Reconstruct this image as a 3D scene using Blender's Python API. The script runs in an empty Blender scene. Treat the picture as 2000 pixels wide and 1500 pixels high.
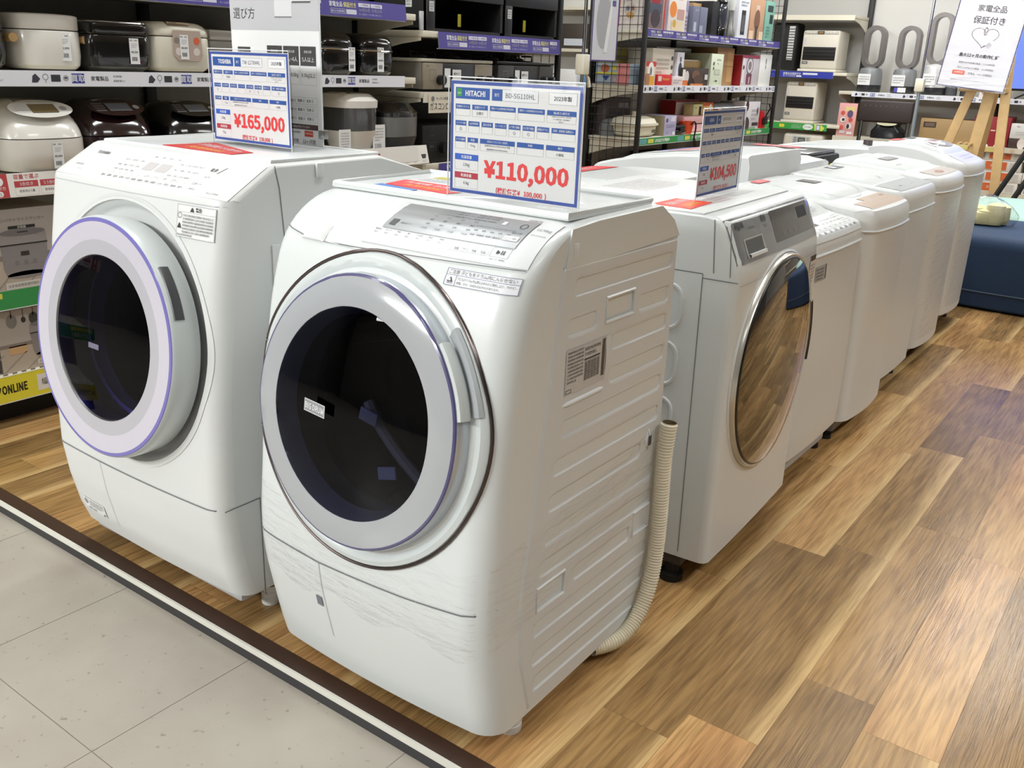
import bpy, bmesh, math, random
from mathutils import Vector, Matrix
random.seed(7)
C = bpy.context.scene.collection
sc = bpy.context.scene
PI = math.pi

# ---------------------------------------------------------------- camera, world, lights, exposure
cam_d = bpy.data.cameras.new('camera')
cam_d.sensor_width = 36.0; cam_d.sensor_fit = 'HORIZONTAL'; cam_d.lens = 1810.2/2000*36
cam_d.clip_start = 0.05; cam_d.clip_end = 100
cam = bpy.data.objects.new('camera', cam_d); C.objects.link(cam)
yaw, pitch, roll = math.radians(-35.672), math.radians(19.157), math.radians(2.158)
fw = Vector((math.sin(yaw)*math.cos(pitch), math.cos(yaw)*math.cos(pitch), -math.sin(pitch)))
rt = Vector((math.cos(yaw), -math.sin(yaw), 0)); up = rt.cross(fw)
r2 = rt*math.cos(roll)+up*math.sin(roll); u2 = up*math.cos(roll)-rt*math.sin(roll)
cam.matrix_world = Matrix(((r2.x,u2.x,-fw.x,0),(r2.y,u2.y,-fw.y,0),(r2.z,u2.z,-fw.z,1.25),(0,0,0,1)))
sc.camera = cam
vs = sc.view_settings
vs.view_transform = 'Standard'; vs.look = 'None'; vs.exposure = -0.52; vs.gamma = 1.0; vs.use_curve_mapping = False
w = bpy.data.worlds.new('world'); sc.world = w; w.use_nodes = True
w.node_tree.nodes['Background'].inputs[0].default_value = (1, .97, .93, 1)
w.node_tree.nodes['Background'].inputs[1].default_value = 0.06
def area(name, x, y, z, sx, sy, power, col=(.975, 1, .995)):
    l = bpy.data.lights.new(name, 'AREA'); l.shape = 'RECTANGLE'; l.size = sx; l.size_y = sy
    l.energy = power; l.color = col
    o = bpy.data.objects.new(name, l); C.objects.link(o); o.location = (x, y, z)
    return o
LZ = 3.0
def row(xs, ys, power, spread=180):
    for lx in xs:
        for ly in ys:
            o = area('ceiling_and_fill_lamp', lx, ly, LZ, .26, 1.2, power); o.data.spread = math.radians(spread)
row((-4.9, -2.5), (1.4, 3.6, 5.8, 8.0), 32)
row((-.75,), (2.0, 4.6, 6.6, 8.3), 22, 150)
row((-3.6, -1.2, .9), (-.8,), 19)
row((1.3,), (1.2, 3.4, 5.5, 7.8), 36, 105)  # added fill row, brightens the floor and washer fronts at right
row((-3.3, -2.0, -.4), (7.4,), 36)  # added fill row, lifts the back wall and heaters
for lx in (-4.8, -3.5, -2.2):                      # added unseen fill lamps, brightening the washer fronts
    o = area('front_fill_lamp', lx, -4.2, 2.95, 1.2, .5, 134); o.rotation_euler = (math.radians(70), 0, 0)

# ---------------------------------------------------------------- materials
def lin(c): return tuple((v/12.92 if v <= .04045 else ((v+.055)/1.055)**2.4) for v in (k/255 for k in c))
MATS = {}
def mat(name, rgb, rough=.45, metal=0., coat=0., noise=0., nscale=40., bump=0., emit=0., spec=.5):
    if name in MATS: return MATS[name]
    m = bpy.data.materials.new(name); m.use_nodes = True; nt = m.node_tree; b = nt.nodes['Principled BSDF']
    c = lin(rgb); b.inputs['Base Color'].default_value = (*c, 1); b.inputs['Roughness'].default_value = rough
    b.inputs['Metallic'].default_value = metal; b.inputs['Coat Weight'].default_value = coat
    b.inputs['Coat Roughness'].default_value = .04
    b.inputs['Specular IOR Level'].default_value = spec
    if emit:
        b.inputs['Emission Color'].default_value = (*c, 1); b.inputs['Emission Strength'].default_value = emit
    if noise or bump:
        tc = nt.nodes.new('ShaderNodeTexCoord'); n = nt.nodes.new('ShaderNodeTexNoise')
        n.inputs['Scale'].default_value = nscale; n.inputs['Detail'].default_value = 4
        nt.links.new(tc.outputs['Object'], n.inputs['Vector'])
        if noise:
            mx = nt.nodes.new('ShaderNodeMix'); mx.data_type = 'RGBA'
            mx.inputs['A'].default_value = (*[v*(1-noise) for v in c], 1); mx.inputs['B'].default_value = (*[min(1, v*(1+noise)) for v in c], 1)
            nt.links.new(n.outputs['Fac'], mx.inputs['Factor']); nt.links.new(mx.outputs['Result'], b.inputs['Base Color'])
        if bump:
            bp = nt.nodes.new('ShaderNodeBump'); bp.inputs['Strength'].default_value = bump; bp.inputs['Distance'].default_value = .003
            nt.links.new(n.outputs['Fac'], bp.inputs['Height']); nt.links.new(bp.outputs['Normal'], b.inputs['Normal'])
    MATS[name] = m; return m
def P(r, g=None, b=None, rough=.5):
    if g is None: r, g, b = r
    return mat('print_%d_%d_%d_%d' % (r, g, b, int(rough*100)), (r, g, b), rough)
def glass(name, tint, rough=.02, fac=1.0, ior=1.45, bump=0., bscale=8.):
    if name in MATS: return MATS[name]
    m = bpy.data.materials.new(name); m.use_nodes = True; nt = m.node_tree
    nt.nodes.remove(nt.nodes['Principled BSDF']); out = nt.nodes['Material Output']
    tr = nt.nodes.new('ShaderNodeBsdfTransparent'); tr.inputs[0].default_value = (*lin(tint), 1)
    gl = nt.nodes.new('ShaderNodeBsdfGlossy'); gl.inputs['Roughness'].default_value = rough
    fr = nt.nodes.new('ShaderNodeFresnel'); fr.inputs['IOR'].default_value = ior
    mu = nt.nodes.new('ShaderNodeMath'); mu.operation = 'MULTIPLY'; mu.inputs[1].default_value = fac
    mx = nt.nodes.new('ShaderNodeMixShader')
    ge = nt.nodes.new('ShaderNodeNewGeometry'); iv = nt.nodes.new('ShaderNodeMath'); iv.operation = 'SUBTRACT'; iv.inputs[0].default_value = 1
    m2 = nt.nodes.new('ShaderNodeMath'); m2.operation = 'MULTIPLY'; nt.links.new(ge.outputs['Backfacing'], iv.inputs[1]); nt.links.new(iv.outputs[0], m2.inputs[0]); nt.links.new(mu.outputs[0], m2.inputs[1])
    nt.links.new(fr.outputs[0], mu.inputs[0]); nt.links.new(m2.outputs[0], mx.inputs[0])
    nt.links.new(tr.outputs[0], mx.inputs[1]); nt.links.new(gl.outputs[0], mx.inputs[2]); nt.links.new(mx.outputs[0], out.inputs[0])
    if bump:
        tc = nt.nodes.new('ShaderNodeTexCoord'); n = nt.nodes.new('ShaderNodeTexNoise'); n.inputs['Scale'].default_value = bscale
        n.inputs['Detail'].default_value = 5; mp = nt.nodes.new('ShaderNodeMapping'); mp.inputs['Scale'].default_value = (1, 1, 5)
        nt.links.new(tc.outputs['Object'], mp.inputs[0]); nt.links.new(mp.outputs[0], n.inputs['Vector'])
        bp = nt.nodes.new('ShaderNodeBump'); bp.inputs['Strength'].default_value = bump; bp.inputs['Distance'].default_value = .02
        nt.links.new(n.outputs['Fac'], bp.inputs['Height'])
        for q in (gl, fr): nt.links.new(bp.outputs['Normal'], q.inputs['Normal'])
    MATS[name] = m; return m

WHITE = mat('white_enamel', (220, 224, 224), .3, coat=.2, noise=.015, nscale=3)
WHITE2 = mat('white_plastic', (221, 223, 222), .35, noise=.015, nscale=6)
SIDEW = mat('white_painted_steel', (216, 218, 218), .42, noise=.02, nscale=300)
SEAM = mat('seam_grey', (120, 124, 126), .6)
LGREY = mat('light_grey_plastic', (190, 192, 194), .4, noise=.02)
MGREY = mat('mid_grey_plastic', (120, 122, 124), .45, noise=.02)
DGREY = mat('dark_grey_plastic', (58, 60, 63), .4, noise=.03)
BLACK = mat('black_plastic', (16, 16, 18), .3, noise=.05)
BLACKM = mat('black_matte', (14, 14, 15), .65, noise=.05)
CHROME = mat('chrome', (200, 200, 200), .12, metal=1, noise=.01)
STEEL = mat('brushed_steel', (150, 150, 148), .35, metal=.9, noise=.06, nscale=90)
SILVER = mat('silver_panel', (158, 161, 163), .3, metal=.25, noise=.02)
CREAM = mat('cream_steel', (214, 208, 190), .5, noise=.03)
CREAMP = mat('cream_plastic', (226, 220, 200), .4, noise=.02)
IVORY = mat('ivory_hose', (226, 218, 196), .5, noise=.03)
WOOD = mat('pine_wood', (204, 168, 116), .5, noise=.14, nscale=22, bump=.1)
CARD = mat('cardboard', (168, 132, 92), .75, noise=.06, nscale=30)
BLUE = P(38, 78, 158); NAVY = P(40, 58, 128); RED = P(218, 52, 56); PAPER = P(228, 228, 228)
INK = P(48, 48, 52); DRED = P(178, 44, 60); PURP = P(74, 66, 142); GREEN = P(52, 142, 74); YEL = P(226, 214, 60)
ACRYL = glass('clear_acrylic', (254, 254, 254), .02, .12)
WRAP = glass('clear_wrap_film', (254, 254, 254), .06, .4, 1.35, .9, 16)
BAG = glass('clear_bag', (246, 246, 244), .1, .8, 1.45, .8, 14)

# ---------------------------------------------------------------- mesh builder
class B:
    def __init__(s): s.v = []; s.f = []; s.m = []; s.sm = []; s.mats = []
    def mi(s, m):
        if m not in s.mats: s.mats.append(m)
        return s.mats.index(m)
    def add(s, vs, fs, m, smooth=False, T=None):
        o = len(s.v); k = s.mi(m)
        if T is not None: vs = [T @ Vector(q) for q in vs]
        s.v += [tuple(q) for q in vs]; s.f += [tuple(i+o for i in f) for f in fs]
        s.m += [k]*len(fs); s.sm += [smooth]*len(fs)
    def bm(s, bm, m, smooth=False, T=None):
        bm.verts.index_update()
        s.add([v.co.copy() for v in bm.verts], [[v.index for v in f.verts] for f in bm.faces], m, smooth, T); bm.free()
    def box(s, x0, x1, y0, y1, z0, z1, m, r=0., seg=2, T=None):
        bm = bmesh.new(); bmesh.ops.create_cube(bm, size=1)
        for v in bm.verts: v.co = Vector(((x0+x1)/2+v.co.x*(x1-x0), (y0+y1)/2+v.co.y*(y1-y0), (z0+z1)/2+v.co.z*(z1-z0)))
        if r: bmesh.ops.bevel(bm, geom=bm.edges[:], offset=r, segments=seg, profile=.5, affect='EDGES')
        s.bm(bm, m, False, T)
    def quad(s, a, b, c, d, m): s.add([a, b, c, d], [(0, 1, 2, 3)], m)
    def loft(s, rings, m, smooth=True, cap0=True, cap1=True, closed=True, T=None, capm=None):
        n = len(rings[0]); vs = [q for r in rings for q in r]; fs = []
        for i in range(len(rings)-1):
            for j in range(n if closed else n-1):
                a = i*n+j; b = i*n+(j+1) % n; fs.append((a, b, b+n, a+n))
        s.add(vs, fs, m, smooth, T)
        cm = capm or m
        if cap0: s.add(rings[0], [tuple(reversed(range(n)))], cm, False, T)
        if cap1: s.add(rings[-1], [tuple(range(n))], cm, False, T)
    def lathe(s, prof, m, seg=32, T=None, smooth=True, caps=False):
        rings = [[(r*math.cos(2*PI*k/seg), r*math.sin(2*PI*k/seg), h) for k in range(seg)] for r, h in prof]
        s.loft(rings, m, smooth, caps, caps, True, T)
    def cyl(s, p, q, r, m, seg=16, r2=None, smooth=True):
        s.tube([p, q], r, m, seg, smooth, [r, r if r2 is None else r2])
    def tube(s, pts, r, m, seg=8, smooth=True, rad=None, caps=True, closed=False):
        pts = [Vector(p) for p in pts]; n = len(pts); rings = []; N = None
        for i, p in enumerate(pts):
            if closed: t = pts[(i+1) % n]-pts[i-1]
            else: t = pts[min(i+1, n-1)]-pts[max(i-1, 0)]
            t.normalize()
            if N is None: N = t.orthogonal().normalized()
            else:
                N = N-t*N.dot(t); N.normalize()
            Bn = t.cross(N); rr = rad[i] if rad else r
            rings.append([p+(N*math.cos(2*PI*k/seg)+Bn*math.sin(2*PI*k/seg))*rr for k in range(seg)])
        if closed: rings.append(rings[0])
        s.loft(rings, m, smooth, caps and not closed, caps and not closed)
    def prism(s, poly, h0, h1, m, T=None, smooth=False):
        n = len(poly); a = [(x, y, h0) for x, y in poly]; b = [(x, y, h1) for x, y in poly]
        s.add(a+b, [(i, (i+1) % n, (i+1) % n+n, i+n) for i in range(n)], m, smooth, T)
        s.add(a, [tuple(reversed(range(n)))], m, False, T); s.add(b, [tuple(range(n))], m, False, T)
    def build(s, name, parent=None, bevel=0.):
        me = bpy.data.meshes.new(name); me.from_pydata(s.v, [], s.f)
        for m in s.mats: me.materials.append(m)
        me.polygons.foreach_set('material_index', s.m); me.polygons.foreach_set('use_smooth', s.sm); me.update(); me.set_sharp_from_angle(angle=.6)
        o = bpy.data.objects.new(name, me); C.objects.link(o)
        if parent:                                   # authored in world space, stored in the thing's own space
            M = Matrix(); q = parent
            while q: M = q.matrix_basis @ M; q = q.parent
            me.transform(M.inverted()); o.parent = parent
        elif s.v:
            c = Vector(((min(q[0] for q in s.v)+max(q[0] for q in s.v))/2, (min(q[1] for q in s.v)+max(q[1] for q in s.v))/2, min(q[2] for q in s.v)))
            me.transform(Matrix.Translation(-c)); o.location = c
        if bevel:
            md = o.modifiers.new('bevel', 'BEVEL'); md.width = bevel; md.segments = 2; md.limit_method = 'ANGLE'; md.angle_limit = .7
        return o
def TR(x, y, z, rz=0): return Matrix.Translation((x, y, z)) @ Matrix.Rotation(rz, 4, 'Z')
def frame(o, u, v):
    u = Vector(u).normalized(); v = Vector(v).normalized(); n = u.cross(v)
    return Matrix(((u.x, v.x, n.x, o[0]), (u.y, v.y, n.y, o[1]), (u.z, v.z, n.z, o[2]), (0, 0, 0, 1)))
def thing(name, label, cat, loc=(0, 0, 0), rz=0, group=None):
    o = bpy.data.objects.new(name, None); C.objects.link(o); o.location = loc; o.rotation_euler = (0, 0, rz)
    o.empty_display_size = .1
    return tag(o, label, cat, group)
def tag(o, label, cat, group=None):
    o['label'] = label; o['category'] = cat
    if group: o['group'] = group
    return o
def struct(o): o['kind'] = 'structure'; return o

# lettering uses the sans font that ships inside Blender (falls back to the default one)
FONT = None
try:
    import os
    _fp = os.path.join(bpy.utils.resource_path('LOCAL'), 'datafiles', 'fonts', 'Noto Sans CJK Regular.woff2')
    if os.path.exists(_fp): FONT = bpy.data.fonts.load(_fp)
except Exception: FONT = None
# text as flat mesh, cached
_tc = {}
def tmesh(s, bold=0.):
    k = (s, bold)
    if k not in _tc:
        cu = bpy.data.curves.new('t', 'FONT'); cu.body = s
        if FONT and any(ch in '0123456789' or 'A' <= ch <= 'z' for ch in s): cu.font = FONT
        cu.offset = 0; cu.size = 1; cu.resolution_u = 2; cu.offset = bold; cu.fill_mode = 'FRONT'
        o = bpy.data.objects.new('t', cu); C.objects.link(o); bpy.context.view_layer.update()
        me = bpy.data.meshes.new_from_object(o.evaluated_get(bpy.context.evaluated_depsgraph_get()))
        vs = [(v.co.x, v.co.y) for v in me.vertices]; fs = [tuple(p.vertices) for p in me.polygons]
        bpy.data.objects.remove(o); bpy.data.curves.remove(cu); bpy.data.meshes.remove(me)
        _tc[k] = (vs, fs)
    return _tc[k]
class Cd:
    """flat printing laid on a surface: mp(u, v, w) gives a point; e is the layer step"""
    def __init__(s, b, mp, e=.0005):
        s.b = b; s.e = e; s.flat = isinstance(mp, Matrix); s.mp = (lambda u, v, w, M=mp: M @ Vector((u, v, w))) if isinstance(mp, Matrix) else mp
    def poly(s, pts, m, l=1): s.b.add([s.mp(u, v, l*s.e) for u, v in pts], [tuple(range(len(pts)))], m)
    def rect(s, u0, v0, u1, v1, m, l=1, n=1):
        nu = 1
        if not s.flat: n = max(1, int(abs(v1-v0)/.006)); nu = max(1, int(abs(u1-u0)/.015))
        vs = [s.mp(u0+(u1-u0)*i/nu, v0+(v1-v0)*k/n, l*s.e) for k in range(n+1) for i in range(nu+1)]
        s.b.add(vs, [(k*(nu+1)+i, k*(nu+1)+i+1, (k+1)*(nu+1)+i+1, (k+1)*(nu+1)+i) for k in range(n) for i in range(nu)], m)
    def frame(s, u0, v0, u1, v1, t, m, l=1):
        s.rect(u0, v0, u1, v0+t, m, l); s.rect(u0, v1-t, u1, v1, m, l); s.rect(u0, v0+t, u0+t, v1-t, m, l); s.rect(u1-t, v0+t, u1, v1-t, m, l)
    def disc(s, u, v, r, m, l=1, ry=None, n=20, t=0):
        ry = ry or r
        if not t: s.poly([(u+r*math.cos(2*PI*k/n), v+ry*math.sin(2*PI*k/n)) for k in range(n)], m, l)
        else:
            for k in range(n):
                a = 2*PI*k/n; c = 2*PI*(k+1)/n; i = 1-t/r
                s.poly([(u+r*math.cos(a), v+ry*math.sin(a)), (u+r*math.cos(c), v+ry*math.sin(c)), (u+r*i*math.cos(c), v+ry*i*math.sin(c)), (u+r*i*math.cos(a), v+ry*i*math.sin(a))], m, l)
    def text(s, st, u, v, h, m, l=2, al='c', maxw=None, bold=0., fit=None):
        vs, fs = tmesh(st, bold)
        if not vs: return
        x0 = min(q[0] for q in vs); x1 = max(q[0] for q in vs); y0 = min(q[1] for q in vs); y1 = max(q[1] for q in vs)
        k = h/max(y1-y0, .3); kx = k; W = (x1-x0)*k
        if maxw and W > maxw: kx = k*maxw/W
        if fit: kx = k*fit/W
        W = (x1-x0)*kx; ox = {'c': -W/2, 'l': 0, 'r': -W}[al]
        s.b.add([s.mp(u+ox+(a-x0)*kx, v+(c-(y0+y1)/2)*k, l*s.e) for a, c in vs], fs, m)
    def lines(s, u0, v0, u1, v1, n, m, l=2, fill=.45, seed=1):
        """rows of fine print"""
        rn = random.Random(seed); dv = (v1-v0)/n
        pool = '使用上注意本体電源品質保証期間洗濯乾燥容量標準定格消費電力設定温度製品安全表示確認'
        for k in range(n):
            N = max(3, int((u1-u0)/(dv*.62))); L = N if k < n-1 else max(3, int(N*rn.uniform(.5, 1)))
            st = ''.join(rn.choice(pool) for _ in range(min(L, 26)))
            s.text(st, u0, v1-dv*(k+.5), dv*fill*1.3, m, l, 'l', u1-u0, fit=(u1-u0)*L/N)
def XF(x, y, z): return frame((x, y, z), (0, 1, 0), (0, 0, 1))     # faces +X, u runs along +Y
def YF(x, y, z): return frame((x, y, z), (1, 0, 0), (0, 0, 1))     # faces -Y, u runs along +X
def supere(cx, cy, z, a, b, n=4., seg=40):
    out = []
    for k in range(seg):
        t = 2*PI*k/seg; c, q = math.cos(t), math.sin(t)
        out.append((cx+a*math.copysign(abs(c)**(2/n), c), cy+b*math.copysign(abs(q)**(2/n), q), z))
    return out
def dup(root, loc, label, rz=None, group=None):
    r = root.copy(); C.objects.link(r); r.location = loc; r['label'] = label
    if rz is not None: r.rotation_euler = (0, 0, rz)
    if group: r['group'] = group
    for ch in list(root.children):
        c = ch.copy(); C.objects.link(c); c.parent = r
        for g in ch.children:
            d = g.copy(); C.objects.link(d); d.parent = c
    return r

# ---------------------------------------------------------------- floor, platform, room
def plank_material():
    m = bpy.data.materials.new('oak_plank_vinyl'); m.use_nodes = True; nt = m.node_tree; b = nt.nodes['Principled BSDF']; L = nt.links
    def N(t, **k):
        n = nt.nodes.new(t)
        for a, v in k.items(): setattr(n, a, v)
        return n
    at = N('ShaderNodeAttribute', attribute_name='rnd'); uv = N('ShaderNodeUVMap'); sx = N('ShaderNodeSeparateXYZ'); L.new(uv.outputs[0], sx.inputs[0])
    cmb = N('ShaderNodeCombineXYZ'); L.new(sx.outputs[0], cmb.inputs[0]); L.new(sx.outputs[1], cmb.inputs[1])
    mz = N('ShaderNodeMath', operation='MULTIPLY'); mz.inputs[1].default_value = 37.; L.new(at.outputs['Fac'], mz.inputs[0]); L.new(mz.outputs[0], cmb.inputs[2])
    def noise(scale, vec, detail=5, dist=0.):
        mp = N('ShaderNodeMapping'); mp.inputs['Scale'].default_value = vec; L.new(cmb.outputs[0], mp.inputs[0])
        n = N('ShaderNodeTexNoise'); n.inputs['Scale'].default_value = scale; n.inputs['Detail'].default_value = detail; n.inputs['Distortion'].default_value = dist
        L.new(mp.outputs[0], n.inputs['Vector']); return n
    grain = noise(1., (150, 7, 1), 8, .25); cloud = noise(1., (16, 1.6, 1), 4, .35); blot = noise(1., (9, 2.5, 1), 3, .2); fine = noise(1., (420, 14, 1), 2)
    # across-plank position plus wobble: pale sapwood on the far edge of many boards
    wob = N('ShaderNodeMath', operation='MULTIPLY_ADD'); L.new(cloud.outputs['Fac'], wob.inputs[0]); wob.inputs[1].default_value = .07; L.new(sx.outputs[0], wob.inputs[2])
    sap = N('ShaderNodeMapRange'); L.new(wob.outputs[0], sap.inputs[0]); sap.inputs[1].default_value = .125; sap.inputs[2].default_value = .185; sap.interpolation_type = 'SMOOTHSTEP'
    hs = N('ShaderNodeMath', operation='FRACT'); m7 = N('ShaderNodeMath', operation='MULTIPLY'); m7.inputs[1].default_value = 7.31; L.new(at.outputs['Fac'], m7.inputs[0]); L.new(m7.outputs[0], hs.inputs[0])
    gs = N('ShaderNodeMath', operation='GREATER_THAN'); gs.inputs[1].default_value = .45; L.new(hs.outputs[0], gs.inputs[0])
    sa = N('ShaderNodeMath', operation='MULTIPLY'); L.new(sap.outputs[0], sa.inputs[0]); L.new(gs.outputs[0], sa.inputs[1])
    r1 = N('ShaderNodeValToRGB'); L.new(at.outputs['Fac'], r1.inputs[0])
    e = r1.color_ramp.elements; e[0].position = 0; e[0].color = (*lin((160, 128, 84)), 1); e[1].position = 1; e[1].color = (*lin((208, 172, 116)), 1)
    k = r1.color_ramp.elements.new(.5); k.color = (*lin((190, 153, 99)), 1)
    def mixc(kind, fac, a, bb):
        x = N('ShaderNodeMix', data_type='RGBA', blend_type=kind); x.inputs['Factor'].default_value = fac if isinstance(fac, float) else .5
        if not isinstance(fac, float): L.new(fac, x.inputs['Factor'])
        for s_, v in (('A', a), ('B', bb)):
            if isinstance(v, tuple): x.inputs[s_].default_value = (*v, 1)
            else: L.new(v, x.inputs[s_])
        return x.outputs['Result']
    def ramp(src, p0, c0, p1, c1):
        r = N('ShaderNodeValToRGB'); L.new(src, r.inputs[0]); q = r.color_ramp.elements
        q[0].position = p0; q[0].color = (*lin(c0), 1); q[1].position = p1; q[1].color = (*lin(c1), 1); return r.outputs[0]
    c = r1.outputs[0]
    c = mixc('OVERLAY', .4, c, ramp(cloud.outputs['Fac'], .3, (104, 92, 80), .72, (176, 168, 158)))
    c = mixc('MULTIPLY', .48, c, ramp(grain.outputs['Fac'], .34, (120, 105, 88), .6, (255, 255, 255)))
    c = mixc('MULTIPLY', .22, c, ramp(blot.outputs['Fac'], .36, (150, 135, 118), .56, (255, 255, 255)))
    wv = N('ShaderNodeTexWave', wave_type='RINGS'); mpw = N('ShaderNodeMapping'); mpw.inputs['Scale'].default_value = (1, .07, .02); L.new(cmb.outputs[0], mpw.inputs[0]); L.new(mpw.outputs[0], wv.inputs['Vector'])
    wv.inputs['Scale'].default_value = 22; wv.inputs['Distortion'].default_value = 7; wv.inputs['Detail'].default_value = 3; wv.inputs['Detail Scale'].default_value = 1.6
    c = mixc('MULTIPLY', .2, c, ramp(wv.outputs['Fac'], .1, (150, 128, 100), .6, (255, 255, 255)))
    c = mixc('MIX', sa.outputs[0], c, mixc('MULTIPLY', .45, lin((206, 174, 122)), ramp(grain.outputs['Fac'], .3, (170, 150, 120), .65, (255, 255, 255))))
    L.new(c, b.inputs['Base Color'])
    rr = N('ShaderNodeMapRange'); L.new(cloud.outputs['Fac'], rr.inputs[0]); rr.inputs[3].default_value = .17; rr.inputs[4].default_value = .32; L.new(rr.outputs[0], b.inputs['Roughness'])
    b.inputs['Specular IOR Level'].default_value = .38
    bp = N('ShaderNodeBump'); bp.inputs['Strength'].default_value = .22; bp.inputs['Distance'].default_value = .0015
    ad = N('ShaderNodeMath', operation='ADD'); L.new(grain.outputs['Fac'], ad.inputs[0]); L.new(fine.outputs['Fac'], ad.inputs[1]); L.new(ad.outputs[0], bp.inputs['Height']); L.new(bp.outputs[0], b.inputs['Normal'])
    return m
def grid_floor(name, cells, z, m, thick, gapm):
    """cells: (x0,x1,y0,y1,rnd)"""
    vs, fs, uvs, rn = [], [], [], []
    for x0, x1, y0, y1, r in cells:
        k = len(vs); vs += [(x0, y0, z), (x1, y0, z), (x1, y1, z), (x0, y1, z)]; fs.append((k, k+1, k+2, k+3))
        uvs += [(0, 0), (x1-x0, 0), (x1-x0, y1-y0), (0, y1-y0)]; rn.append(r)
    X0 = min(c[0] for c in cells); X1 = max(c[1] for c in cells); Y0 = min(c[2] for c in cells); Y1 = max(c[3] for c in cells)
    k = len(vs); zz = z-.0008
    vs += [(X0, Y0, zz), (X1, Y0, zz), (X1, Y1, zz), (X0, Y1, zz), (X0, Y0, z-thick), (X1, Y0, z-thick), (X1, Y1, z-thick), (X0, Y1, z-thick)]
    ff = [(0, 1, 2, 3), (7, 6, 5, 4), (0, 4, 5, 1), (1, 5, 6, 2), (2, 6, 7, 3), (3, 7, 4, 0)]
    fs += [tuple(i+k for i in f) for f in ff]
    me = bpy.data.meshes.new(name); me.from_pydata(vs, [], fs); me.materials.append(m); me.materials.append(gapm)
    me.polygons.foreach_set('material_index', [0]*len(cells)+[1]*6)
    uvl = me.uv_layers.new(name='UVMap'); uvl.data.foreach_set('uv', [q for u in uvs+[(0, 0)]*24 for q in u])
    a = me.attributes.new('rnd', 'FLOAT', 'FACE'); a.data.foreach_set('value', rn+[0.]*6)
    o = bpy.data.objects.new(name, me); C.objects.link(o); return struct(o)
PW, PL = .149, .925
known = {0: 1.684, 1: 1.780, 2: 1.509, 3: 3.266, 4: 2.977}
cells = []
for k in range(-28, 50):
    x1 = -.1585-PW*k; x0 = x1-PW
    if k in known: off = known[k] % PL
    else: off = random.random()*PL
    y = off-PL*3
    while y < 9.5:
        ya, yb = max(y, 1.1385), min(y+PL, 9.5)
        if yb-ya > .01: cells.append((x0+.0003, x1-.0003, ya+.0003, yb-.0003, random.random()))
        y += PL
grid_floor('floor_wood', cells, 0., plank_material(), .034, P(70, 52, 36))
TP = .4715; cells = []
for i in range(-12, 14):
    for j in range(-11, 2):
        x0 = -1.4785+TP*i; y0 = .7175+TP*j
        y1 = min(y0+TP, 1.0955)
        if y1 > y0: cells.append((x0+.0007, x0+TP-.0007, y0+.0007, y1-.0007, random.random()))
def tile_material():
    m = mat('beige_vinyl_tile', (204, 198, 187), .3); nt = m.node_tree; L = nt.links; b = nt.nodes['Principled BSDF']
    tc = nt.nodes.new('ShaderNodeTexCoord'); n = nt.nodes.new('ShaderNodeTexNoise'); n.inputs['Scale'].default_value = 3.5; n.inputs['Detail'].default_value = 5
    L.new(tc.outputs['Object'], n.inputs['Vector']); r = nt.nodes.new('ShaderNodeValToRGB'); L.new(n.outputs['Fac'], r.inputs[0])
    e = r.color_ramp.elements; e[0].position = .3; e[0].color = (*lin((170, 160, 150)), 1); e[1].position = .7; e[1].color = (*lin((188, 182, 169)), 1)
    n2 = nt.nodes.new('ShaderNodeTexNoise'); n2.inputs['Scale'].default_value = 55; n2.inputs['Detail'].default_value = 3; L.new(tc.outputs['Object'], n2.inputs['Vector'])
    r2_ = nt.nodes.new('ShaderNodeValToRGB'); L.new(n2.outputs['Fac'], r2_.inputs[0]); q = r2_.color_ramp.elements; q[0].position = .27; q[0].color = (*lin((150, 140, 130)), 1); q[1].position = .34; q[1].color = (1, 1, 1, 1)
    mx = nt.nodes.new('ShaderNodeMix'); mx.data_type = 'RGBA'; mx.blend_type = 'MULTIPLY'; mx.inputs['Factor'].default_value = .5
    L.new(r.outputs[0], mx.inputs['A']); L.new(r2_.outputs[0], mx.inputs['B']); L.new(mx.outputs['Result'], b.inputs['Base Color'])
    n3 = nt.nodes.new('ShaderNodeTexNoise'); n3.inputs['Scale'].default_value = 14; L.new(tc.outputs['Object'], n3.inputs['Vector'])
    bp = nt.nodes.new('ShaderNodeBump'); bp.inputs['Strength'].default_value = .12; bp.inputs['Distance'].default_value = .004; L.new(n3.outputs['Fac'], bp.inputs['Height']); L.new(bp.outputs[0], b.inputs['Normal'])
    return m
grid_floor('floor', cells, -.034, tile_material(), .1, P(140, 132, 122))
b = B(); b.box(-7, 4.4, 1.0975, 1.1383, -.034, .0012, mat('dark_brown_tread', (66, 46, 36), .4, noise=.12, nscale=12)); struct(b.build('trim_1'))
b = B(); b.box(-7, 4.4, 1.0915, 1.0973, -.012, .0022, mat('white_nosing', (224, 222, 212), .4, noise=.02)); struct(b.build('trim_2'))
b = B(); b.box(-7, 4.4, 1.091, 1.0972, -.034, -.0122, mat('black_riser', (52, 52, 54), .45, noise=.05)); struct(b.build('trim_3'))
WALLM = mat('store_wall', (206, 203, 198), .8, noise=.02, nscale=6)
DWALL = mat('store_wall_grey', (120, 118, 115), .8, noise=.03, nscale=4)
def wallbox(n, *a, m=WALLM):
    b = B(); b.box(*a, m); return struct(b.build(n))
wallbox('wall_back', -7.1, 4.5, 9.5, 9.6, -.1, 3.3)
wallbox('wall_left', -7.1, -7.0, -5, 9.5, -.1, 3.3, m=DWALL)
wallbox('wall_right', 4.4, 4.5, -5, 9.5, -.1, 3.3, m=DWALL)
wallbox('wall_front', -7.1, 4.5, -5.1, -5, -.1, 3.3)
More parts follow.
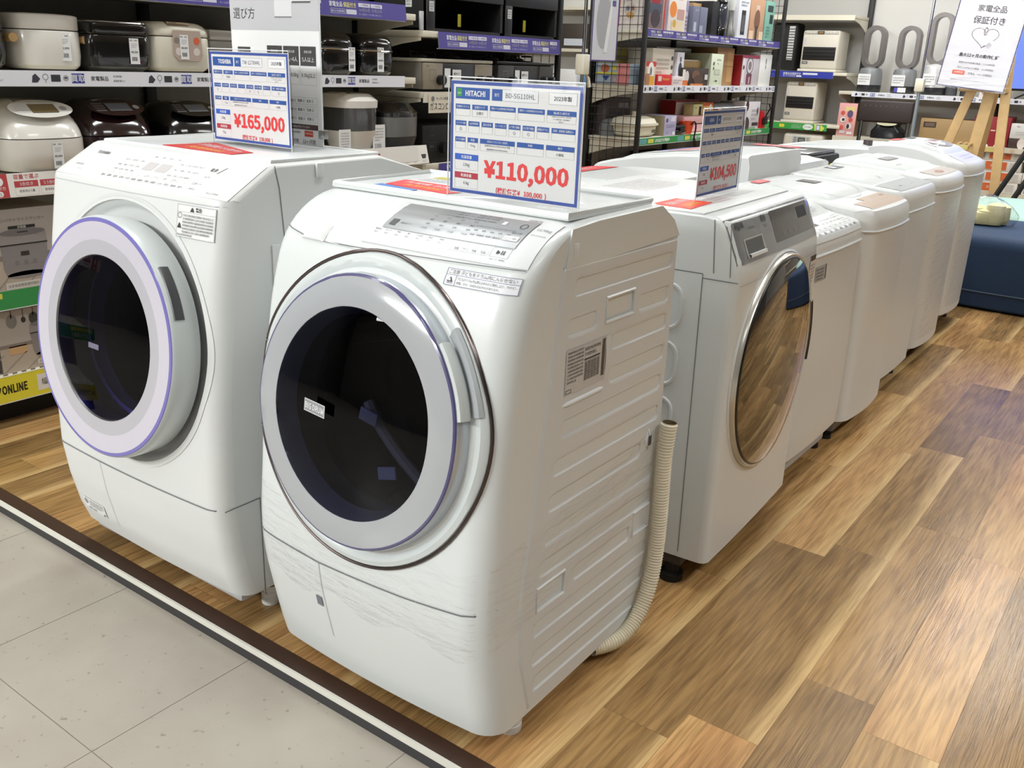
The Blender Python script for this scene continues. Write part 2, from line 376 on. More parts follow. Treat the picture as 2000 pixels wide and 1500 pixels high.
wallbox('ceiling', -7.1, 4.5, -5.1, 9.6, 3.3, 3.4, m=mat('ceiling_board', (200, 198, 194), .85, noise=.02))

# ---------------------------------------------------------------- drum washers (front faces -Y, authored in world space)
def densify(prof, step=.018):
    out = [prof[0]]
    for a, c in zip(prof, prof[1:]):
        n = max(1, int(math.dist(a, c)/step))
        out += [(a[0]+(c[0]-a[0])*k/n, a[1]+(c[1]-a[1])*k/n) for k in range(1, n+1)]
    return out
def smooth(pr, n=2):
    for _ in range(n): pr = [pr[0]]+[((a[0]+2*b_[0]+c[0])/4, (a[1]+2*b_[1]+c[1])/4) for a, b_, c in zip(pr, pr[1:], pr[2:])]+[pr[-1]]
    return pr
class Shell:
    """washer body: a side profile carried across the width, with rounded front corners and a slight bulge"""
    def __init__(s, front, back, x0, x1, r=.045, bulge=.012, hole=None, nx=30, sm=3):
        s.front = smooth(densify(front), sm); s.back = back; s.x0, s.x1, s.r, s.bulge, s.hole, s.nx = x0, x1, r, bulge, hole, nx
        s.zs = [q[1] for q in s.front]
        s.L = [0]
        for a, c in zip(s.front, s.front[1:]): s.L.append(s.L[-1]+math.dist(a, c))
    def corner(s, x):
        d = max(0, min(x-s.x0, s.x1-x))
        return s.r-math.sqrt(max(0, s.r*s.r-(s.r-d)**2)) if d < s.r else 0
    def inset(s, x):
        return s.corner(x)-s.bulge*(1-((2*x-s.x0-s.x1)/(s.x1-s.x0))**2)
    def yz(s, l):
        for k in range(len(s.L)-1):
            if l <= s.L[k+1] or k == len(s.L)-2:
                t = (l-s.L[k])/(s.L[k+1]-s.L[k]); a, c = s.front[k], s.front[k+1]
                return a[0]+(c[0]-a[0])*t, a[1]+(c[1]-a[1])*t, (c[0]-a[0], c[1]-a[1])
    def lz(s, z):
        """length along the profile where it first reaches height z"""
        for k in range(len(s.zs)-1):
            if s.zs[k] <= z <= s.zs[k+1]: return s.L[k]+(s.L[k+1]-s.L[k])*(z-s.zs[k])/max(1e-9, s.zs[k+1]-s.zs[k])
        return s.L[-1]
    def wt(s, l):
        """how strongly the corner rounding applies: full on the front, fading over the top"""
        return 1.
    def pt(s, x, l, h=0.):
        y, z, d = s.yz(l); n = math.hypot(*d); ny, nz = -d[1]/n, d[0]/n
        return Vector((x, y+s.inset(x)*abs(ny)+ny*h, z-s.corner(x)*max(0, nz)*.22+nz*h))
    def pz(s, x, z, h=0.): return s.pt(x, s.lz(z), h)
    def build(s, bb, m):
        xs = [s.x0+s.r*(1-math.cos(PI/2*k/6)) for k in range(6)]
        xs = xs+[s.x0+s.r+(s.x1-s.x0-2*s.r)*k/s.nx for k in range(s.nx+1)]+[s.x0+s.x1-q for q in reversed(xs)]
        nF = len(s.front); rings = []
        for x in xs:
            rings.append([tuple(s.pt(x, l)) for l in s.L]+[(x, y, z-s.corner(x)*.22*(1 if k == 0 else 0)) for k, (y, z) in enumerate(s.back)])
        n = len(rings[0]); vs = [q for r in rings for q in r]; fs = []; flat = []
        inh = [False]*len(vs)
        if s.hole:
            hx, hz, hr = s.hole; inh = [(q % n) < nF and math.hypot(v[0]-hx, v[2]-hz) < hr for q, v in enumerate(vs)]
            ov = list(vs)
            for q, v in enumerate(ov):                  # round off the rim of the opening
                if inh[q]:
                    i0, j0 = divmod(q, n); nb = [(i0+a)*n+j0+c for a in (-1, 0, 1) for c in (-1, 0, 1)]
                    if not all(inh[k] for k in nb): d = max(1e-6, math.hypot(v[0]-hx, v[2]-hz)); vs[q] = tuple(s.pz(hx+(v[0]-hx)*hr/d, hz+(v[2]-hz)*hr/d))
        for i in range(len(xs)-1):
            for j in range(n):
                a = i*n+j; c = i*n+(j+1) % n; f = (a, a+n, c+n, c)
                if j < nF-1:
                    if all(inh[q] for q in f): continue
                    fs.append(f)
                else: flat.append(f)
        bb.add(vs, fs, m, True); bb.add(vs, flat, m, False)
        bb.add(rings[0], [tuple(range(n))], m); bb.add(rings[-1], [tuple(reversed(range(n)))], m)
    def card(s, b_, e=.0008):
        return Cd(b_, lambda u, v, w_: s.pt(u, v, w_+.0008), e)   # u = world x, v = length up the profile
    def polar(s, bb, cx, cz, prof, m, seg=72, a0=0., a1=2*PI, tilt=None):
        """ring of revolution laid on the front: prof = [(radius, height off the surface)]"""
        full = a1-a0 > 6.28; K = seg if full else seg+1; rings = []
        for r, h in prof:
            ring = []
            for k in range(K):
                a = a0+(a1-a0)*k/seg
                ring.append(s.pz(cx+r*math.cos(a), cz+r*math.sin(a), h) if tilt is None else tilt(r*math.cos(a), r*math.sin(a), h))
            rings.append(ring)
        bb.loft(rings, m, True, False, False, full)
def plane_at(cx, cz, y0, slope):
    """flat door plane through (cx, y0, cz), leaning back by slope; h is distance out of it"""
    n = Vector((0, -1, slope)).normalized(); v = Vector((0, slope, 1)).normalized()
    return lambda u, w_, h: Vector((cx, y0, cz))+Vector((1, 0, 0))*u+v*w_+n*h
def drum_inside(parent, tp, R, depth, inner, hub=True, name='drum'):
    b_ = B(); seg = 48
    for prof, m in (([(R*1.14, -.005), (R*1.12, -.05), (R*.98, -.075), (R*1.02, -.1)], mat('rubber_gasket', (58, 60, 66), .45, noise=.05)),
                    ([(R*1.02, -.1), (R*1.18, -.13), (R*1.2, -depth+.02), (R*1.1, -depth), (R*.3, -depth-.02), (.0, -depth-.02)], inner)):
        b_.loft([[tp(r*math.cos(2*PI*k/seg), r*math.sin(2*PI*k/seg), h) for k in range(seg)] for r, h in prof], m, True, False, False)
    for k in range(3):                                  # lifters
        a = 2*PI*k/3+.5
        pts = [tp(R*1.1*math.cos(a), R*1.1*math.sin(a), -.14-(depth-.16)*t/3) for t in range(4)]
        b_.tube(pts, .028, mat('drum_lifter', (40, 40, 52), .35, metal=.3, noise=.03), 8)
    return b_.build(name, parent)
DRUM = mat('drum_steel', (96, 98, 108), .28, metal=.85, noise=.05, nscale=60)

# --- the drum washer at the front: silver control strip, 110,000 yen
h_front = [(1.148, .045), (1.133, .1), (1.118, .17), (1.100, .26), (1.095, .327), (1.098, .39), (1.106, .463), (1.120, .629), (1.150, .799), (1.174, .885), (1.192, .923), (1.222, .953), (1.262, .978), (1.312, .996), (1.40, 1.0), (1.634, 1.003)]
hw = thing('drum_washing_machine', 'white drum washing machine in front with silver control strip, ribbed side and grey ringed door', 'washing machine', (-1.135, 1.42, 0))
H = Shell(h_front, [(1.69, .968), (1.718, .93), (1.716, .058)], -1.44, -.833, .05, .016, (-1.135, .64, .232))
b = B(); H.build(b, WHITE); body = b.build('body', hw)
# seams printed on the shell: lower panel line, drawer line, flap joint
b = B(); c = H.card(b)
def seamline(cd, sh, pts, t=.0016, m=SEAM):
    for (u0, z0), (u1, z1) in zip(pts, pts[1:]):
        v0, v1 = sh.lz(z0), sh.lz(z1); d = math.hypot(u1-u0, v1-v0); nx, ny = -(v1-v0)/d*t, (u1-u0)/d*t
        N = max(1, int(d/.02))
        for k in range(N):
            a = k/N; e = (k+1)/N; A = (u0+(u1-u0)*a, v0+(v1-v0)*a); E = (u0+(u1-u0)*e, v0+(v1-v0)*e)
            cd.poly([(A[0]-nx, A[1]-ny), (E[0]-nx, E[1]-ny), (E[0]+nx, E[1]+ny), (A[0]+nx, A[1]+ny)], m)
seamline(c, H, [(-1.44, .323), (-1.36, .317), (-1.226, .313), (-1.0, .322), (-.833, .335)])
seamline(c, H, [(-1.226, .313), (-1.222, .13)], .0009, LGREY)
c.rect(-1.249, H.lz(.203), -1.232, H.lz(.227), P(120, 120, 130), 1, 2)
seamline(c, H, [(-1.44, .937), (-1.354, .924), (-1.29, .921), (-1.203, .922), (-.85, .931)], .0011)
seamline(c, H, [(-1.44, .935), (-1.36, .9225), (-1.2, .9205), (-.85, .9295)], .0007, WHITE2)
b.build('panel_seams', body)
b = B()                                                 # detergent drawer tab
rows = []
for z, h in ((.9195, .0012), (.921, .0045), (.93, .0055), (.944, .005), (.9465, .0012)):
    rows.append([H.pz(-1.357+.062*k/8, z, h if 0 < k < 8 else .001) for k in range(9)])
b.loft(rows, WHITE2, True, False, False, False); b.build('drawer_tab', hw, .001)
# side panel with raised ribs and finger pockets
SX = -.8295
def rib(bb, x, y0, y1, z, hgt=.026, d=.007, m=SIDEW):
    n = 7; rings = []
    for y, sc_ in ((y0, .15), (y0+.006, .6), (y0+.016, 1), (y1-.016, 1), (y1-.006, .6), (y1, .15)):
        rings.append([(x+d*sc_*math.sin(PI*k/(n-1))**.7, y, z+hgt*.5*sc_*(1-2*k/(n-1))) for k in range(n)])
    bb.loft(rings, m, True, False, False, False)
def pressed(bb, seam, y1, z0, z1, x, grooves, m, ny=100, nz=215, sgn=1):
    """steel sheet with pressed grooves: (y0, y1, zc, half height, depth, edge)"""
    def ys(z):
        for (a, za), (c, zc) in zip(seam, seam[1:]):
            if za <= z <= zc: return a+(c-a)*(z-za)/(zc-za)
        return seam[-1][0]
    rings = []
    for i in range(nz+1):
        z = z0+(z1-z0)*i/nz; ya = ys(z); row_ = []
        for j in range(ny+1):
            y = ya+(y1-ya)*j/ny; h = 0.
            for g0, g1, zc, hh, dp, ed in grooves:
                if g0-.02 < y < g1+.02 and abs(z-zc) < hh+.02:
                    qy = max(g0+hh*.6-y, y-g1+hh*.6, 0); qz = max(abs(z-zc)-hh*.4, 0)
                    dist = hh*.6-math.hypot(qy, qz) if ed > .004 else min(min(y-g0, g1-y), hh-abs(z-zc))
                    t_ = min(1, max(0, dist/ed)); t_ = t_*t_*(3-2*t_); h = min(h, -dp*t_)
            edge = min(1, min(y-ya, y1-y, z-z0, z1-z)/.004); row_.append((x+sgn*(h+.0035*(edge-1)), y, z))
        rings.append(row_)
    bb.loft(rings, m, True, False, False, False)
b = B()
GV = [(y0, y1, z, .017, .012, .009) for y0, y1, z in ((1.335, 1.70, .885), (1.57, 1.695, .815), (1.318, 1.415, .815), (1.475, 1.695, .757), (1.475, 1.695, .69), (1.315, 1.695, .625), (1.295, 1.695, .555), (1.285, 1.63, .487), (1.278, 1.69, .42), (1.268, 1.69, .358),
      (1.39, 1.61, .297), (1.255, 1.695, .232), (1.255, 1.695, .168), (1.262, 1.695, .108))]
GV += [(1.445, 1.545, .8245, .0215, .016, .003), (1.262, 1.352, .2975, .0225, .016, .003), (1.625, 1.69, .311, .026, .006, .003)]
pressed(b, [(1.25, .058), (1.216, .18), (1.206, .30), (1.212, .36), (1.236, .495), (1.266, .70), (1.297, .925)], 1.716, .058, .925, SX, GV, SIDEW)
side = b.build('side_panel', hw)
b = B(); rib(b, SX-.001, 1.31, 1.455, .672, .012, .005); rib(b, SX-.001, 1.452, 1.466, .73, .1, .004); b.build('label_frame', side)
def pocket(parent, x, y0, y1, z0, z1, name='finger_pocket'):
    bb = B(); bb.tube([(x, y0, z0), (x, y1, z0), (x, y1, z1), (x, y0, z1)], .0035, WHITE2, 6, closed=True); return bb.build(name, parent)
pocket(side, SX, 1.443, 1.547, .801, .848); pocket(side, SX, 1.26, 1.354, .273, .322); pocket(side, SX, 1.623, 1.692, .283, .339)
b = B(); rib(b, SX, 1.645, 1.672, .5, .05, .006, WHITE2); b.box(SX+.005, SX+.0066, 1.653, 1.664, .489, .511, DGREY, .0005); b.build('cable_hole', side)
b = B(); c = Cd(b, XF(SX+.0006, 0, 0)); PL_ = P(202, 200, 198)
c.rect(1.315, .69, 1.452, .775, PL_); c.rect(1.437, .70, 1.447, .772, P(90, 74, 70), 2)
c.lines(1.32, .71, 1.372, .772, 9, INK, 2, .5, 5); c.rect(1.376, .744, 1.43, .747, INK, 2)
for k in range(5): c.rect(1.378+.0105*k, .705, 1.3865+.0105*k, .742, P(150, 146, 144), 2); c.lines(1.378+.0105*k, .706, 1.3865+.0105*k, .74, 7, INK, 3, .5, k)
c.lines(1.376, .75, 1.43, .77, 2, INK, 2, .5, 9); c.frame(1.318, .693, 1.336, .70, .001, INK, 2)
b.build('rating_label', side)
b = B(); b.prism([(1.30, .918), (1.72, .93), (1.692, .964), (1.636, .997), (1.40, .994), (1.315, .988)], 0, .003, WHITE, frame((-.833, 0, 0), (0, 1, 0), (0, 0, 1)))
b.box(-.831, -.829, 1.322, 1.338, .925, .963, WHITE2, .0008); b.build('top_cover_side', hw)
# top cover, clear film and control panel
b = B(); b.box(-1.425, -.85, 1.33, 1.63, .997, 1.0045, WHITE, .003)
b.tube([(-1.42, 1.335, 1.005), (-.853, 1.335, 1.005), (-.853, 1.628, 1.007), (-1.42, 1.628, 1.007)], .006, WHITE, 8, closed=True)
b.build('top_cover', hw)
b = B(); c = H.card(b)
l0, l1 = H.lz(.957), H.lz(.9905); lp0 = H.lz(.933); lp1 = H.lz(.9935)
for t0, t1, m in ((0, 1, SILVER),):
    c.rect(-1.18, l0, -.886, l1, m, 3, 24)
c.rect(-1.205, lp0, -.848, lp1, mat('panel_white', (222, 225, 226), .25, noise=.01), 1, 40)
def pv(f): return l0+(l1-l0)*f
DK = P(70, 72, 76)
for i, u in enumerate((-1.09, -1.06, -1.03, -1.0)):
    for j, st in enumerate(('水位', '多め', '標準', '少なめ')): c.text(st, u, pv(.62-.15*j), .0042, DK, 4, 'c', .02)
for i, st in enumerate(('洗濯', '洗濯乾燥', '乾燥', '槽洗浄', 'ナイアガラ')):
    u = -.985+.017*i; c.text(st, u, pv(.2), .0045, DK, 4, 'c', .015); c.text('標準', u, pv(.36), .004, DK, 4, 'c', .012); c.text('おいそぎ', u, pv(.5), .004, DK, 4, 'c', .014)
for k in range(3): c.text('ヒートリサイクル乾燥で風アイロン 洗剤量の目安 予約時刻', -1.09, pv(.92-.1*k), .0045, DK, 4, 'l', .15)
c.rect(-1.17, pv(.1), -1.155, pv(.3), DK, 4); c.text('自動おそうじ', -1.147, pv(.2), .004, DK, 4, 'l')
c.disc(-.905, pv(.72), .0075, DK, 4, t=.0014); c.text('電源 入/切', -.905, pv(.45), .004, DK, 4, 'c', .02)
c.rect(-.95, pv(.68), -.942, pv(.8), P(240, 240, 240), 4); c.rect(-.922, pv(.18), -.892, pv(.34), P(232, 232, 232), 4); c.text('メニュー選択', -.907, pv(.25), .004, DK, 5, 'c', .024)
for i, st in enumerate(('風呂水', 'ポンプ', '予約', '洗い', 'すすぎ', '脱水', '乾燥')):
    u = -1.185+.025*i; c.text(st, u, l0-.0052, .0045, INK, 2, 'c', .019); c.text('切/入', u, l0-.0115, .0036, INK, 2, 'c', .014)
c.frame(-1.008, l0-.0225, -.929, l0-.003, .0006, P(150, 155, 165), 2)
for i, st in enumerate(('温度', 'コース', '洗乾', '洗濯')): c.rect(-1.003+.0185*i, l0-.015, -.993+.0185*i, l0-.006, P(248, 248, 248), 2); c.text(st, -.994+.0185*i, l0-.018, .005, INK, 3, 'c', .013)
c.frame(-.925, l0-.0225, -.888, l0-.002, .0007, P(150, 155, 165), 2); c.poly([(-.914, l0-.0165), (-.914, l0-.008), (-.906, l0-.0122)], INK, 3)
c.rect(-.9045, l0-.0165, -.9025, l0-.008, INK, 3); c.rect(-.9, l0-.0165, -.898, l0-.008, INK, 3); c.text('スタート/一時停止', -.906, l0-.027, .0036, INK, 2, 'c', .035)
c.text('HITACHI', -.9, l1+.004, .006, P(120, 122, 126), 3, 'c', .04, .01); c.text('11/6kg', -.866, pv(.72), .009, P(110, 112, 116), 2, 'c', .03); c.text('BD-SG110HL', -.866, pv(.5), .004, P(110, 112, 116), 2, 'c', .03)
b.build('control_panel', hw)
b = B(); c = H.card(b)
wl0, wl1 = H.lz(.893), H.lz(.919)
c.rect(-.988, wl0, -.848, wl1, P(232, 233, 238)); c.frame(-.988, wl0, -.848, wl1, .0009, P(120, 124, 150), 2)
ms = wl0+(wl1-wl0)*.6; c.rect(-.988, ms, -.848, ms+.0008, P(120, 124, 150), 2); c.rect(-.966, wl0, -.9652, ms, P(120, 124, 150), 2)
c.text('ご注意 子どもをドラム内に入らせない', -.918, (ms+wl1)/2, .0075, INK, 3, 'c', .13); c.poly([(-.981, ms-.011), (-.971, ms-.011), (-.976, ms-.003)], INK, 3); c.poly([(-.979, ms-.010), (-.973, ms-.010), (-.976, ms-.0052)], P(232, 233, 238), 4)
c.text('警告', -.976, wl0+.006, .006, INK, 3, 'c', .014); c.text('子どもがドラム内に閉じ込められて窒息したり、やけど、', -.962, ms-.005, .0046, INK, 3, 'l', .11); c.text('感電、けが、おぼれるおそれがあります。', -.962, ms-.012, .0046, INK, 3, 'l', .085)
b.build('warning_label', hw)
# door: flush white surround in a chrome groove, raised grey glass ring, dark window
b = B(); cx, cz = -1.135, .638
b.tube([H.pz(cx+.286*math.cos(2*PI*k/96), cz+.286*math.sin(2*PI*k/96), .0015) for k in range(96)], .0034, mat('dark_chrome', (92, 82, 80), .22, metal=.9, noise=.05), 8, closed=True)
door = b
DW = mat('door_white', (208, 214, 214), .3, coat=.15, noise=.01)
H.polar(b, cx, cz, [(.283, .001), (.281, .004), (.272, .0065), (.262, .003), (.255, -.004), (.2505, -.005)], DW, 96)
H.polar(b, cx, cz, [(.2505, -.005), (.2475, .012), (.2465, .024), (.2445, .0285)], mat('door_ring_silver', (190, 196, 202), .25, metal=.3, noise=.01), 96)
H.polar(b, cx, cz, [(.2445, .0285), (.2425, .031), (.239, .0318)], mat('violet_ring', (84, 80, 122), .2, coat=.4, noise=.02), 96)
seamline(H.card(b, .006), H, [(-1.428, .716), (-1.385, .722)], .0011, MGREY); seamline(H.card(b, .006), H, [(-1.425, .546), (-1.383, .55)], .0011, MGREY)
door = b.build('door', hw)
b = B()
GR = mat('grey_door_glass', (172, 175, 179), .12, coat=.5, noise=.015)
H.polar(b, cx, cz, [(.239, .0318), (.225, .034), (.205, .0345), (.19, .033), (.187, .026), (.184, .006), (.181, -.012)], GR, 96)
b.build('glass_ring', door)
b = B(); H.polar(b, cx, cz, [(.1895, .0325), (.17, .035), (.13, .0385), (.08, .041), (.03, .042), (.001, .0422)], glass('window_glass', (116, 120, 146), .015, .5), 64)
b.build('window', door)
tp = plane_at(cx, cz, 1.105, .135)
drum = drum_inside(hw, tp, .19, .34, mat('drum_blue_steel', (22, 23, 44), .3, metal=.2, noise=.06, nscale=60))
b = B(); CR = mat('inner_hose', (196, 186, 160), .5, noise=.04)
b.tube([tp(-.055+.013*k+.0007*k*k, .0-.017*k+.0003*k*k, -.085) for k in range(11)], .011, CR, 8)
b.box(-.02, .02, -.012, .012, -.002, .002, PAPER, T=frame(tp(-.03, -.02, -.062), (1, .1, -.25), (.2, .1, 1))); b.box(-.02, .022, -.012, .012, -.002, .002, PAPER, T=frame(tp(.03, -.115, -.06), (1, .1, .25), (-.2, .1, 1)))
b.build('packing_hose', drum)
b = B(); c = Cd(b, frame(tp(-.055, .007, .052), (1, 0, -.09), (0, .135, 1)), .0004); c.rect(-.026, -.0115, .026, .0115, P(150, 152, 156)); c.frame(-.026, -.0115, .026, .0115, .0012, PAPER, 2); c.text('BIG DRUM', 0, 0, .0115, PAPER, 3, 'c', .047, .012)
b.build('badge', door)
# handle in a scooped recess on the right of the door
b = B()
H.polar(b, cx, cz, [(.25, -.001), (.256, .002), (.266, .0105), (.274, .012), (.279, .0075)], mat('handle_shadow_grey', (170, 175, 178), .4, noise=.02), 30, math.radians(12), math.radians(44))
H.polar(b, cx, cz, [(.2462, .024), (.2475, .031), (.2535, .031), (.256, .026), (.256, .008)], DW, 30, math.radians(11), math.radians(41))
b.build('handle', door)
# feet and base
def washer_foot(parent, x, y, r=.024, z1=.06, name='foot'):
    bb = B(); bb.lathe([(0, 0), (r*.95, 0), (r, .004), (r, .017), (r*.9, .018), (r*.9, .021), (r, .022), (r, .033), (r*.88, .035), (r*.88, z1)], WHITE2, 24, TR(x, y, 0)); return bb.build(name, parent)
for x, y in ((-.868, 1.245), (-1.40, 1.245), (-.875, 1.66), (-1.40, 1.66)): washer_foot(hw, x, y)
b = B(); b.box(-1.41, -.85, 1.24, 1.69, .04, .064, LGREY, .004); b.build('base_frame', hw)
# stretch film round the lower body: nearly clear, catches the lamps
b = B(); rows = []
for z in (.24, .29, .335, .38, .42): rows.append([H.pz(-1.436+.6*k/24, z+.015*math.sin(k*.8), .004) for k in range(25)]+[Vector((-.822, 1.14+.56*k/8, z+.09*k/8+.02)) for k in range(1, 9)])
b.loft(rows, WRAP, True, False, False, False); b.build('wrapping_film', hw)

# --- drum washer on the left: violet ringed door, 165,000 yen
t_front = [(1.137, .075), (1.117, .13), (1.098, .22), (1.088, .307), (1.09, .40), (1.096, .544), (1.128, .811), (1.155, .961), (1.158, .968), (1.166, .973), (1.265, 1.031), (1.275, 1.0345), (1.30, 1.035), (1.45, 1.036), (1.59, 1.037)]
tw = thing('drum_washing_machine', 'white drum washing machine at left with violet rimmed door and touch panel on its slope', 'washing machine', (-1.87, 1.45, 0))
Tm = Shell(t_front, [(1.603, 1.035), (1.765, .985), (1.79, .96), (1.79, .06)], -2.2, -1.54, .04, .012, (-1.862, .647, .292), sm=0)
b = B(); Tm.build(b, WHITE2); body = b.build('body', tw)
b = B(); c = Tm.card(b)
seamline(c, Tm, [(-2.2, .309), (-1.54, .309)]); seamline(c, Tm, [(-1.985, .309), (-1.985, .12)], .0008, LGREY); seamline(c, Tm, [(-2.19, .956), (-1.55, .956)], .001, LGREY)
lz = Tm.lz
c2 = Cd(b, XF(-1.5394, 0, 0)); 
for (y0, z0, y1, z1) in ((1.10, .309, 1.195, .309), (1.195, .309, 1.195, .06), (1.28, 1.03, 1.29, .985), (1.29, .985, 1.30, .86), (1.33, .865, 1.33, .30)):
    d = math.dist((y0, z0), (y1, z1)); ny, nz = -(z1-z0)/d*.0012, (y1-y0)/d*.0012
    c2.poly([(y0-ny, z0-nz), (y1-ny, z1-nz), (y1+ny, z1+nz), (y0+ny, z0+nz)], SEAM)
b.build('panel_seams', body)
b = B(); b.box(-1.5395, -1.535, 1.262, 1.79, .12, .87, SIDEW, .0018); rib(b, -1.536, 1.31, 1.40, .815, .06, .006, SIDEW)
for k in range(4): rib(b, -1.536, 1.30, 1.76, .70-.13*k, .05, .006, SIDEW)
b.box(-1.5395, -1.533, 1.39, 1.41, 1.0, 1.03, WHITE2, .002); b.build('side_panel', tw)
b = B(); c = Tm.card(b); GI = P(120, 122, 126); q0 = lz(.968); q1 = lz(1.031)
def tv(f): return q0+(q1-q0)*f
c.rect(-2.19, q0+.002, -1.55, q1-.001, WHITE2, .5, 6); c.text('TOSHIBA', -2.085, tv(.74), .0105, P(100, 102, 106), 1, 'c', .07, .012); c.text('ZABOON', -2.12, tv(.33), .007, P(150, 150, 152), 1, 'c', .045); c.text('12/7kg', -2.1, tv(.2), .005, P(150, 150, 152), 1)
for k in range(2): c.rect(-1.888+.046*k, tv(.44), -1.852+.05*k, tv(.67), P(196, 192, 192), 1)
rn = random.Random(3); words = ['おまかせ', '標準', '念入り', '温水', '毛布', '洗い', 'すすぎ', '脱水', '乾燥', '予約', '槽洗浄', '手洗い', 'ふろ水', '柔軟剤', 'しわケア', 'UFB']
for r_, (v, u0, u1, n) in enumerate(((.83, -1.90, -1.79, 4), (.66, -1.985, -1.90, 3), (.5, -1.99, -1.90, 4), (.37, -1.985, -1.9, 4), (.72, -1.79, -1.70, 4), (.56, -1.79, -1.70, 4), (.4, -1.79, -1.71, 4), (.3, -1.86, -1.73, 4))):
    for k in range(n): c.text(rn.choice(words), u0+(u1-u0)*(k+.5)/n, tv(v), .0055, GI, 1, 'c', .019)
for k in range(13): c.text(rn.choice(words), -1.99+.0235*k, tv(.16), .007, P(84, 86, 90), 1, 'c', .017); c.text('ー', -1.99+.0235*k, tv(.27), .002, GI, 1, 'c', .006)
c.text('電源', -1.668, tv(.70), .011, P(84, 86, 90), 1, 'c', .022, .01); c.poly([(-1.652, tv(.62)), (-1.648, tv(.62)), (-1.636, tv(.8)), (-1.64, tv(.8))], P(120, 120, 124)); c.text('スタート', -1.672, tv(.3), .008, P(84, 86, 90), 1, 'c', .03); c.text('一時停止', -1.672, tv(.16), .006, GI, 1, 'c', .028)
c.text('AUTO', -1.665, tv(.5), .006, GI, 1); c.text('TW-127XM4L', -1.6, tv(.12), .006, P(130, 132, 136), 1, 'c', .045)
b.build('control_panel', tw)
b = B(); c = Tm.card(b); a0, a1 = lz(.886), lz(.951)
c.rect(-1.68, a0, -1.566, a1, P(232, 233, 233), 1, 2); c.frame(-1.68, a0, -1.566, a1, .0007, P(130, 132, 140), 2); c.rect(-1.68, a1-.015, -1.566, a1-.0145, P(130, 132, 140), 2)
c.text('警告', -1.614, a1-.0075, .009, INK, 3, 'c', .03, .02); c.poly([(-1.64, a1-.0125), (-1.628, a1-.0125), (-1.634, a1-.003)], INK, 3); c.lines(-1.662, a0+.008, -1.57, a1-.018, 6, INK, 3, .55, 11); c.disc(-1.671, a1-.022, .006, INK, 3, t=.001); c.poly([(-1.677, a0+.018), (-1.665, a0+.018), (-1.671, a0+.03)], INK, 3); c.lines(-1.677, a0+.002, -1.6, a0+.008, 1, INK, 3, .6, 4)
b.build('warning_label', tw)
b = B(); c = Tm.card(b); c.rect(-2.14, lz(.125), -2.035, lz(.16), PAPER, 1, 2); c.lines(-2.11, lz(.138), -2.04, lz(.157), 3, INK, 2, .5, 6); c.disc(-2.126, lz(.148), .008, P(150, 152, 156), 2); c.lines(-2.12, lz(.127), -2.05, lz(.135), 1, INK, 2, .6, 8); c.disc(-2.043, lz(.131), .003, INK, 3); b.build('energy_label', tw)
cx, cz = -1.862, .642; tp = plane_at(cx, cz, 1.082, .125)
b = B()                                                 # shallow dish the door sits in
Tm.polar(b, cx, cz+.005, [(.306, .0012), (.298, .0005), (.290, -.006), (.281, -.024), (.272, -.03), (.19, -.032)], WHITE2, 96)
b.build('door_dish', tw)
b = B(); TS = lambda prof, m, a0=0., a1=2*PI, seg=96: Tm.polar(b, cx, cz, prof, m, seg, a0, a1, tp)
TS([(.262, -.03), (.266, .0), (.267, .022), (.265, .033), (.262, .037)], DW); TS([(.262, .037), (.2605, .0385), (.2535, .039)], mat('violet_trim', (122, 116, 186), .25, coat=.3, noise=.02))
LV = mat('lavender_ring', (206, 202, 214), .18, coat=.4, noise=.012); TS([(.2535, .039), (.24, .0385), (.215, .037)], LV)
TS([(.215, .037), (.2, .0365), (.183, .036)], mat('grey_ring', (186, 184, 192), .18, coat=.4, noise=.012)); TS([(.183, .036), (.179, .03), (.1775, .0)], STEEL)
door = b.build('door', tw)
b = B(); TS([(.1795, .033), (.15, .036), (.1, .0385), (.05, .04), (.001, .0403)], glass('violet_window_glass', (112, 106, 168), .015, .5), seg=64); b.build('window', door)
b = B(); TS([(.2672, .004), (.2695, .007), (.2698, .022), (.2688, .027), (.266, .0285)], mat('handle_dark', (62, 63, 66), .35, noise=.04), math.radians(19), math.radians(44), 24); b.build('handle', door)
drum_inside(tw, tp, .176, .33, mat('drum_violet_steel', (24, 20, 58), .3, metal=.2, noise=.06, nscale=60))
b = B(); c = Cd(b, frame(tp(-.02, -.02, .0405), (1, 0, 0), (0, .125, 1)), .0004); c.rect(-.02, -.006, .02, .006, P(116, 112, 134)); b.build('badge', door)
b = B(); b.box(-2.17, -1.57, 1.15, 1.77, .045, .08, LGREY, .01); b.build('base_frame', tw)
for x, y in ((-1.585, 1.245), (-2.15, 1.245), (-1.585, 1.74), (-2.15, 1.74)): washer_foot(tw, x, y, .022, .05)
b = B(); b.box(-2.18, -1.56, 1.30, 1.59, 1.034, 1.0385, WHITE, .002); b.tube([(-2.17, 1.29, 1.036), (-1.56, 1.29, 1.036), (-1.56, 1.6, 1.038), (-2.17, 1.6, 1.038)], .004, WHITE2, 8, closed=True); b.build('top_cover', tw)

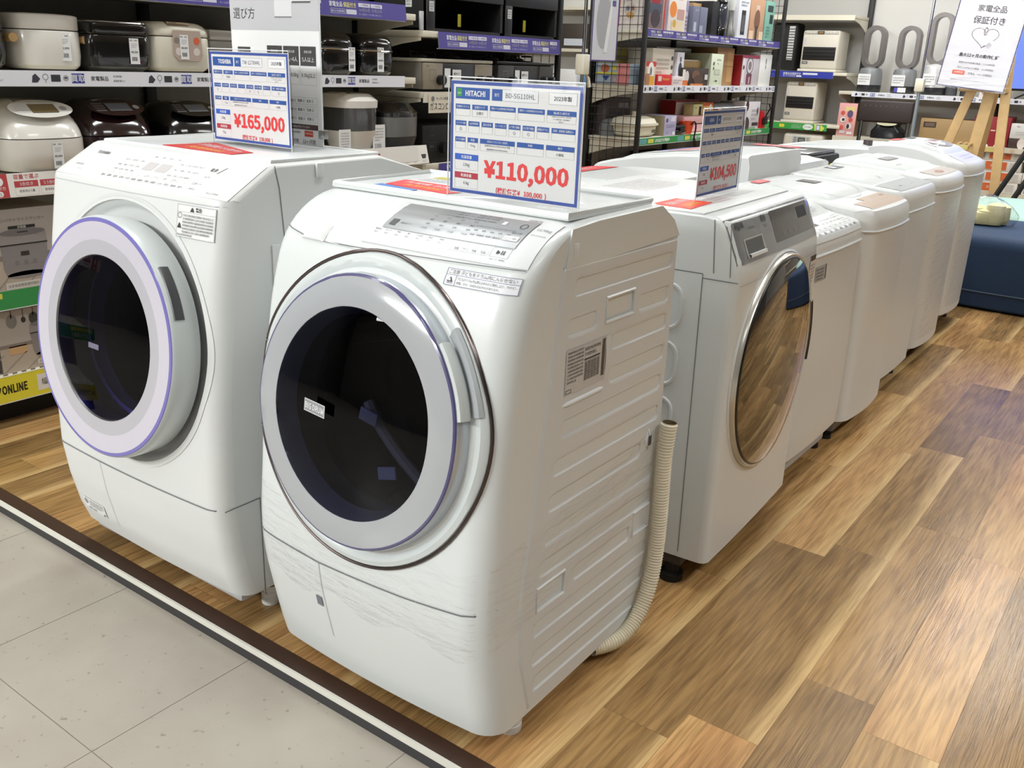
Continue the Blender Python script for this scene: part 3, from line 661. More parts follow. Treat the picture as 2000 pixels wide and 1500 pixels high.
# drain hose of the front washer
b = B(); pts = [(-.85, 1.52, .045), (-.825, 1.57, .042), (-.812, 1.62, .055), (-.808, 1.665, .095), (-.806, 1.69, .15), (-.805, 1.70, .22), (-.805, 1.702, .30), (-.806, 1.70, .38), (-.807, 1.698, .45), (-.805, 1.70, .5), (-.803, 1.702, .535)]
def resample(pts, step):
    pts = [Vector(p) for p in pts]
    for _ in range(3):
        q = [pts[0]]
        for a, c in zip(pts, pts[1:]): q += [a*.75+c*.25, a*.25+c*.75]
        pts = q+[pts[-1]]
    out = [pts[0]]; acc = 0
    for a, c in zip(pts, pts[1:]):
        d = (c-a).length; t = step-acc
        while t <= d: out.append(a+(c-a)*(t/d)); t += step
        acc = d-(t-step)
    return out
ph = resample(pts, .0023)
b.tube(ph, .0165, IVORY, 16, rad=[.0165+(.0022 if k % 3 == 0 else -.0006) for k in range(len(ph))], caps=False)
b.tube(ph[-6:], .0145, mat('hose_inside', (120, 108, 84), .6), 14, caps=False)
b.build('drain_hose', hw)

# --- drum washer with the smoked mirror door, front faces +X (authored facing -Y, then turned)
aw = thing('drum_washing_machine', 'white drum washing machine with big smoked mirror door and grey control strip', 'washing machine')
a_front = [(0, .085), (0, .3), (0, .6), (0, .80), (.002, .834), (.008, .842), (.045, .930), (.055, .938), (.09, .941), (.3, .942), (.54, .942)]
A = Shell(a_front, [(.565, .935), (.57, .92), (.57, .085)], -.305, .305, .022, .004, (0, .545, .26), sm=1)
b = B(); A.build(b, WHITE); body = b.build('body', aw)
b = B(); c = A.card(b); seamline(c, A, [(-.305, .79), (.305, .79)], .0009, LGREY)
cs = Cd(B(), frame((-.3056, 0, 0), (0, -1, 0), (0, 0, 1)))
for pts in ([(-.075, .10), (-.085, .81)], [(-.085, .81), (-.57, .81)], [(-.06, .815), (-.07, .935)], [(-.02, .81), (-.03, .93)], [(0, .8), (-.085, .8)]):
    (y0, z0), (y1, z1) = pts; d = math.dist(*pts); nx, nz = -(z1-z0)/d*.0011, (y1-y0)/d*.0011
    cs.poly([(y0-nx, z0-nz), (y1-nx, z1-nz), (y1+nx, z1+nz), (y0+nx, z0+nz)], SEAM)
b_side = cs.b; b.build('panel_seams', body); b = b_side
def loop_rib(bb, x, y0, y1, z0, z1, m=SIDEW):
    r = .03; pts = []
    for cy_, cz_, a0 in ((y1-r, z1-r, 0), (y0+r, z1-r, 90), (y0+r, z0+r, 180), (y1-r, z0+r, 270)):
        for k in range(5):
            a = math.radians(a0+22.5*k); pts.append((x, cy_+r*math.cos(a), cz_+r*math.sin(a)))
    bb.tube(pts, .005, m, 6, closed=True)
for z in (.70, .56, .42, .28, .14): loop_rib(b, -.3055, .13, .54, z-.03, z+.075)
b.build('side_panel', aw)
b = B(); c = A.card(b); l0, l1 = A.lz(.8425), A.lz(.929); pn = lambda f: l0+(l1-l0)*f
def bump_patch(sh, bb, u0, u1, la, lb, m, h=.002, n=6):
    rows = [[sh.pt(u0+(u1-u0)*i/24, la+(lb-la)*k/n, h) for i in range(25)] for k in range(n+1)]
    bb.loft(rows, m, True, False, False, False)
PNL = mat('aqua_panel_grey', (124, 126, 128), .22, coat=.6, bump=.35, nscale=38)
bump_patch(A, b, -.298, .302, l0-.006, l1+.006, PNL, .0018)
c = Cd(b, lambda u, v, w_: A.pt(u, v, w_+.0018))
LCD = mat('black_display', (20, 20, 22), .08, coat=.5, bump=.2, nscale=30)
c.rect(-.04, pn(.14), .255, pn(.96), LCD, 1, 3)
c.text('AQUA', -.245, pn(.83), .019, INK, 3, 'c', .075, .008); c.text('AQW-DX12N', -.175, pn(.72), .006, INK, 2, 'c', .05); c.text('電源', -.09, pn(.86), .016, INK, 3, 'c', .035, .006); c.text('切/入', -.085, pn(.66), .008, INK, 2)
for k in range(4): c.text(('洗濯', '乾燥', '標準', '予約')[k], .02+.045*k, pn(.3), .008, P(150, 150, 152), 2, 'c', .03)
c.rect(.16, pn(.55), .235, pn(.85), P(52, 54, 58), 2)
b.build('control_panel', aw)
b = B(); c = Cd(b, lambda u, v, w_: A.pt(u, v, w_+.002)); c.rect(-.24, pn(.02), -.12, pn(.5), P(176, 176, 170), 1, 2); c.rect(-.232, pn(.12), -.128, pn(.46), P(92, 94, 92), 2, 2)
rows = [[A.pt(-.232+.0104*i, pn(f), h) for i in range(11)] for f, h in ((.02, .003), (.03, .007), (.1, .008), (.12, .003))]; b.loft(rows, WHITE2, True, False, False, False); b.build('detergent_drawer', aw)
b = B(); tp = plane_at(0, .545, -.002, .0); SG = lambda prof, m, a0=0., a1=2*PI, seg=96: A.polar(b, 0, .545, prof, m, seg, a0, a1, tp)
SG([(.287, -.008), (.288, .0), (.284, .003), (.280, .0)], WHITE2); SG([(.281, .0), (.280, .010), (.277, .014), (.2725, .013)], mat('door_rim_silver', (206, 204, 196), .25, metal=.55, noise=.02)); SG([(.2725, .013), (.27, .016), (.266, .017)], BLACK)
door = b.build('door', aw)
b = B(); SG([(.267, .017), (.25, .0215), (.22, .027), (.15, .035), (.08, .039), (.001, .0405)], mat('smoked_mirror_glass', (22, 19, 18), .035, metal=.0, coat=1., noise=.02, spec=1.)); b.build('window', door)
b = B(); SG([(.262, .0185), (.268, .022), (.274, .018)], BLACK, math.radians(-12), math.radians(26), 20); b.build('handle', door)
b = B(); c = A.card(b); c.rect(.238, A.lz(.70), .292, A.lz(.785), P(226, 220, 214)); c.rect(.24, A.lz(.768), .29, A.lz(.783), P(70, 56, 50), 2); c.lines(.242, A.lz(.705), .288, A.lz(.76), 6, P(130, 100, 90), 2, .5, 3); b.build('energy_label', aw)
b = B(); c = A.card(b); c.frame(.235, A.lz(.10), .285, A.lz(.215), .0007, P(150, 150, 150)); c.text('MADE', .26, A.lz(.16), .006, P(160, 160, 160)); b.build('drain_filter_flap', aw)
b = B(); b.box(-.29, .29, .07, .55, .05, .086, DGREY, .004); b.build('base_frame', aw)
for x, y in ((-.27, .1), (.27, .1), (-.27, .52), (.27, .52)):
    b = B(); b.lathe([(0, 0), (.03, 0), (.03, .02), (.018, .024), (.018, .055)], BLACKM, 16, TR(x, y, 0)); b.build('foot', aw)
b = B(); b.box(-.295, .295, .10, .55, .94, .9445, WHITE2, .0018)
c = Cd(b, frame((0, 0, .9446), (1, 0, 0), (0, 1, 0))); c.lines(-.2, .14, .0, .22, 5, P(206, 170, 170), 1, .5, 2); c.lines(-.05, .36, .2, .5, 8, P(180, 172, 170), 1, .5, 22); c.frame(.06, .16, .2, .24, .003, P(214, 212, 210), 1); b.build('top_cover', aw)  # lid print: painted reflection of the price card, plus a real label
aw.location = (-.797, 2.247, 0); aw.rotation_euler = (0, 0, math.radians(92.6))

# --- top loading washers (authored facing -Y around the origin)
def top_loader(label, loc, rz, W, D, zf, top, seam, r=.05, bulge=.012, m=WHITE2, upper=WHITE, prints=None, lid=(.2, .92), group=None, base=.08, basem=MGREY, lean=.0, lidm=None):
    t = thing('top_loading_washing_machine', label, 'washing machine', group=group)
    fr = [(lean*.3, base), (.0, base+.05), (0, .4), (lean, seam), (lean+.002, zf-.02), (lean+.012, zf-.002)]+top
    S = Shell(fr, [(D, top[-1][1]-.03), (D, base)], -W/2, W/2, r, bulge, sm=1)
    b = B(); S.build(b, m); b.build('body', t)
    b = B(); xs = [-W/2+W*k/40 for k in range(41)]                       # top frame lip round front and sides
    path = [(-W/2-.001, D-.02, seam), (-W/2-.001, r+lean, seam)]+[tuple(S.pz(x, seam, .0012)) for x in xs]+[(W/2+.001, r+lean, seam), (W/2+.001, D-.02, seam)]
    b.tube(path, .0042, upper, 6); b.build('top_frame_lip', t)
    b = B(); c = Cd(b, lambda u, v, w_: S.pt(u, v, w_+.0006))
    def l_at(d):
        ks = [k for k in range(len(S.L)) if S.zs[k] >= zf-.03]
        for k in ks[:-1]:
            if S.front[k][0] <= d <= S.front[k+1][0]: return S.L[k]+(S.L[k+1]-S.L[k])*(d-S.front[k][0])/max(1e-9, S.front[k+1][0]-S.front[k][0])
        return S.L[ks[0]] if d < S.front[ks[0]][0] else S.L[-1]
    S.l_at = l_at
    lb = B(); n = 10; la, lc = S.l_at(lid[0]*D), S.l_at(lid[1]*D)
    rows = []
    for k in range(n+1):
        l = la+(lc-la)*k/n; e = .009 if 0 < k < n else 0
        rows.append([S.pt(-W/2+.035, l, -.002)]+[S.pt(-W/2+.038+(W-.076)*i/16, l, e) for i in range(17)]+[S.pt(W/2-.035, l, -.002)])
    lb.loft(rows, lidm or WHITE, False, False, False, False)
    lidp = lb.build('lid', t)
    if prints:
        pc = Cd(b, lambda u, v, w_: S.pt(u, v, w_+(.0098 if la < v < lc and abs(u) < W/2-.036 else .0008)))
        b2 = B(); prints(S, pc, t, Cd(b2, pc.mp))
        if b2.v: b2.build('stickers', t)
    if b.v: b.build('control_panel', t)
    bb = B(); bb.box(-W/2+.03, W/2-.03, .03, D-.03, .03, base+.01, basem, .01); bb.build('base_frame', t)
    for x in (-W/2+.05, W/2-.05):
        for y in (.06, D-.05):
            bb = B(); bb.lathe([(0, 0), (.022, 0), (.022, .015), (.014, .018), (.014, .035)], BLACKM, 14, TR(x, y, 0)); bb.build('foot', t)
    t.location = loc; t.rotation_euler = (0, 0, rz)
    return t, S
R90 = PI/2
def energy(k_, S, u, z):
    c.rect(u, S.lz(z), u+.055, S.lz(z+.085), P(206, 202, 196)); c.rect(u+.002, S.lz(z+.045), u+.053, S.lz(z+.053), P(70, 60, 55), 2); c.lines(u+.003, S.lz(z+.055), u+.05, S.lz(z+.08), 3, INK, 2, .5, 3); c.lines(u+.003, S.lz(z+.004), u+.025, S.lz(z+.04), 4, P(110, 104, 100), 2, .5, 5); c.rect(u+.03, S.lz(z+.01), u+.048, S.lz(z+.03), P(150, 146, 140), 2)
def pr3(S, c, t, k_):
    la, lb_ = S.l_at(.014), S.l_at(.105); f = lambda q: la+(lb_-la)*q
    c.rect(-.225, la, .225, lb_, mat('panel_white', (222, 225, 226), .25), 1, 8); c.rect(-.08, f(.62), -.045, f(.86), P(60, 26, 26), 2)
    rn = random.Random(5)
    for k in range(9): c.text(rn.choice(words), -.2+.047*k, f(.22), .010, INK, 2, 'c', .028, .01); c.text(rn.choice(words), -.2+.047*k, f(.4), .006, INK, 2, 'c', .025)
    for k in range(6): c.text(rn.choice(words), -.01+.036*k, f(.62), .008, INK, 2, 'c', .03); c.text(rn.choice(words), .02+.033*k, f(.82), .007, P(90, 90, 96), 2, 'c', .028)
    c.frame(.14, f(.5), .21, f(.95), .001, P(120, 120, 130), 2)
    k_.rect(-.20, S.lz(.665), -.12, S.lz(.71), P(176, 178, 178)); k_.lines(-.195, S.lz(.668), -.135, S.lz(.706), 4, INK, 2, .5, 4); k_.rect(-.122, S.lz(.668), -.114, S.lz(.712), P(84, 84, 86), 2)
    energy(k_, S, -.1, .18)
    ld = lambda d: S.l_at(d)
    k_.rect(.07, ld(.17), .12, ld(.2), P(110, 104, 100), 2); k_.lines(.03, ld(.13), .13, ld(.165), 3, P(140, 140, 140), 2, .5, 9)
    k_.rect(-.21, ld(.33), -.08, ld(.41), RED, 2); k_.text('乾燥', -.145, ld(.37), .03, PAPER, 3, 'c', .09); k_.rect(-.06, ld(.36), .04, ld(.44), P(70, 130, 200), 2)
top_loader('white top loader with pale keypad, first beyond the mirror door washer', (-.848, 2.90, 0), R90, .50, .53, .80, [(.03, .803), (.12, .818), (.2, .84), (.32, .862), (.52, .868)], .742, .03, .006, prints=pr3, lid=(.23, .95), base=.1, lean=.012, basem=LGREY)
def pr4(S, c, t, k_):
    ld = S.l_at; TAN = mat('beige_panel', (182, 158, 138), .4, noise=.03)
    c.rect(-.2, ld(.022), .21, ld(.085), TAN); c.rect(-.08, ld(.085), .215, ld(.115), TAN)
    rn = random.Random(8)
    for k in range(8): c.text(rn.choice(words), -.16+.045*k, ld(.06), .007, P(130, 108, 92), 2, 'c', .03)
    c.text('標準 おしゃれ着', .05, ld(.095), .007, P(130, 108, 92), 2, 'c', .1); c.rect(.12, ld(.085), .17, ld(.1), P(150, 128, 110), 2)
    k_.disc(0, ld(.3), .205, P(196, 198, 198), 2, .17, 40, .004)
    k_.rect(.02, ld(.3), .1, ld(.37), P(96, 88, 88), 2); k_.rect(.03, ld(.31), .06, ld(.36), P(60, 54, 54), 3); k_.rect(-.2, ld(.42), -.09, ld(.46), RED, 3); k_.text('税込', -.145, ld(.44), .02, PAPER, 4, 'c', .08)
    energy(k_, S, -.11, .17)
top_loader('white top loader with beige control strip and round lid line', (-.842, 3.415, 0), R90, .49, .51, .83, [(.03, .834), (.12, .842), (.3, .86), (.5, .866)], .758, .06, .02, prints=pr4, lid=(.3, .96))
def pr5(S, c, t, k_):
    ld = S.l_at; c.rect(-.235, ld(.025), .235, ld(.125), mat('grey_strip', (176, 179, 180), .3, noise=.02)); c.rect(-.12, ld(.06), -.08, ld(.07), P(140, 142, 144), 2); c.text('おまかせ 予約', .05, ld(.06), .008, P(120, 122, 124), 2, 'c', .1)
    k_.rect(.0, ld(.36), .13, ld(.41), P(84, 84, 86), 2); k_.rect(.02, ld(.37), .06, ld(.4), PAPER, 3); k_.lines(-.18, ld(.33), -.03, ld(.40), 3, P(180, 178, 176), 2, .5, 3); k_.poly([(-.05, ld(.16)), (.02, ld(.2)), (.025, ld(.2)), (-.04, ld(.16))], P(190, 192, 192), 2)
    k_.text('ビートウォッシュ', .2, S.lz(.6), .014, P(120, 116, 110), 1, 'c', .04)
top_loader('white top loader with grey strip along its flat lid, third of the top loaders', (-.884, 3.98, 0), R90, .52, .465, .838, [(.03, .842), (.12, .85), (.3, .864), (.455, .87)], .756, .045, .008, prints=pr5, lid=(.29, .97))
def pr6(S, c, t, k_):
    ld = S.l_at; c.rect(-.2, ld(.03), .21, ld(.1), mat('brown_print_strip', (190, 180, 172), .4, noise=.04)); c.disc(-.02, ld(.06), .055, P(160, 116, 92), 2, .016); c.text('パワフル', -.02, ld(.06), .012, PAPER, 3, 'c', .07)
    k_.rect(-.08, ld(.27), .1, ld(.32), P(120, 118, 116), 2); k_.lines(-.06, ld(.28), .08, ld(.315), 2, PAPER, 3, .6, 4)
    k_.rect(-.2, ld(.2), -.12, ld(.203), P(90, 90, 92), 2)
    s = Cd(k_.b, frame((-W6/2-.0008, 0, 0), (0, -1, 0), (0, 0, 1))); s.text('給水ホース', -.2, .825, .012, INK, 1, 'c', .05)
W6 = .54
t6, S6 = top_loader('white top loader in stretch film with rounded front, before the tallest one', (-.905, 4.58, 0), R90, W6, .47, .845, [(.03, .85), (.13, .862), (.3, .88), (.45, .89)], .782, .075, .03, prints=pr6, lid=(.3, .9))
def film(t, S, W, z0, z1):
    b = B(); rows = []
    for z in (z0, (z0+z1)/2, z1): rows.append([S.pz(-W/2+W*k/24, z, .004) for k in range(25)])
    b.loft(rows, WRAP, True, False, False, False); b.build('wrapping_film', t)
# films are authored in the machine's own space, so undo placement while adding
def add_film(t, S, W, z0, z1):
    l, r = t.location.copy(), t.rotation_euler.copy(); t.location = (0, 0, 0); t.rotation_euler = (0, 0, 0); film(t, S, W, z0, z1); t.location = l; t.rotation_euler = r
add_film(t6, S6, W6, .12, .76)
def pr7(S, c, t, k_):
    ld = S.l_at; c.rect(-.2, ld(.02), .2, ld(.1), mat('lilac_white_panel', (214, 214, 232), .3, noise=.02)); c.lines(-.1, ld(.04), .15, ld(.085), 2, P(186, 184, 214), 2, .5, 2)
    c.disc(.06, ld(.21), .15, mat('violet_lid_window', (52, 42, 92), .12, coat=.5, noise=.03), 2, .06); k_.poly([(-.17, ld(.17)), (.03, ld(.2)), (.02, ld(.26)), (-.16, ld(.23))], PAPER, 3); k_.lines(-.14, ld(.19), .0, ld(.22), 1, INK, 4, .5, 2)
    k_.rect(-.21, ld(.34), -.06, ld(.4), RED, 2); k_.rect(.02, ld(.33), .12, ld(.37), P(60, 56, 62), 3)
    s = Cd(k_.b, frame((-.2708, 0, 0), (0, -1, 0), (0, 0, 1))); s.text('給水ホース', -.16, .835, .012, INK, 1, 'c', .05)
t7, S7 = top_loader('tall white top loader with arched lid and violet window, last before the navy ottoman', (-.94, 5.25, 0), R90, .54, .45, .86, [(.03, .866), (.06, .876), (.13, .905), (.22, .928), (.32, .936), (.40, .935), (.435, .92)], .80, .08, .03, prints=pr7, lid=(.24, .9), base=.1, basem=DGREY)
add_film(t7, S7, .54, .14, .80)
def knob(t, x, y, z):
    l, r = t.location.copy(), t.rotation_euler.copy(); t.location = (0, 0, 0); t.rotation_euler = (0, 0, 0)
    b = B(); b.cyl((x, y, z-.03), (x, y, z), .014, DGREY, 12); b.cyl((x, y, z-.008), (x, y, z+.02), .024, mat('inlet_knob', (70, 60, 60), .4, noise=.03), 14); b.build('water_inlet', t)
    t.location = l; t.rotation_euler = r
# back row, fronts face -X
def prt1(S, c, t, k_):
    ld = S.l_at; c.rect(-.2, ld(.1), .1, ld(.25), RED, 2); c.rect(-.2, ld(.06), .1, ld(.1), P(64, 96, 180), 3); c.text('お買得', -.05, ld(.18), .05, PAPER, 3, 'c', .2); c.rect(.12, ld(.1), .2, ld(.2), PAPER, 2)
t1, S1 = top_loader('white back row top loader with red and blue leaflet, behind the mirror door washer', (-2.05, 2.96, 0), -R90, .56, .6, .855, [(.03, .858), (.1, .866), (.3, .88), (.59, .885)], .79, .05, .01, prints=prt1)
def prt2(S, c, t, k_):
    ld = S.l_at; c.rect(-.2, ld(.2), .2, ld(.42), P(226, 226, 232), 2); c.rect(-.18, ld(.3), .15, ld(.4), P(196, 110, 104), 3); c.rect(-.18, ld(.22), .1, ld(.28), P(96, 104, 170), 3); c.rect(-.1, ld(.12), -.03, ld(.15), DGREY, 2)
    s = Cd(k_.b, frame((.2708, 0, 0), (0, 1, 0), (0, 0, 1))); s.text('給水ホース', .13, .835, .014, INK, 1, 'c', .06)
t2, S2 = top_loader('long white top loader with side lettering, standing higher in the back row', (-2.06, 3.62, 0), -R90, .54, .70, .862, [(.03, .872), (.1, .89), (.2, .91), (.4, .935), (.69, .952)], .80, .04, .008, prints=prt2)
t3, S3 = top_loader('white top loader with brown inlet knob, next to the black appliance', (-2.0, 4.14, 0), -R90, .48, .60, .85, [(.03, .853), (.1, .86), (.3, .875), (.56, .885), (.59, .878)], .78, .045, .008)
knob(t3, .1, .5, .895)
t5, S5 = top_loader('white top loader with brown inlet knob, farthest in the back row', (-2.0, 5.35, 0), -R90, .56, .60, .86, [(.03, .864), (.1, .87), (.3, .885), (.59, .895)], .80, .045, .008)
knob(t5, .12, .52, .905)
# black top loader
t4 = thing('top_loading_washing_machine', 'black boxy washing machine with dial rings and red leaflet in the back row', 'washing machine', (-1.79, 4.64, 0))
b = B(); b.box(-2.08, -1.5, 4.41, 4.85, .05, .875, BLACKM, .012); b.build('body', t4)
b = B(); b.box(-2.06, -1.52, 4.43, 4.83, .874, .892, mat('black_lid', (30, 30, 32), .3, coat=.2, noise=.05), .006)
c = Cd(b, frame((-1.79, 4.63, .8925), (1, 0, 0), (0, 1, 0))); c.disc(-.08, -.02, .13, P(58, 58, 62), 1, .13, 30, .012); c.rect(-.12, .06, .12, .16, P(196, 70, 76), 2); c.text('お買得', 0, .11, .05, PAPER, 3, 'c', .2); c.disc(-.05, -.12, .025, PAPER, 2); c.rect(.13, -.02, .19, .03, PAPER, 2); c.frame(-.2, -.16, .24, .17, .004, P(70, 70, 74), 1)
b.build('lid', t4)
b = B(); b.tube([(-1.475, 4.55+.035*math.cos(a*PI/8), .80+.06*math.sin(a*PI/8)) for a in range(16)], .006, MGREY, 6, closed=True); b.tube([(-1.47, 4.62, .83), (-1.46, 4.68, .842), (-1.47, 4.76, .84)], .007, YEL, 6); b.build('power_cord', t4)
for x in (-2.03, -1.55):
    for y in (4.46, 4.8):
        b = B(); b.lathe([(0, 0), (.022, 0), (.022, .02), (.015, .055)], BLACKM, 12, TR(x, y, 0)); b.build('foot', t4)
# drum washer of the back row, mostly hidden
t0 = thing('drum_washing_machine', 'white drum washing machine of the back row between the violet and mirror door washers', 'washing machine')
S0 = Shell([(.03, .08), (0, .3), (.01, .55), (.04, .8), (.07, .88), (.13, .9), (.3, .905), (.5, .905)], [(.58, .88), (.58, .08)], -.3, .3, .05, .01)
b = B(); S0.build(b, WHITE2); b.build('body', t0)
b = B(); tq = plane_at(0, .5, -.01, .06); S0.polar(b, 0, .5, [(.24, -.02), (.24, .02), (.2, .03), (.16, .03)], LV, 48, tilt=tq); S0.polar(b, 0, .5, [(.16, .03), (.08, .036), (.001, .038)], mat('dark_window', (22, 22, 34), .05, coat=.6), 48, tilt=tq); b.build('door', t0)
for x in (-.25, .25): washer_foot(t0, x, .1, .022, .085); washer_foot(t0, x, .5, .022, .085)
t0.location = (-2.1, 2.27, 0); t0.rotation_euler = (0, 0, -R90)

# ---------------------------------------------------------------- price cards in acrylic stands
def price_card(label, brand, model, year, kg, dry, price, notax, marks, loc, rz, extra):
    t = thing('price_card_stand', label, 'price card', loc, rz)
    l, r = t.location.copy(), t.rotation_euler.copy(); t.location = (0, 0, 0); t.rotation_euler = (0, 0, 0)
    Wd, Hh = .297, .21; z0 = .004
    b = B(); b.box(-Wd/2+.004, Wd/2-.004, -.0006, .0006, z0+.003, z0+Hh-.003, P(222, 222, 222, .5))
    c = Cd(b, YF(-Wd/2, -.0007, z0), .0002); u = lambda px: (px-32)/1490*Wd; v = lambda f: Hh*f
    fr = P(58, 82, 158)
    c.frame(.0045, .0045, Wd-.0045, Hh-.0045, .0058, fr)
    GB = P(224, 227, 230); LN = P(150, 154, 160); BL = P(40, 84, 160)
    x0, x1 = .0155, Wd-.0155
    # row 1
    y1, y0 = v(.925), v(.83)
    c.rect(x0, y0, x0+.079, y1, BL); c.text(brand, x0+.046, (y0+y1)/2, .0105, PAPER, 2, 'c', .05, .012)
    if extra: c.rect(x0+.003, y0+.004, x0+.0145, y1-.002, P(46, 150, 60), 2); c.text('保証付', x0+.0088, (y0+y1)/2, .003, PAPER, 3, 'c', .009)
    a = x0+.084; c.rect(a, y0, a+.0235, y1, BL); c.text('型番', a+.0118, (y0+y1)/2, .0055, PAPER, 2, bold=.01); c.rect(a+.0235, y0, a+.102, y1, GB); c.frame(a+.0235, y0, a+.102, y1, .0005, LN, 2); c.text(model, a+.063, (y0+y1)/2, .0095, INK, 2, 'c', .068)
    a = x1-.058; c.rect(a, y0, x1, y1, P(232, 234, 236)); c.frame(a, y0, x1, y1, .0005, LN, 2); c.text(year, (a+x1)/2, (y0+y1)/2, .0085, INK, 2, 'c', .042, .006)
    def row(yt, hh, bh, cols):
        n = sum(w_ for w_, *_ in cols); gap = .0048; tot = x1-x0-gap*(len(cols)-1); x = x0
        for w_, hd, bd in cols:
            ww = tot*w_/n
            c.rect(x, yt-hh, x+ww, yt, BL); c.text(hd, x+ww/2, yt-hh/2, hh*.52, PAPER, 2, 'c', ww*.86)
            c.frame(x, yt-hh-bh, x+ww, yt-hh, .0004, LN)
            if bd:
                bl = bd.split('|')
                for k, q in enumerate(bl): c.text(q, x+ww/2, yt-hh-bh*(k+.5)/len(bl), min(.0052, bh*.6/len(bl)), INK, 2, 'c', ww*.9)
            x += ww+gap
    row(v(.785), .0085, .0125, [(1.9, '洗濯物スタイル', ''), (2, '設置タイプ', '左開き'), (3.2, '騒音レベル(洗濯時/脱水時/乾燥時)', ''), (3.2, '標準コース目安時間(60Hz/50Hz)', ''), (3.35, '幅x高さx奥行き', '本体幅600(630)×奥行715×高さ1050|ホース高さ含む・給水栓高さ|目安です')])
    row(v(.645), .0085, .0125, [(2, 'インバーター制御', '○' if marks[0] else ''), (2, 'Ag抗菌機能', ''), (2, '温水洗浄', ''), (2, 'ヒートポンプ', ''), (2, 'シワ取り機能', '○' if marks[1] else ''), (2, 'カビ取り機能', '○' if marks[2] else ''), (2, '自動おそうじ', ''), (3.8, '洗剤・柔軟剤 自動投入', '○' if marks[3] else '')])
    row(v(.505), .0085, .0130, [(2, 'スマホ連携', ''), (2, '質量', '77 kg'), (6.4, '1回あたりのコスト(目安)', '洗濯時目安:約2.6円(50/60Hz)/洗濯|乾燥時目安:約27円(50/60Hz)'), (4.7, '特徴', ''), (4.8, '備考', '小傷有')])
    for yt, col, hd, val in ((v(.36), P(44, 92, 190), '洗濯容量', kg), (v(.20), P(176, 48, 66), '乾燥容量', dry)):
        c.rect(x0, yt-.011, x0+.056, yt, col); c.text(hd, x0+.028, yt-.0055, .0062, PAPER, 2, bold=.01); c.frame(x0, yt-.029, x0+.056, yt-.011, .0004, LN); c.text(val, x0+.028, yt-.020, .0075, INK, 2)
    PR = P(222, 60, 62)
    c.text(price, (x0+.066+x1-.006)/2, v(.235), .041, PR, 3, fit=x1-x0-.078, bold=.013); c.text('(税抜価格¥   %s  )' % notax, x0+.155, v(.075), .0125, PR, 3, 'c', .115, .008)
    b.build('printed_card', t)
    b = B(); th = .0022
    b.box(-Wd/2, Wd/2, -.0035, -.0012, 0, z0+Hh+.002, ACRYL, .0005); b.box(-Wd/2, Wd/2, .0012, .0035, 0, z0+Hh+.002, ACRYL, .0005); b.box(-Wd/2, Wd/2, -.045, .045, 0, .002, ACRYL, .0005)
    b.tube([(-Wd/2, -.0024, 0), (-Wd/2, -.0024, z0+Hh+.002), (Wd/2, -.0024, z0+Hh+.002), (Wd/2, -.0024, 0)], .0014, mat('acrylic_edge', (226, 230, 232), .15, noise=.01), 6)
    b.build('acrylic_holder', t)
    t.location = l; t.rotation_euler = r; return t
price_card('clear stand with 110,000 yen price card, on the washer with silver control strip', 'HITACHI', 'BD-SG110HL', '2023年製', '11kg', '6 kg', '¥110,000', '100,000', (1, 1, 1, 0), (-1.013, 1.385, 1.0046), 0, True)
price_card('clear stand with 165,000 yen price card, on the violet rimmed washer', 'TOSHIBA', 'TW-127XM4L', '2025年製', '12kg', '7 kg', '¥165,000', '150,000', (1, 1, 1, 1), (-1.822, 1.452, 1.0387), math.radians(-2), False)
price_card('clear stand with 104,500 yen price card, on the mirror door washer', 'AQUA', 'AQW-DX12N', '2022年製', '12kg', '6 kg', '¥104,500', '95,000', (1, 0, 0, 0), (-.999, 2.262, .9447), math.radians(93.5), False)

# leaflets lying on the washers
def leaflet(label, z, quad, base, marks, group=None):
    b = B(); q = [Vector((x, y, z)) for x, y in quad]; up_ = Vector((0, 0, .0012))
    b.add([*q, *[p+up_ for p in q]], [(3, 2, 1, 0), (4, 5, 6, 7), (0, 1, 5, 4), (1, 2, 6, 5), (2, 3, 7, 6), (3, 0, 4, 7)], base)
    def mp(u, v, w_): return (q[0]*(1-u)+q[1]*u)*(1-v)+(q[3]*(1-u)+q[2]*u)*v+Vector((0, 0, .0013+w_))
    marks(Cd(b, mp, .0003)); return tag(b.build('leaflet'), label, 'leaflet', group)
def red_marks(c): c.text('洗濯機 お買得!', .5, .68, .26, PAPER, 1, fit=.8); c.text('長期保証', .5, .28, .24, P(250, 190, 60), 1, fit=.6)
leaflet('red leaflet with yellow lettering, at the left of the 110,000 yen card', 1.0047, [(-1.345, 1.405), (-1.165, 1.385), (-1.15, 1.475), (-1.365, 1.485)], RED, red_marks)
leaflet('blue topped leaflet at the near edge of the red one', 1.0047, [(-1.35, 1.345), (-1.235, 1.345), (-1.24, 1.383), (-1.352, 1.4)], P(74, 128, 200), lambda c: c.rect(.02, .02, .98, .5, PAPER, 1))
leaflet('white leaflet with olive band, behind the red one', 1.0047, [(-1.355, 1.49), (-1.2, 1.48), (-1.2, 1.58), (-1.36, 1.585)], P(210, 212, 214), lambda c: (c.rect(.1, .6, .98, .95, P(184, 176, 60), 1), c.lines(.05, .1, .95, .5, 3, P(120, 120, 130), 1)))
leaflet('red leaflet under the 165,000 yen card stand', 1.0387, [(-1.96, 1.305), (-1.70, 1.292), (-1.705, 1.36), (-1.945, 1.44)], P(200, 48, 48), red_marks)
leaflet('red and yellow leaflet under the 104,500 yen card stand', .9447, [(-.93, 1.975), (-.945, 2.12), (-1.04, 2.115), (-1.035, 1.985)], P(224, 70, 50), red_marks)

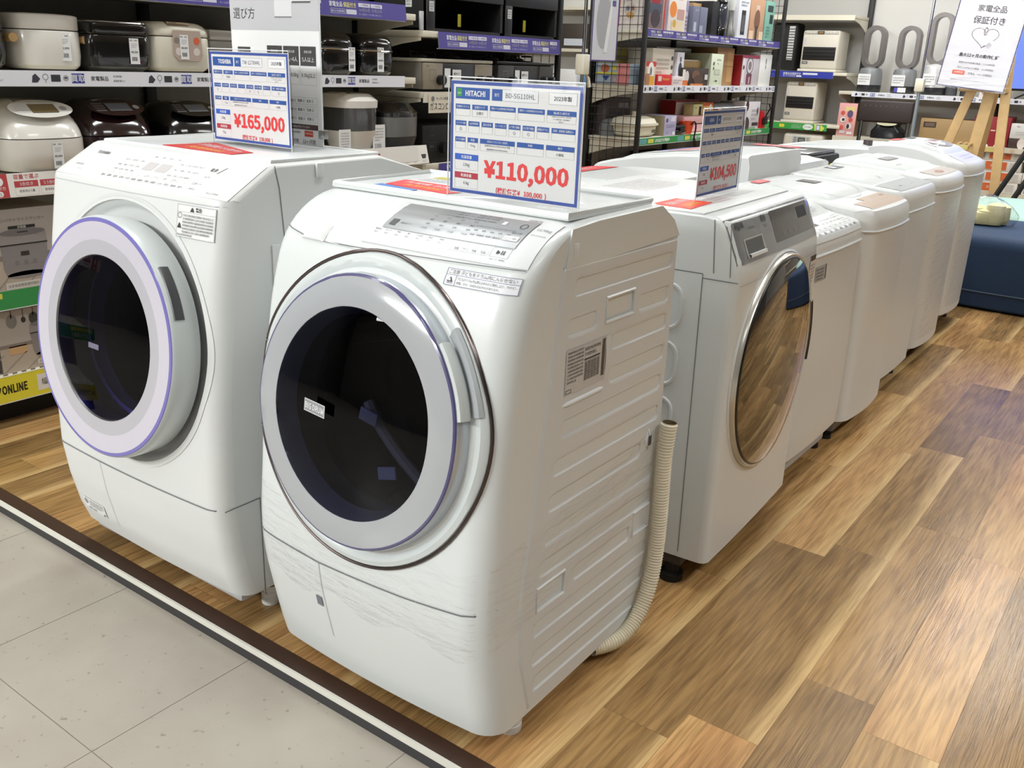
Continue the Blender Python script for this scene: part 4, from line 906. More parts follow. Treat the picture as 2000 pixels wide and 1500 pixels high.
# tall information panel standing on the left washer
t = thing('information_board', 'tall white how-to-choose panel in clear stand behind the 165,000 yen card', 'sign', (-1.862, 1.565, 1.0387))
b = B(); Wd, Hh = .316, .47; X0, Z0 = -1.862-Wd/2, 1.0387
b.box(X0, X0+Wd, 1.5645, 1.5655, Z0+.004, Z0+Hh, P(238, 238, 238))
c = Cd(b, YF(X0, 1.5643, Z0), .0002); GR_ = P(196, 196, 200); DK_ = P(64, 60, 60)
c.rect(0, .262, Wd, Hh, GR_); c.text('選び方', .013, .30, .026, INK, 2, 'l', .08); c.text('洗濯機の', .013, .345, .026, INK, 2, 'l', .11)
c.rect(.165, .292, .225, .40, P(222, 222, 224), 2); c.rect(.165, .29, .225, .293, P(130, 130, 134), 3); c.rect(.225, .325, .29, .42, P(228, 228, 230), 3); c.rect(.228, .322, .29, .326, P(90, 90, 92), 4); c.disc(.257, .375, .022, P(150, 152, 158), 4); c.text('大 小', .235, .35, .006, INK, 4)
c.rect(.022, .205, .07, .223, DK_); c.text('選び方のポイント1', .045, .214, .007, PAPER, 2, 'c', .042); c.text('サイズで選ぶ', .02, .183, .016, INK, 2, 'l', .09)
for k, (h1, h2, bd) in enumerate((('目安人数', '1人~2人', '5.0~5.5kg'), ('目安人数', '3人~4人', '6.0~8.0kg'), ('目安人数', '5人以上', '8.0kg以上'))):
    x = .132+.0585*k; c.rect(x, .185, x+.054, .228, DK_); c.text(h1, x+.027, .216, .006, PAPER, 2, 'c', .03); c.text(h2, x+.027, .199, .011, PAPER, 2, 'c', .046); c.frame(x, .142, x+.054, .185, .0006, P(190, 190, 190)); c.text(bd, x+.027, .163, .012, INK, 2, 'c', .048)
for k in range(3):
    y = .085-.0205*k+.02; c.rect(.15, y-.007, .19, y+.009, DK_); c.frame(.15, y-.007, .303, y+.009, .0005, P(190, 190, 190), 2); c.text('量販 ○   乾燥 ○   洗浄 ○', .247, y+.001, .007, INK, 2, 'c', .1)
c.rect(.02, .04, .303, .052, P(88, 62, 62)); c.text('保証期間 家電全品に最大の動作保証が付いています', .2, .046, .006, PAPER, 2, 'c', .18); c.frame(.02, -.0+.006, .303, .04, .0005, P(200, 198, 198))
c.text('6ヶ月間', .215, .012, .009, INK, 2, 'c', .04); c.text('12ヶ月間', .27, .012, .010, INK, 2, 'c', .05); c.rect(.255, .024, .285, .037, P(214, 70, 50), 2); c.text('家電買取品', .27, .031, .005, PAPER, 3, 'c', .026); c.lines(.19, .02, .24, .037, 2, INK, 2, .5, 3); c.text('1ヶ月間', .1, .012, .009, INK, 2)
b.build('printed_panel', t)
b = B(); b.box(X0-.003, X0+Wd+.006, 1.561, 1.563, Z0, Z0+Hh, ACRYL, .0005); b.box(X0-.003, X0+Wd+.006, 1.5667, 1.5687, Z0, Z0+Hh, ACRYL, .0005); b.box(X0+.02, X0+Wd+.03, 1.51, 1.60, Z0, Z0+.0025, ACRYL, .0005)
b.tube([(X0+Wd+.006, 1.562, Z0), (X0+Wd+.006, 1.562, Z0+Hh)], .0015, mat('acrylic_edge', (226, 230, 232), .15), 6); b.build('acrylic_holder', t)
b = B(); b.box(X0+Wd-.005, X0+Wd+.012, 1.556, 1.574, Z0+.022, Z0+.042, STEEL, .002); b.build('clip', t)

# ---------------------------------------------------------------- shelving
UP = mat('black_upright', (22, 20, 20), .5, noise=.05)
BACK = mat('grey_back_panel', (140, 138, 132), .7, noise=.02)
BACKL = mat('light_back_panel', (206, 203, 198), .7, noise=.02)
RAILW = P(226, 226, 234)
def icons(c, u, v, h):
    c.poly([(u, v-.3*h), (u+.4*h, v-.3*h), (u+.62*h, v-.05*h), (u+.3*h, v+.3*h), (u+.08*h, v+.15*h)], P(60, 58, 70), 2)
    c.disc(u+1.0*h, v+.08*h, .22*h, P(130, 130, 134), 2, n=14, t=.05*h); c.rect(u+.96*h, v-.32*h, u+1.04*h, v-.14*h, P(170, 170, 172), 2)
    c.rect(u+1.4*h, v-.24*h, u+2.1*h, v+.24*h, P(52, 54, 58), 2); c.disc(u+2.5*h, v, .22*h, P(172, 172, 176), 2, n=12); c.rect(u+2.38*h, v-.02*h, u+2.62*h, v+.08*h, P(70, 70, 74), 3)
def rail_white(c, L, h):
    c.rect(0, 0, L, h, RAILW); u = .03
    while u < L-.1:
        m = h/2
        icons(c, u, m, h); u2 = u+.135
        if u2+.05 < L: c.rect(u2, .16*h, u2+.045, .84*h, P(52, 62, 150), 2); c.text('買取', u2+.0225, m, .5*h, PAPER, 3, bold=.01)
        if u2+.15 < L: c.text('家電製品', u2+.1, m, .34*h, INK, 2, 'c', .07, .012)
        if u2+.22 < L: c.text('生活家電・', u2+.15, m+.16*h, .16*h, INK, 2, 'l', .04); c.text('調理家電など', u2+.15, m-.16*h, .16*h, INK, 2, 'l', .045)
        u += .42
def rail_purple(c, L, h):
    c.rect(0, 0, L, h, PURP); u = .06; LY = P(226, 220, 110)
    while u < L-.15:
        c.text('家電全品', u, .68*h, .3*h, PAPER, 2, 'l', .075, .012); c.text('保証付き', u+.08, .68*h, .3*h, LY, 2, 'l', .075, .012)
        c.frame(u+.005, .15*h, u+.09, .42*h, .001, PAPER, 2); c.text('最大12ヶ月の動作保証', u+.047, .285*h, .14*h, PAPER, 2, 'c', .075); c.rect(u+.095, .15*h, u+.155, .42*h, P(200, 200, 214), 2)
        for k in range(2):
            a = u+.17+.075*k
            if a+.07 < L: c.rect(a, .62*h, a+.07, .84*h, P(216, 214, 226), 2); c.text('1ヶ月間保証', a+.035, .73*h, .13*h, PURP, 3, 'c', .06); c.text('6ヶ月12ヶ月', a+.035, .45*h, .2*h, P(176, 170, 150), 2, 'c', .06)
        if u+.31 < L: c.text('詳しくは店頭スタッフまでお気軽にお尋ねください', u+.17, .2*h, .1*h, P(190, 188, 220), 2, 'l', .14)
        u += .36
def rail_green(c, L, h):
    c.rect(0, 0, L, h, GREEN); u = .02
    while u < L-.2:
        c.rect(u, .62*h, u+.2, .9*h, P(214, 208, 90), 2); c.text('LINE 公式アカウント', u+.1, .76*h, .2*h, P(60, 90, 50), 3, 'c', .18); c.text('友だち募集中', u+.02, .32*h, .42*h, PAPER, 2, 'l', .22, .01)
        u += .44
def rail_green2(c, L, h):
    c.rect(0, 0, L, h, GREEN); u = .02
    while u < L-.2:
        c.rect(u, .12*h, u+.1, .88*h, P(96, 160, 160), 2); c.rect(u+.12, .2*h, u+.2, .8*h, P(208, 206, 90), 2); c.text('LINE友だち募集中', u+.22, .5*h, .6*h, PAPER, 2, 'l', .24, .01); u += .56
def rail_yellow(c, L, h):
    c.rect(0, 0, L, h, YEL); u = .02
    while u < L-.2:
        c.text('トレファクONLINE', u, .5*h, .42*h, P(30, 28, 20), 2, 'l', .2, .014); c.rect(u+.235, .18*h, u+.42, .82*h, P(226, 222, 216), 2); c.text('幅広いジャンル', u+.25, .5*h, .28*h, INK, 3, 'l', .16); u += .46
def rail_red(c, L, h):
    c.rect(0, 0, L, h, P(228, 224, 218)); u = .03
    while u < L-.25:
        c.rect(u, 0, u+.055, h, P(180, 64, 68), 2); c.disc(u+.027, .68*h, .014, PAPER, 3, n=14); c.text('選び方', u+.027, .4*h, .012, PAPER, 3); c.disc(u+.027, .16*h, .009, PAPER, 3, n=12); c.text('1', u+.027, .16*h, .011, INK, 4)
        c.text('容量で選ぶ', u+.075, .84*h, .016, P(180, 64, 68), 2, 'l', .1, .01)
        for k in range(3): a = u+.075+.085*k; c.rect(a, .4*h, a+.078, .66*h, P(180, 64, 68), 2); c.text(('3合炊き', '5.5合炊き', '1升炊き')[k], a+.039, .53*h, .012, PAPER, 3, 'c', .06); c.frame(a, .05*h, a+.078, .4*h, .0006, P(190, 150, 150), 2); c.text('目安約0.5畳', a+.039, .23*h, .009, INK, 2, 'c', .06)
        u += .36
RAILS = dict(white=rail_white, purple=rail_purple, green=rail_green, green2=rail_green2, yellow=rail_yellow, red=rail_red)
def bracket(bb, y, z, x0, x1, m):
    pr = [(x0, z-.03), (x1, z-.03), (x1, z-.045)]+[(x0+(x1-x0)*(1-k/6)**1.6*.9+.0, z-.045-.10*(k/6)) for k in range(1, 6)]+[(x0, z-.16)]
    bb.prism(pr, y-.0015, y+.0015, m, Matrix(((1, 0, 0, 0), (0, 0, 1, 0), (0, 1, 0, 0), (0, 0, 0, 1))))
def shelf_x(unit, y0, y1, z, kind=None, x0=-3.5, x1=-3.1, rh=.045, drop=.0, tilt=0., ry0=None, ry1=None, board=CREAM):
    b = B(); b.box(x0, x1-.004, y0, y1, z-.028, z, board, .002)
    for y in (y0+.004, y1-.004): bracket(b, y, z, x0, x1-.02, board)
    s = b.build('shelf', unit)
    b = B(); ry0 = ry0 or y0; ry1 = ry1 or y1; zb = z-rh+drop
    b.box(x1-.004, x1, ry0, ry1, zb-.003, zb, WHITE2); 
    M = frame((x1-.0005+tilt*rh+(.004 if tilt else 0), ry0, zb), (0, 1, 0), (-tilt, 0, 1))
    b.add([M @ Vector(q) for q in ((0, 0, -.003), (ry1-ry0, 0, -.003), (ry1-ry0, rh, -.003), (0, rh, -.003))], [(3, 2, 1, 0)], WHITE2)
    c = Cd(b, M, .0003)
    if kind: RAILS[kind](c, ry1-ry0, rh)
    else: c.rect(0, 0, ry1-ry0, rh, CREAM)
    b.build('price_rail', s); return s
def upright(unit, y, z1=2.0, x=-3.5, z0=0., w=.045):
    b = B(); b.box(x-.04, x+.02, y-w/2, y+w/2, z0, z1, UP, .003)
    for k in range(int((z1-.3)/.05)): b.box(x+.0195, x+.0205, y-.006, y-.003, .25+.05*k, .28+.05*k, BLACKM)
    return b.build('upright', unit)
def panel_x(unit, y0, y1, z0, z1, x=-3.505, m=BACK):
    b = B(); b.box(x-.012, x, y0, y1, z0, z1, m); return b.build('back_panel', unit)
# rice cooker bay
ru = thing('shelving_unit', 'shelving bay holding the rice cookers at left', 'shelf', (-3.3, 2.3, 0))
panel_x(ru, .30, 3.47, .1, 2.1)
for y in (1.11, 2.29, 3.455): upright(ru, y)
for z, k, r, d, a0 in ((.185, 'yellow', .09, 0, None), (.455, 'green', .062, .02, None), (.838, 'red', .075, .015, None), (1.163, 'white', .046, .006, None), (1.442, 'purple', .07, .035, None)):
    shelf_x(ru, .32, 3.45, z, k, rh=r, drop=d, tilt=.12 if k in ('red', 'purple') else 0, x0=-3.5 if z > .2 else -3.52, ry1=3.37 if k != 'red' else 3.45)
b = B(); b.box(-3.5, -3.2, .32, 3.45, 0, .095, BLACKM); b.build('kick_plate', ru)
b = B(); c = Cd(b, XF(-3.0985, .32, .186), .0004)
for k in range(100): c.rect(.01+.031*k, .004, .026+.031*k, .009, P(120, 116, 108)); 
b.build('perforated_strip', ru)
# stove bay
su = thing('shelving_unit', 'shelving bay holding gas stoves and black range hoods', 'shelf', (-3.3, 4.08, 0))
panel_x(su, 3.48, 4.66, .1, 2.1, m=mat('dark_back_panel', (58, 56, 54), .7, noise=.03)); upright(su, 4.655)
shelf_x(su, 3.5, 4.65, 1.375, 'purple', rh=.076, tilt=.1, ry0=3.60); shelf_x(su, 3.5, 4.65, 1.097, None); shelf_x(su, 3.5, 4.65, .755, 'purple', rh=.06, ry0=3.62); shelf_x(su, 3.5, 4.65, .185, 'white')
b = B(); b.box(-3.5, -3.2, 3.5, 4.65, 0, .15, BLACKM); b.build('kick_plate', su)
# mesh end panels
def mesh_x(unit, y, x0=-3.5, x1=-3.1, z0=.05, z1=2.0, px=.052, pz=.052):
    b = B(); r = .0022
    n = int((x1-x0)/px)
    for k in range(n+1): x = x0+(x1-x0)*k/n; b.cyl((x, y, z0), (x, y, z1), r, UP, 5)
    for k in range(int((z1-z0)/pz)+1): b.cyl((x0, y+.004, z0+pz*k), (x1, y+.004, z0+pz*k), r, UP, 5)
    for x in (x0, x1): b.box(x-.014, x+.014, y-.014, y+.014, 0, z1+.02, UP, .003)
    return b.build('mesh_panel', unit)
mesh_x(su, 4.69, -3.48, -3.13)
# gift box gondola
gu = thing('shelving_unit', 'shelving unit of boxed kitchen goods with black mesh ends', 'shelf', (-3.3, 6.8, 0))
panel_x(gu, 5.66, 7.98, .1, 2.1, m=BACKL)
for y in (5.685, 6.82, 7.97): upright(gu, y)
shelf_x(gu, 5.66, 7.98, 1.475, 'purple', rh=.048, drop=.01); shelf_x(gu, 5.66, 7.98, 1.132, 'white', rh=.045, drop=.003); shelf_x(gu, 5.66, 7.98, .792, 'green2', rh=.045, drop=.002); shelf_x(gu, 5.66, 7.98, .4, None); shelf_x(gu, 5.66, 7.98, .185, None)
mesh_x(gu, 5.64); mesh_x(gu, 8.0)
b = B(); b.box(-3.5, -3.2, 5.66, 7.98, 0, .15, BLACKM); b.build('kick_plate', gu)

# ---------------------------------------------------------------- rice cookers
def price_tag(parent, M, w_=.036, h=.085, name='price_tag'):
    b = B(); b.add([M @ Vector(q) for q in ((-w_/2, 0, 0), (w_/2, 0, 0), (w_/2, h, 0), (-w_/2, h, 0))], [(0, 1, 2, 3)], PAPER)
    c = Cd(b, M, .0003); c.text('型番', -.3*w_, .92*h, .06*h, INK, 1); c.text('品番', .2*w_, .92*h, .06*h, INK, 1); c.lines(-.3*w_, .62*h, .3*w_, .82*h, 3, P(120, 120, 120), 1, .4, 4); c.text('¥9,900', 0, .46*h, .1*h, INK, 1, 'c', .8*w_, .01)
    for k in range(9): c.rect((-.3+.065*k)*w_, .12*h, (-.3+.065*k+(.03 if k % 3 else .045))*w_, .28*h, INK, 1)
    return b.build(name, parent)
def cooker(label, xc, yc, z0, a, bw, h, n, bm_, lm, split=.72, dome=.25, kind=None):
    t = thing('rice_cooker', label, 'rice cooker', (xc, yc, z0))
    zs = z0+h*split; b = B()
    b.loft([supere(xc, yc, z0+.008, a*.86, bw*.86, n), supere(xc, yc, z0+.02, a*.96, bw*.96, n), supere(xc, yc, z0+.05, a, bw, n), supere(xc, yc, zs-.006, a, bw, n), supere(xc, yc, zs-.002, a*.985, bw*.985, n)], bm_)
    b.build('body', t)
    b = B(); rings = [supere(xc, yc, zs+.001, a*.985, bw*.985, n), supere(xc, yc, zs+.004, a, bw, n)]
    zt = z0+h; e = dome*h
    for k in range(7):
        f = k/6; rings.append(supere(xc, yc, zt-e+e*math.sin(f*PI/2), a*(1-.38*(1-math.cos(f*PI/2))), bw*(1-.38*(1-math.cos(f*PI/2))), n))
    b.loft(rings, lm); b.build('lid', t)
    b = B(); b.loft([supere(xc, yc, z0, a*.8, bw*.8, n), supere(xc, yc, z0+.009, a*.84, bw*.84, n)], DGREY); b.build('base', t)
    return t
GC = mat('gloss_white', (222, 218, 210), .25, coat=.3, noise=.01); GB_ = mat('gloss_black', (14, 13, 14), .14, coat=.6, noise=.04); BR = mat('gloss_dark_brown', (34, 16, 18), .14, coat=.6, noise=.05); CRM = mat('cream_gloss', (206, 200, 184), .28, coat=.2, noise=.02)
F = -3.10
t = cooker('white round rice cooker with small wooden side handles, on the upper shelf', -3.235, 1.722, 1.165, .115, .117, .18, 2.5, GC, GC, .72, .04)
for y in (1.60, 1.845): b = B(); b.cyl((-3.2, y, 1.268), (-3.155, y-.004, 1.268), .014, WOOD, 12); b.build('side_handle', t)
price_tag(t, frame((-3.1195, 1.745, 1.20), (.25, 1, 0), (0, 0, 1)))
t = cooker('black square rice cooker with chrome rim on top, beside the white round one', -3.245, 1.957, 1.165, .12, .123, .168, 7, GB_, GB_, .74, .06)
b = B(); b.tube([(q[0], q[1], 1.329) for q in supere(-3.245, 1.957, 0, .112, .115, 7)], .004, CHROME, 6, closed=True); b.build('chrome_rim', t)
price_tag(t, frame((-3.1225, 2.0, 1.195), (.02, 1, 0), (0, 0, 1)))
t = cooker('cream rice cooker with bronze top plate and round orange button', -3.235, 2.205, 1.165, .122, .127, .178, 4.5, CRM, CRM, .72, .22)
b = B(); c = Cd(b, XF(-3.1115, 2.15, 1.21), .0006); c.poly([(0, .02), (.02, 0), (.11, 0), (.125, .02), (.118, .105), (.0, .105)], mat('pale_gold', (196, 178, 166), .35, metal=.3, noise=.02)); c.disc(.1, .07, .013, P(206, 96, 60), 2); c.disc(.016, .07, .011, P(130, 124, 118), 2); c.disc(.022, .032, .014, P(210, 200, 194), 2); c.disc(.098, .032, .014, P(210, 200, 194), 2); b.build('control_panel', t)
b = B(); b.box(-3.22, -3.125, 2.14, 2.235, 1.318, 1.3435, mat('bronze_plate', (150, 134, 112), .3, metal=.6, noise=.03), .006); b.build('top_plate', t)
price_tag(t, frame((-3.1095, 2.196, 1.215), (0, 1, 0), (0, 0, 1)))
t = thing('toaster_oven', 'pale grey boxy oven with banded top, behind the 165,000 yen card', 'oven', (-3.3, 2.50, 1.165))
b = B(); b.box(-3.44, -3.16, 2.345, 2.68, 1.175, 1.29, mat('oven_grey', (168, 166, 160), .35, metal=.3, noise=.02), .008); b.build('body', t)
b = B(); b.box(-3.445, -3.15, 2.34, 2.685, 1.288, 1.325, mat('oven_band', (186, 184, 178), .3, metal=.4, noise=.02), .006); b.box(-3.40, -3.2, 2.4, 2.62, 1.165, 1.176, DGREY); b.build('top_band', t)
cooker('black rice cooker at the far left edge of the upper shelf', -3.25, 1.452, 1.165, .115, .13, .17, 4, GB_, GB_, .7, .2)
# lower shelf, domed cookers with sloping fronts
def dome_cooker(label, yc, bw, m, pm, scr, zt=1.07, xc=-3.23, z0=.838):
    t = thing('rice_cooker', label, 'rice cooker', (xc, yc, z0)); a = .145; h = zt-z0
    b = B(); b.loft([supere(xc, yc, z0+.012, a*.84, bw*.86, 3.2), supere(xc, yc, z0+.03, a*.94, bw*.95, 3.2), supere(xc, yc, z0+.07, a, bw, 3.2), supere(xc, yc, z0+h*.5, a*.99, bw, 3.2)], m); b.build('body', t)
    b = B(); rings = []
    for k in range(9):
        f = k/8; s_ = math.cos(f*1.2); zz = z0+h*.5+.003+h*.5*math.sin(f*PI/2)
        rings.append([(x, y, z0+h*.5+.003+(z-z0-h*.5-.003)*(1-.35*max(0, (x-xc)/a))) for x, y, z in supere(xc-.03*f, yc, zz, a*s_, bw*s_, 3)])
    b.loft(rings, m); b.build('lid', t)
    b = B(); M = frame((xc+.087, yc, z0+h*.885), (0, 1, 0), (-1, 0, .607)); c = Cd(b, M, .0008)
    c.disc(0, 0, bw*.74, pm, 8, .05, 32); c.rect(-.035, -.022, .05, .022, scr, 9); c.frame(-.037, -.024, .052, .024, .0025, CHROME, 10)
    for k in range(4): c.rect(-.085, -.022+.013*k, -.045, -.013+.013*k, P(206, 204, 200) if pm is not GB_ and pm is not BR else P(80, 74, 74), 9)
    c.disc(.075, 0, .012, P(150, 148, 146), 9); b.build('control_panel', t)
    b = B(); b.loft([supere(xc, yc, z0, a*.5, bw*.5, 3), supere(xc, yc, z0+.014, a*.6, bw*.6, 3)], DGREY); b.build('base', t)
    b = B(); b.box(xc-.02, xc+.03, yc-.05, yc+.05, zt-.012, zt+.004, CHROME, .004); b.build('steam_cap', t); return t
t = dome_cooker('white domed rice cooker with large display, on the lower shelf at far left', 1.648, .145, GC, mat('pearl_panel', (216, 214, 208), .25, noise=.01), mat('lcd_olive', (120, 104, 72), .2, noise=.03)); price_tag(t, frame((-3.0855, 1.66, .86), (0, 1, 0), (.02, 0, 1)))
t = dome_cooker('dark brown domed rice cooker beside the white domed one', 1.92, .14, BR, BR, mat('lcd_grey', (96, 98, 104), .2, noise=.03)); price_tag(t, frame((-3.0855, 1.935, .86), (0, 1, 0), (.02, 0, 1)))
dome_cooker('black domed rice cooker with oval control plate, behind the 165,000 yen card', 2.24, .14, GB_, GB_, mat('lcd_grey', (96, 98, 104), .2), 1.06)
t = thing('rice_cooker', 'grey flat lidded cooker standing behind the two dark domed cookers', 'rice cooker', (-3.4, 2.1, .838))
b = B(); b.box(-3.47, -3.33, 2.03, 2.19, .838, .95, LGREY, .02); b.build('body', t)
b = B(); M = frame((-3.33, 2.11, .985), (0, 1, 0), (-.7, 0, .7)) @ Matrix.Rotation(-.3, 4, 'Z'); b.box(-.09, .09, -.06, .06, -.01, .01, GC, .004, T=M); c = Cd(b, M, .0005); c.disc(.03, 0, .035, P(120, 120, 122), 22, .028); b.build('lid', t)
t = cooker('black glossy rice cooker half hidden behind the information panel', -3.24, 2.995, 1.163, .11, .105, .18, 4, GB_, GB_, .62, .3); price_tag(t, frame((-3.1285, 3.06, 1.185), (0, 1, 0), (0, 0, 1)), .04, .1)
b = B(); b.tube([(q[0], q[1], 1.276) for q in supere(-3.24, 2.995, 0, .111, .106, 4)], .003, CHROME, 6, closed=True); b.build('rim_band', t)
t = cooker('black glossy rice cooker with white tag, next to the gas stove', -3.24, 3.243, 1.163, .11, .112, .183, 4, GB_, GB_, .6, .32); price_tag(t, frame((-3.1285, 3.24, 1.185), (0, 1, 0), (0, 0, 1)), .042, .105)
b = B(); b.tube([(q[0], q[1], 1.274) for q in supere(-3.24, 3.243, 0, .111, .113, 4)], .003, CHROME, 6, closed=True); b.build('rim_band', t)
# multi cooker with see-through body, brushed steel cooker
t = thing('glass_body_cooker', 'white cooker with see-through dark middle, right of the information panel', 'rice cooker', (-3.2, 3.11, .838))
xc, yc = -3.2, 3.11; b = B(); b.loft([supere(xc, yc, .845, .085, .085, 3), supere(xc, yc, .93, .108, .11, 3)], GC); b.build('base', t)
b = B(); b.loft([supere(xc, yc, .931, .104, .106, 3), supere(xc, yc, 1.03, .106, .108, 3)], mat('smoky_body', (70, 70, 70), .12, coat=.5, noise=.12, nscale=14)); b.build('body', t)
b = B(); b.loft([supere(xc, yc, 1.03, .11, .112, 3), supere(xc, yc, 1.06, .112, .114, 3), supere(xc-.02, yc, 1.088, .09, .098, 3), supere(xc-.02, yc, 1.094, .06, .07, 3)], GC); c = Cd(b, frame((xc+.06, yc, 1.078), (0, 1, 0), (-.75, 0, .5)), .0006); c.rect(-.06, -.02, .06, .025, GB_, 6); c.rect(-.03, -.012, .03, .012, P(90, 92, 96), 7); b.build('lid', t)
t = thing('rice_cooker', 'brushed steel sided rice cooker with black lid, right end of the lower shelf', 'rice cooker', (-3.22, 3.375, .838)); xc, yc = -3.22, 3.372
b = B(); b.loft([supere(xc, yc, .842, .11, .11, 3.4), supere(xc, yc, .895, .125, .125, 3.4)], DGREY); b.build('base', t)
b = B(); b.loft([supere(xc, yc, .8955, .124, .124, 3.4), supere(xc, yc, .985, .126, .126, 3.4)], STEEL); b.build('body', t)
b = B(); b.loft([supere(xc, yc, .986, .127, .127, 3.4), supere(xc, yc, 1.005, .127, .127, 3.4), supere(xc-.02, yc, 1.045, .1, .105, 3.4), supere(xc-.03, yc, 1.052, .06, .07, 3.4)], GB_); c = Cd(b, frame((xc+.07, yc, 1.034), (0, 1, 0), (-.8, 0, .55)), .0006); c.rect(-.05, -.02, .05, .02, P(90, 90, 94), 8); c.rect(-.02, -.01, .04, .012, CHROME, 9); b.build('lid', t)
def card_stand(label, x, y, z, w_, h, marks, cat='sign'):
    b = B(); b.box(x-.002, x, y-w_/2, y+w_/2, z, z+h, PAPER); b.box(x-.02, x, y-w_/2, y+w_/2, z, z+.002, ACRYL); marks(Cd(b, XF(x+.0004, y-w_/2, z), .0004), w_, h); return tag(b.build('information_card'), label, cat)
card_stand('small white card reading 100 in front of the steel cooker', -3.105, 3.20, .84, .08, .115, lambda c, w_, h: (c.text('100', .4*w_, .18*h, .2*h, INK, 1), c.lines(.15*w_, .35*h, .85*w_, .9*h, 5, P(130, 130, 130), 1, .4, 3)))
card_stand('small white card beside the see-through cooker', -3.105, 2.985, .84, .07, .1, lambda c, w_, h: c.lines(.15*w_, .2*h, .85*w_, .9*h, 6, P(130, 130, 130), 1, .4, 6))
b = B(); M = frame((-3.085, 3.20, .765), (0, 1, 0), (-.25, 0, 1)); b.add([M @ Vector(q) for q in ((0, 0, 0), (.33, 0, 0), (.33, .088, 0), (0, .088, 0))], [(0, 1, 2, 3)], P(228, 224, 216)); c = Cd(b, M, .0004)
c.rect(0, .0, .06, .088, P(170, 60, 64)); c.disc(.03, .06, .02, PAPER, 2); c.rect(.02, .052, .04, .062, INK, 3); c.text('内釜の特徴で選ぶ', .075, .074, .013, P(170, 60, 64), 2, 'l', .14, .01); c.lines(.075, .05, .24, .066, 2, P(150, 146, 140), 2, .4, 3)
for k in range(4): c.poly([(.1+.06*k, .045), (.135+.06*k, .045), (.13+.06*k, .025), (.105+.06*k, .025)], P(60, 56, 56), 2); c.lines(.1+.06*k, .006, .138+.06*k, .02, 2, P(150, 146, 140), 2, .4, k)
tag(b.build('shelf_sign'), 'red cornered sign about inner pots, clipped below the steel cooker', 'sign')
# cooker cartons on the bottom shelves
def carton_art(c, w_, h):
    c.rect(0, h*.44, w_, h, P(176, 168, 162)); c.rect(0, 0, w_, h*.44, P(178, 164, 148)); c.rect(0, h*.40, w_, h*.46, P(132, 120, 112), 2); c.rect(w_*.1, h*.28, w_*.3, h*.42, P(196, 160, 116), 2)
    for k in range(4): c.poly([(w_*.27*k, 0), (w_*.27*k+.006, 0), (w_*.27*k+.09, h*.3), (w_*.27*k+.084, h*.3)], P(150, 136, 124), 2)
    u = w_*.62; G1 = P(134, 128, 128); c.poly([(u-.065+.0, h*.2), (u+.065, h*.2), (u+.075, h*.3), (u+.078, h*.58), (u-.078, h*.58), (u-.075, h*.3)], G1, 3); c.disc(u, h*.21, .068, G1, 3, .012); c.rect(u-.08, h*.57, u+.08, h*.585, P(40, 36, 36), 5); c.poly([(u-.08, h*.585), (u+.08, h*.585), (u+.076, h*.72), (u-.076, h*.72)], P(150, 144, 144), 4); c.disc(u, h*.72, .076, P(120, 116, 118), 5, .012); c.rect(u-.018, h*.715, u+.018, h*.73, P(60, 58, 60), 6)
    c.rect(u-.014, h*.44, u+.014, h*.49, P(50, 46, 44), 5)
    for k in range(3): c.disc(u-.03+.03*k, h*.36, .008, P(122, 116, 116), 5, n=12)
    for k, (uu, r) in enumerate(((.05, .018), (.09, .008), (.125, .016))): c.disc(uu, h*.82, r, (P(130, 126, 122), P(50, 48, 46), P(70, 74, 70))[k], 3, r*1.3); c.rect(uu-.002, h*.87, uu+.002, h, P(110, 106, 102), 3)
    c.rect(u-.045, h*.765, u+.045, h*.80, P(44, 40, 40), 3); c.text('炊飯器', u, h*.782, .009, PAPER, 4); c.text('コンパクトライスクッカー', u, h*.87, .012, P(110, 104, 100), 3, 'c', .17); c.rect(w_*.4, h*.05, w_*.95, h*.13, P(206, 198, 188), 4); c.lines(w_*.42, h*.06, w_*.93, h*.12, 1, P(120, 110, 104), 5, .5, 2)
def carton(label, y0, y1, z0, z1, grp='rice cooker cartons on the bottom shelves'):
    b = B(); b.box(-3.42, -3.13, y0, y1, z0, z1, P(150, 142, 136), .002); carton_art(Cd(b, XF(-3.1295, y0, z0), .0004), y1-y0, z1-z0); return tag(b.build('rice_cooker_carton'), label, 'box', grp)
carton('rice cooker carton on the shelf above the green strip', 1.31, 1.66, .456, .735); carton('rice cooker carton under the green strip', 1.40, 1.70, .186, .40)
carton('rice cooker carton at the left edge under the green strip', 1.06, 1.385, .186, .40)
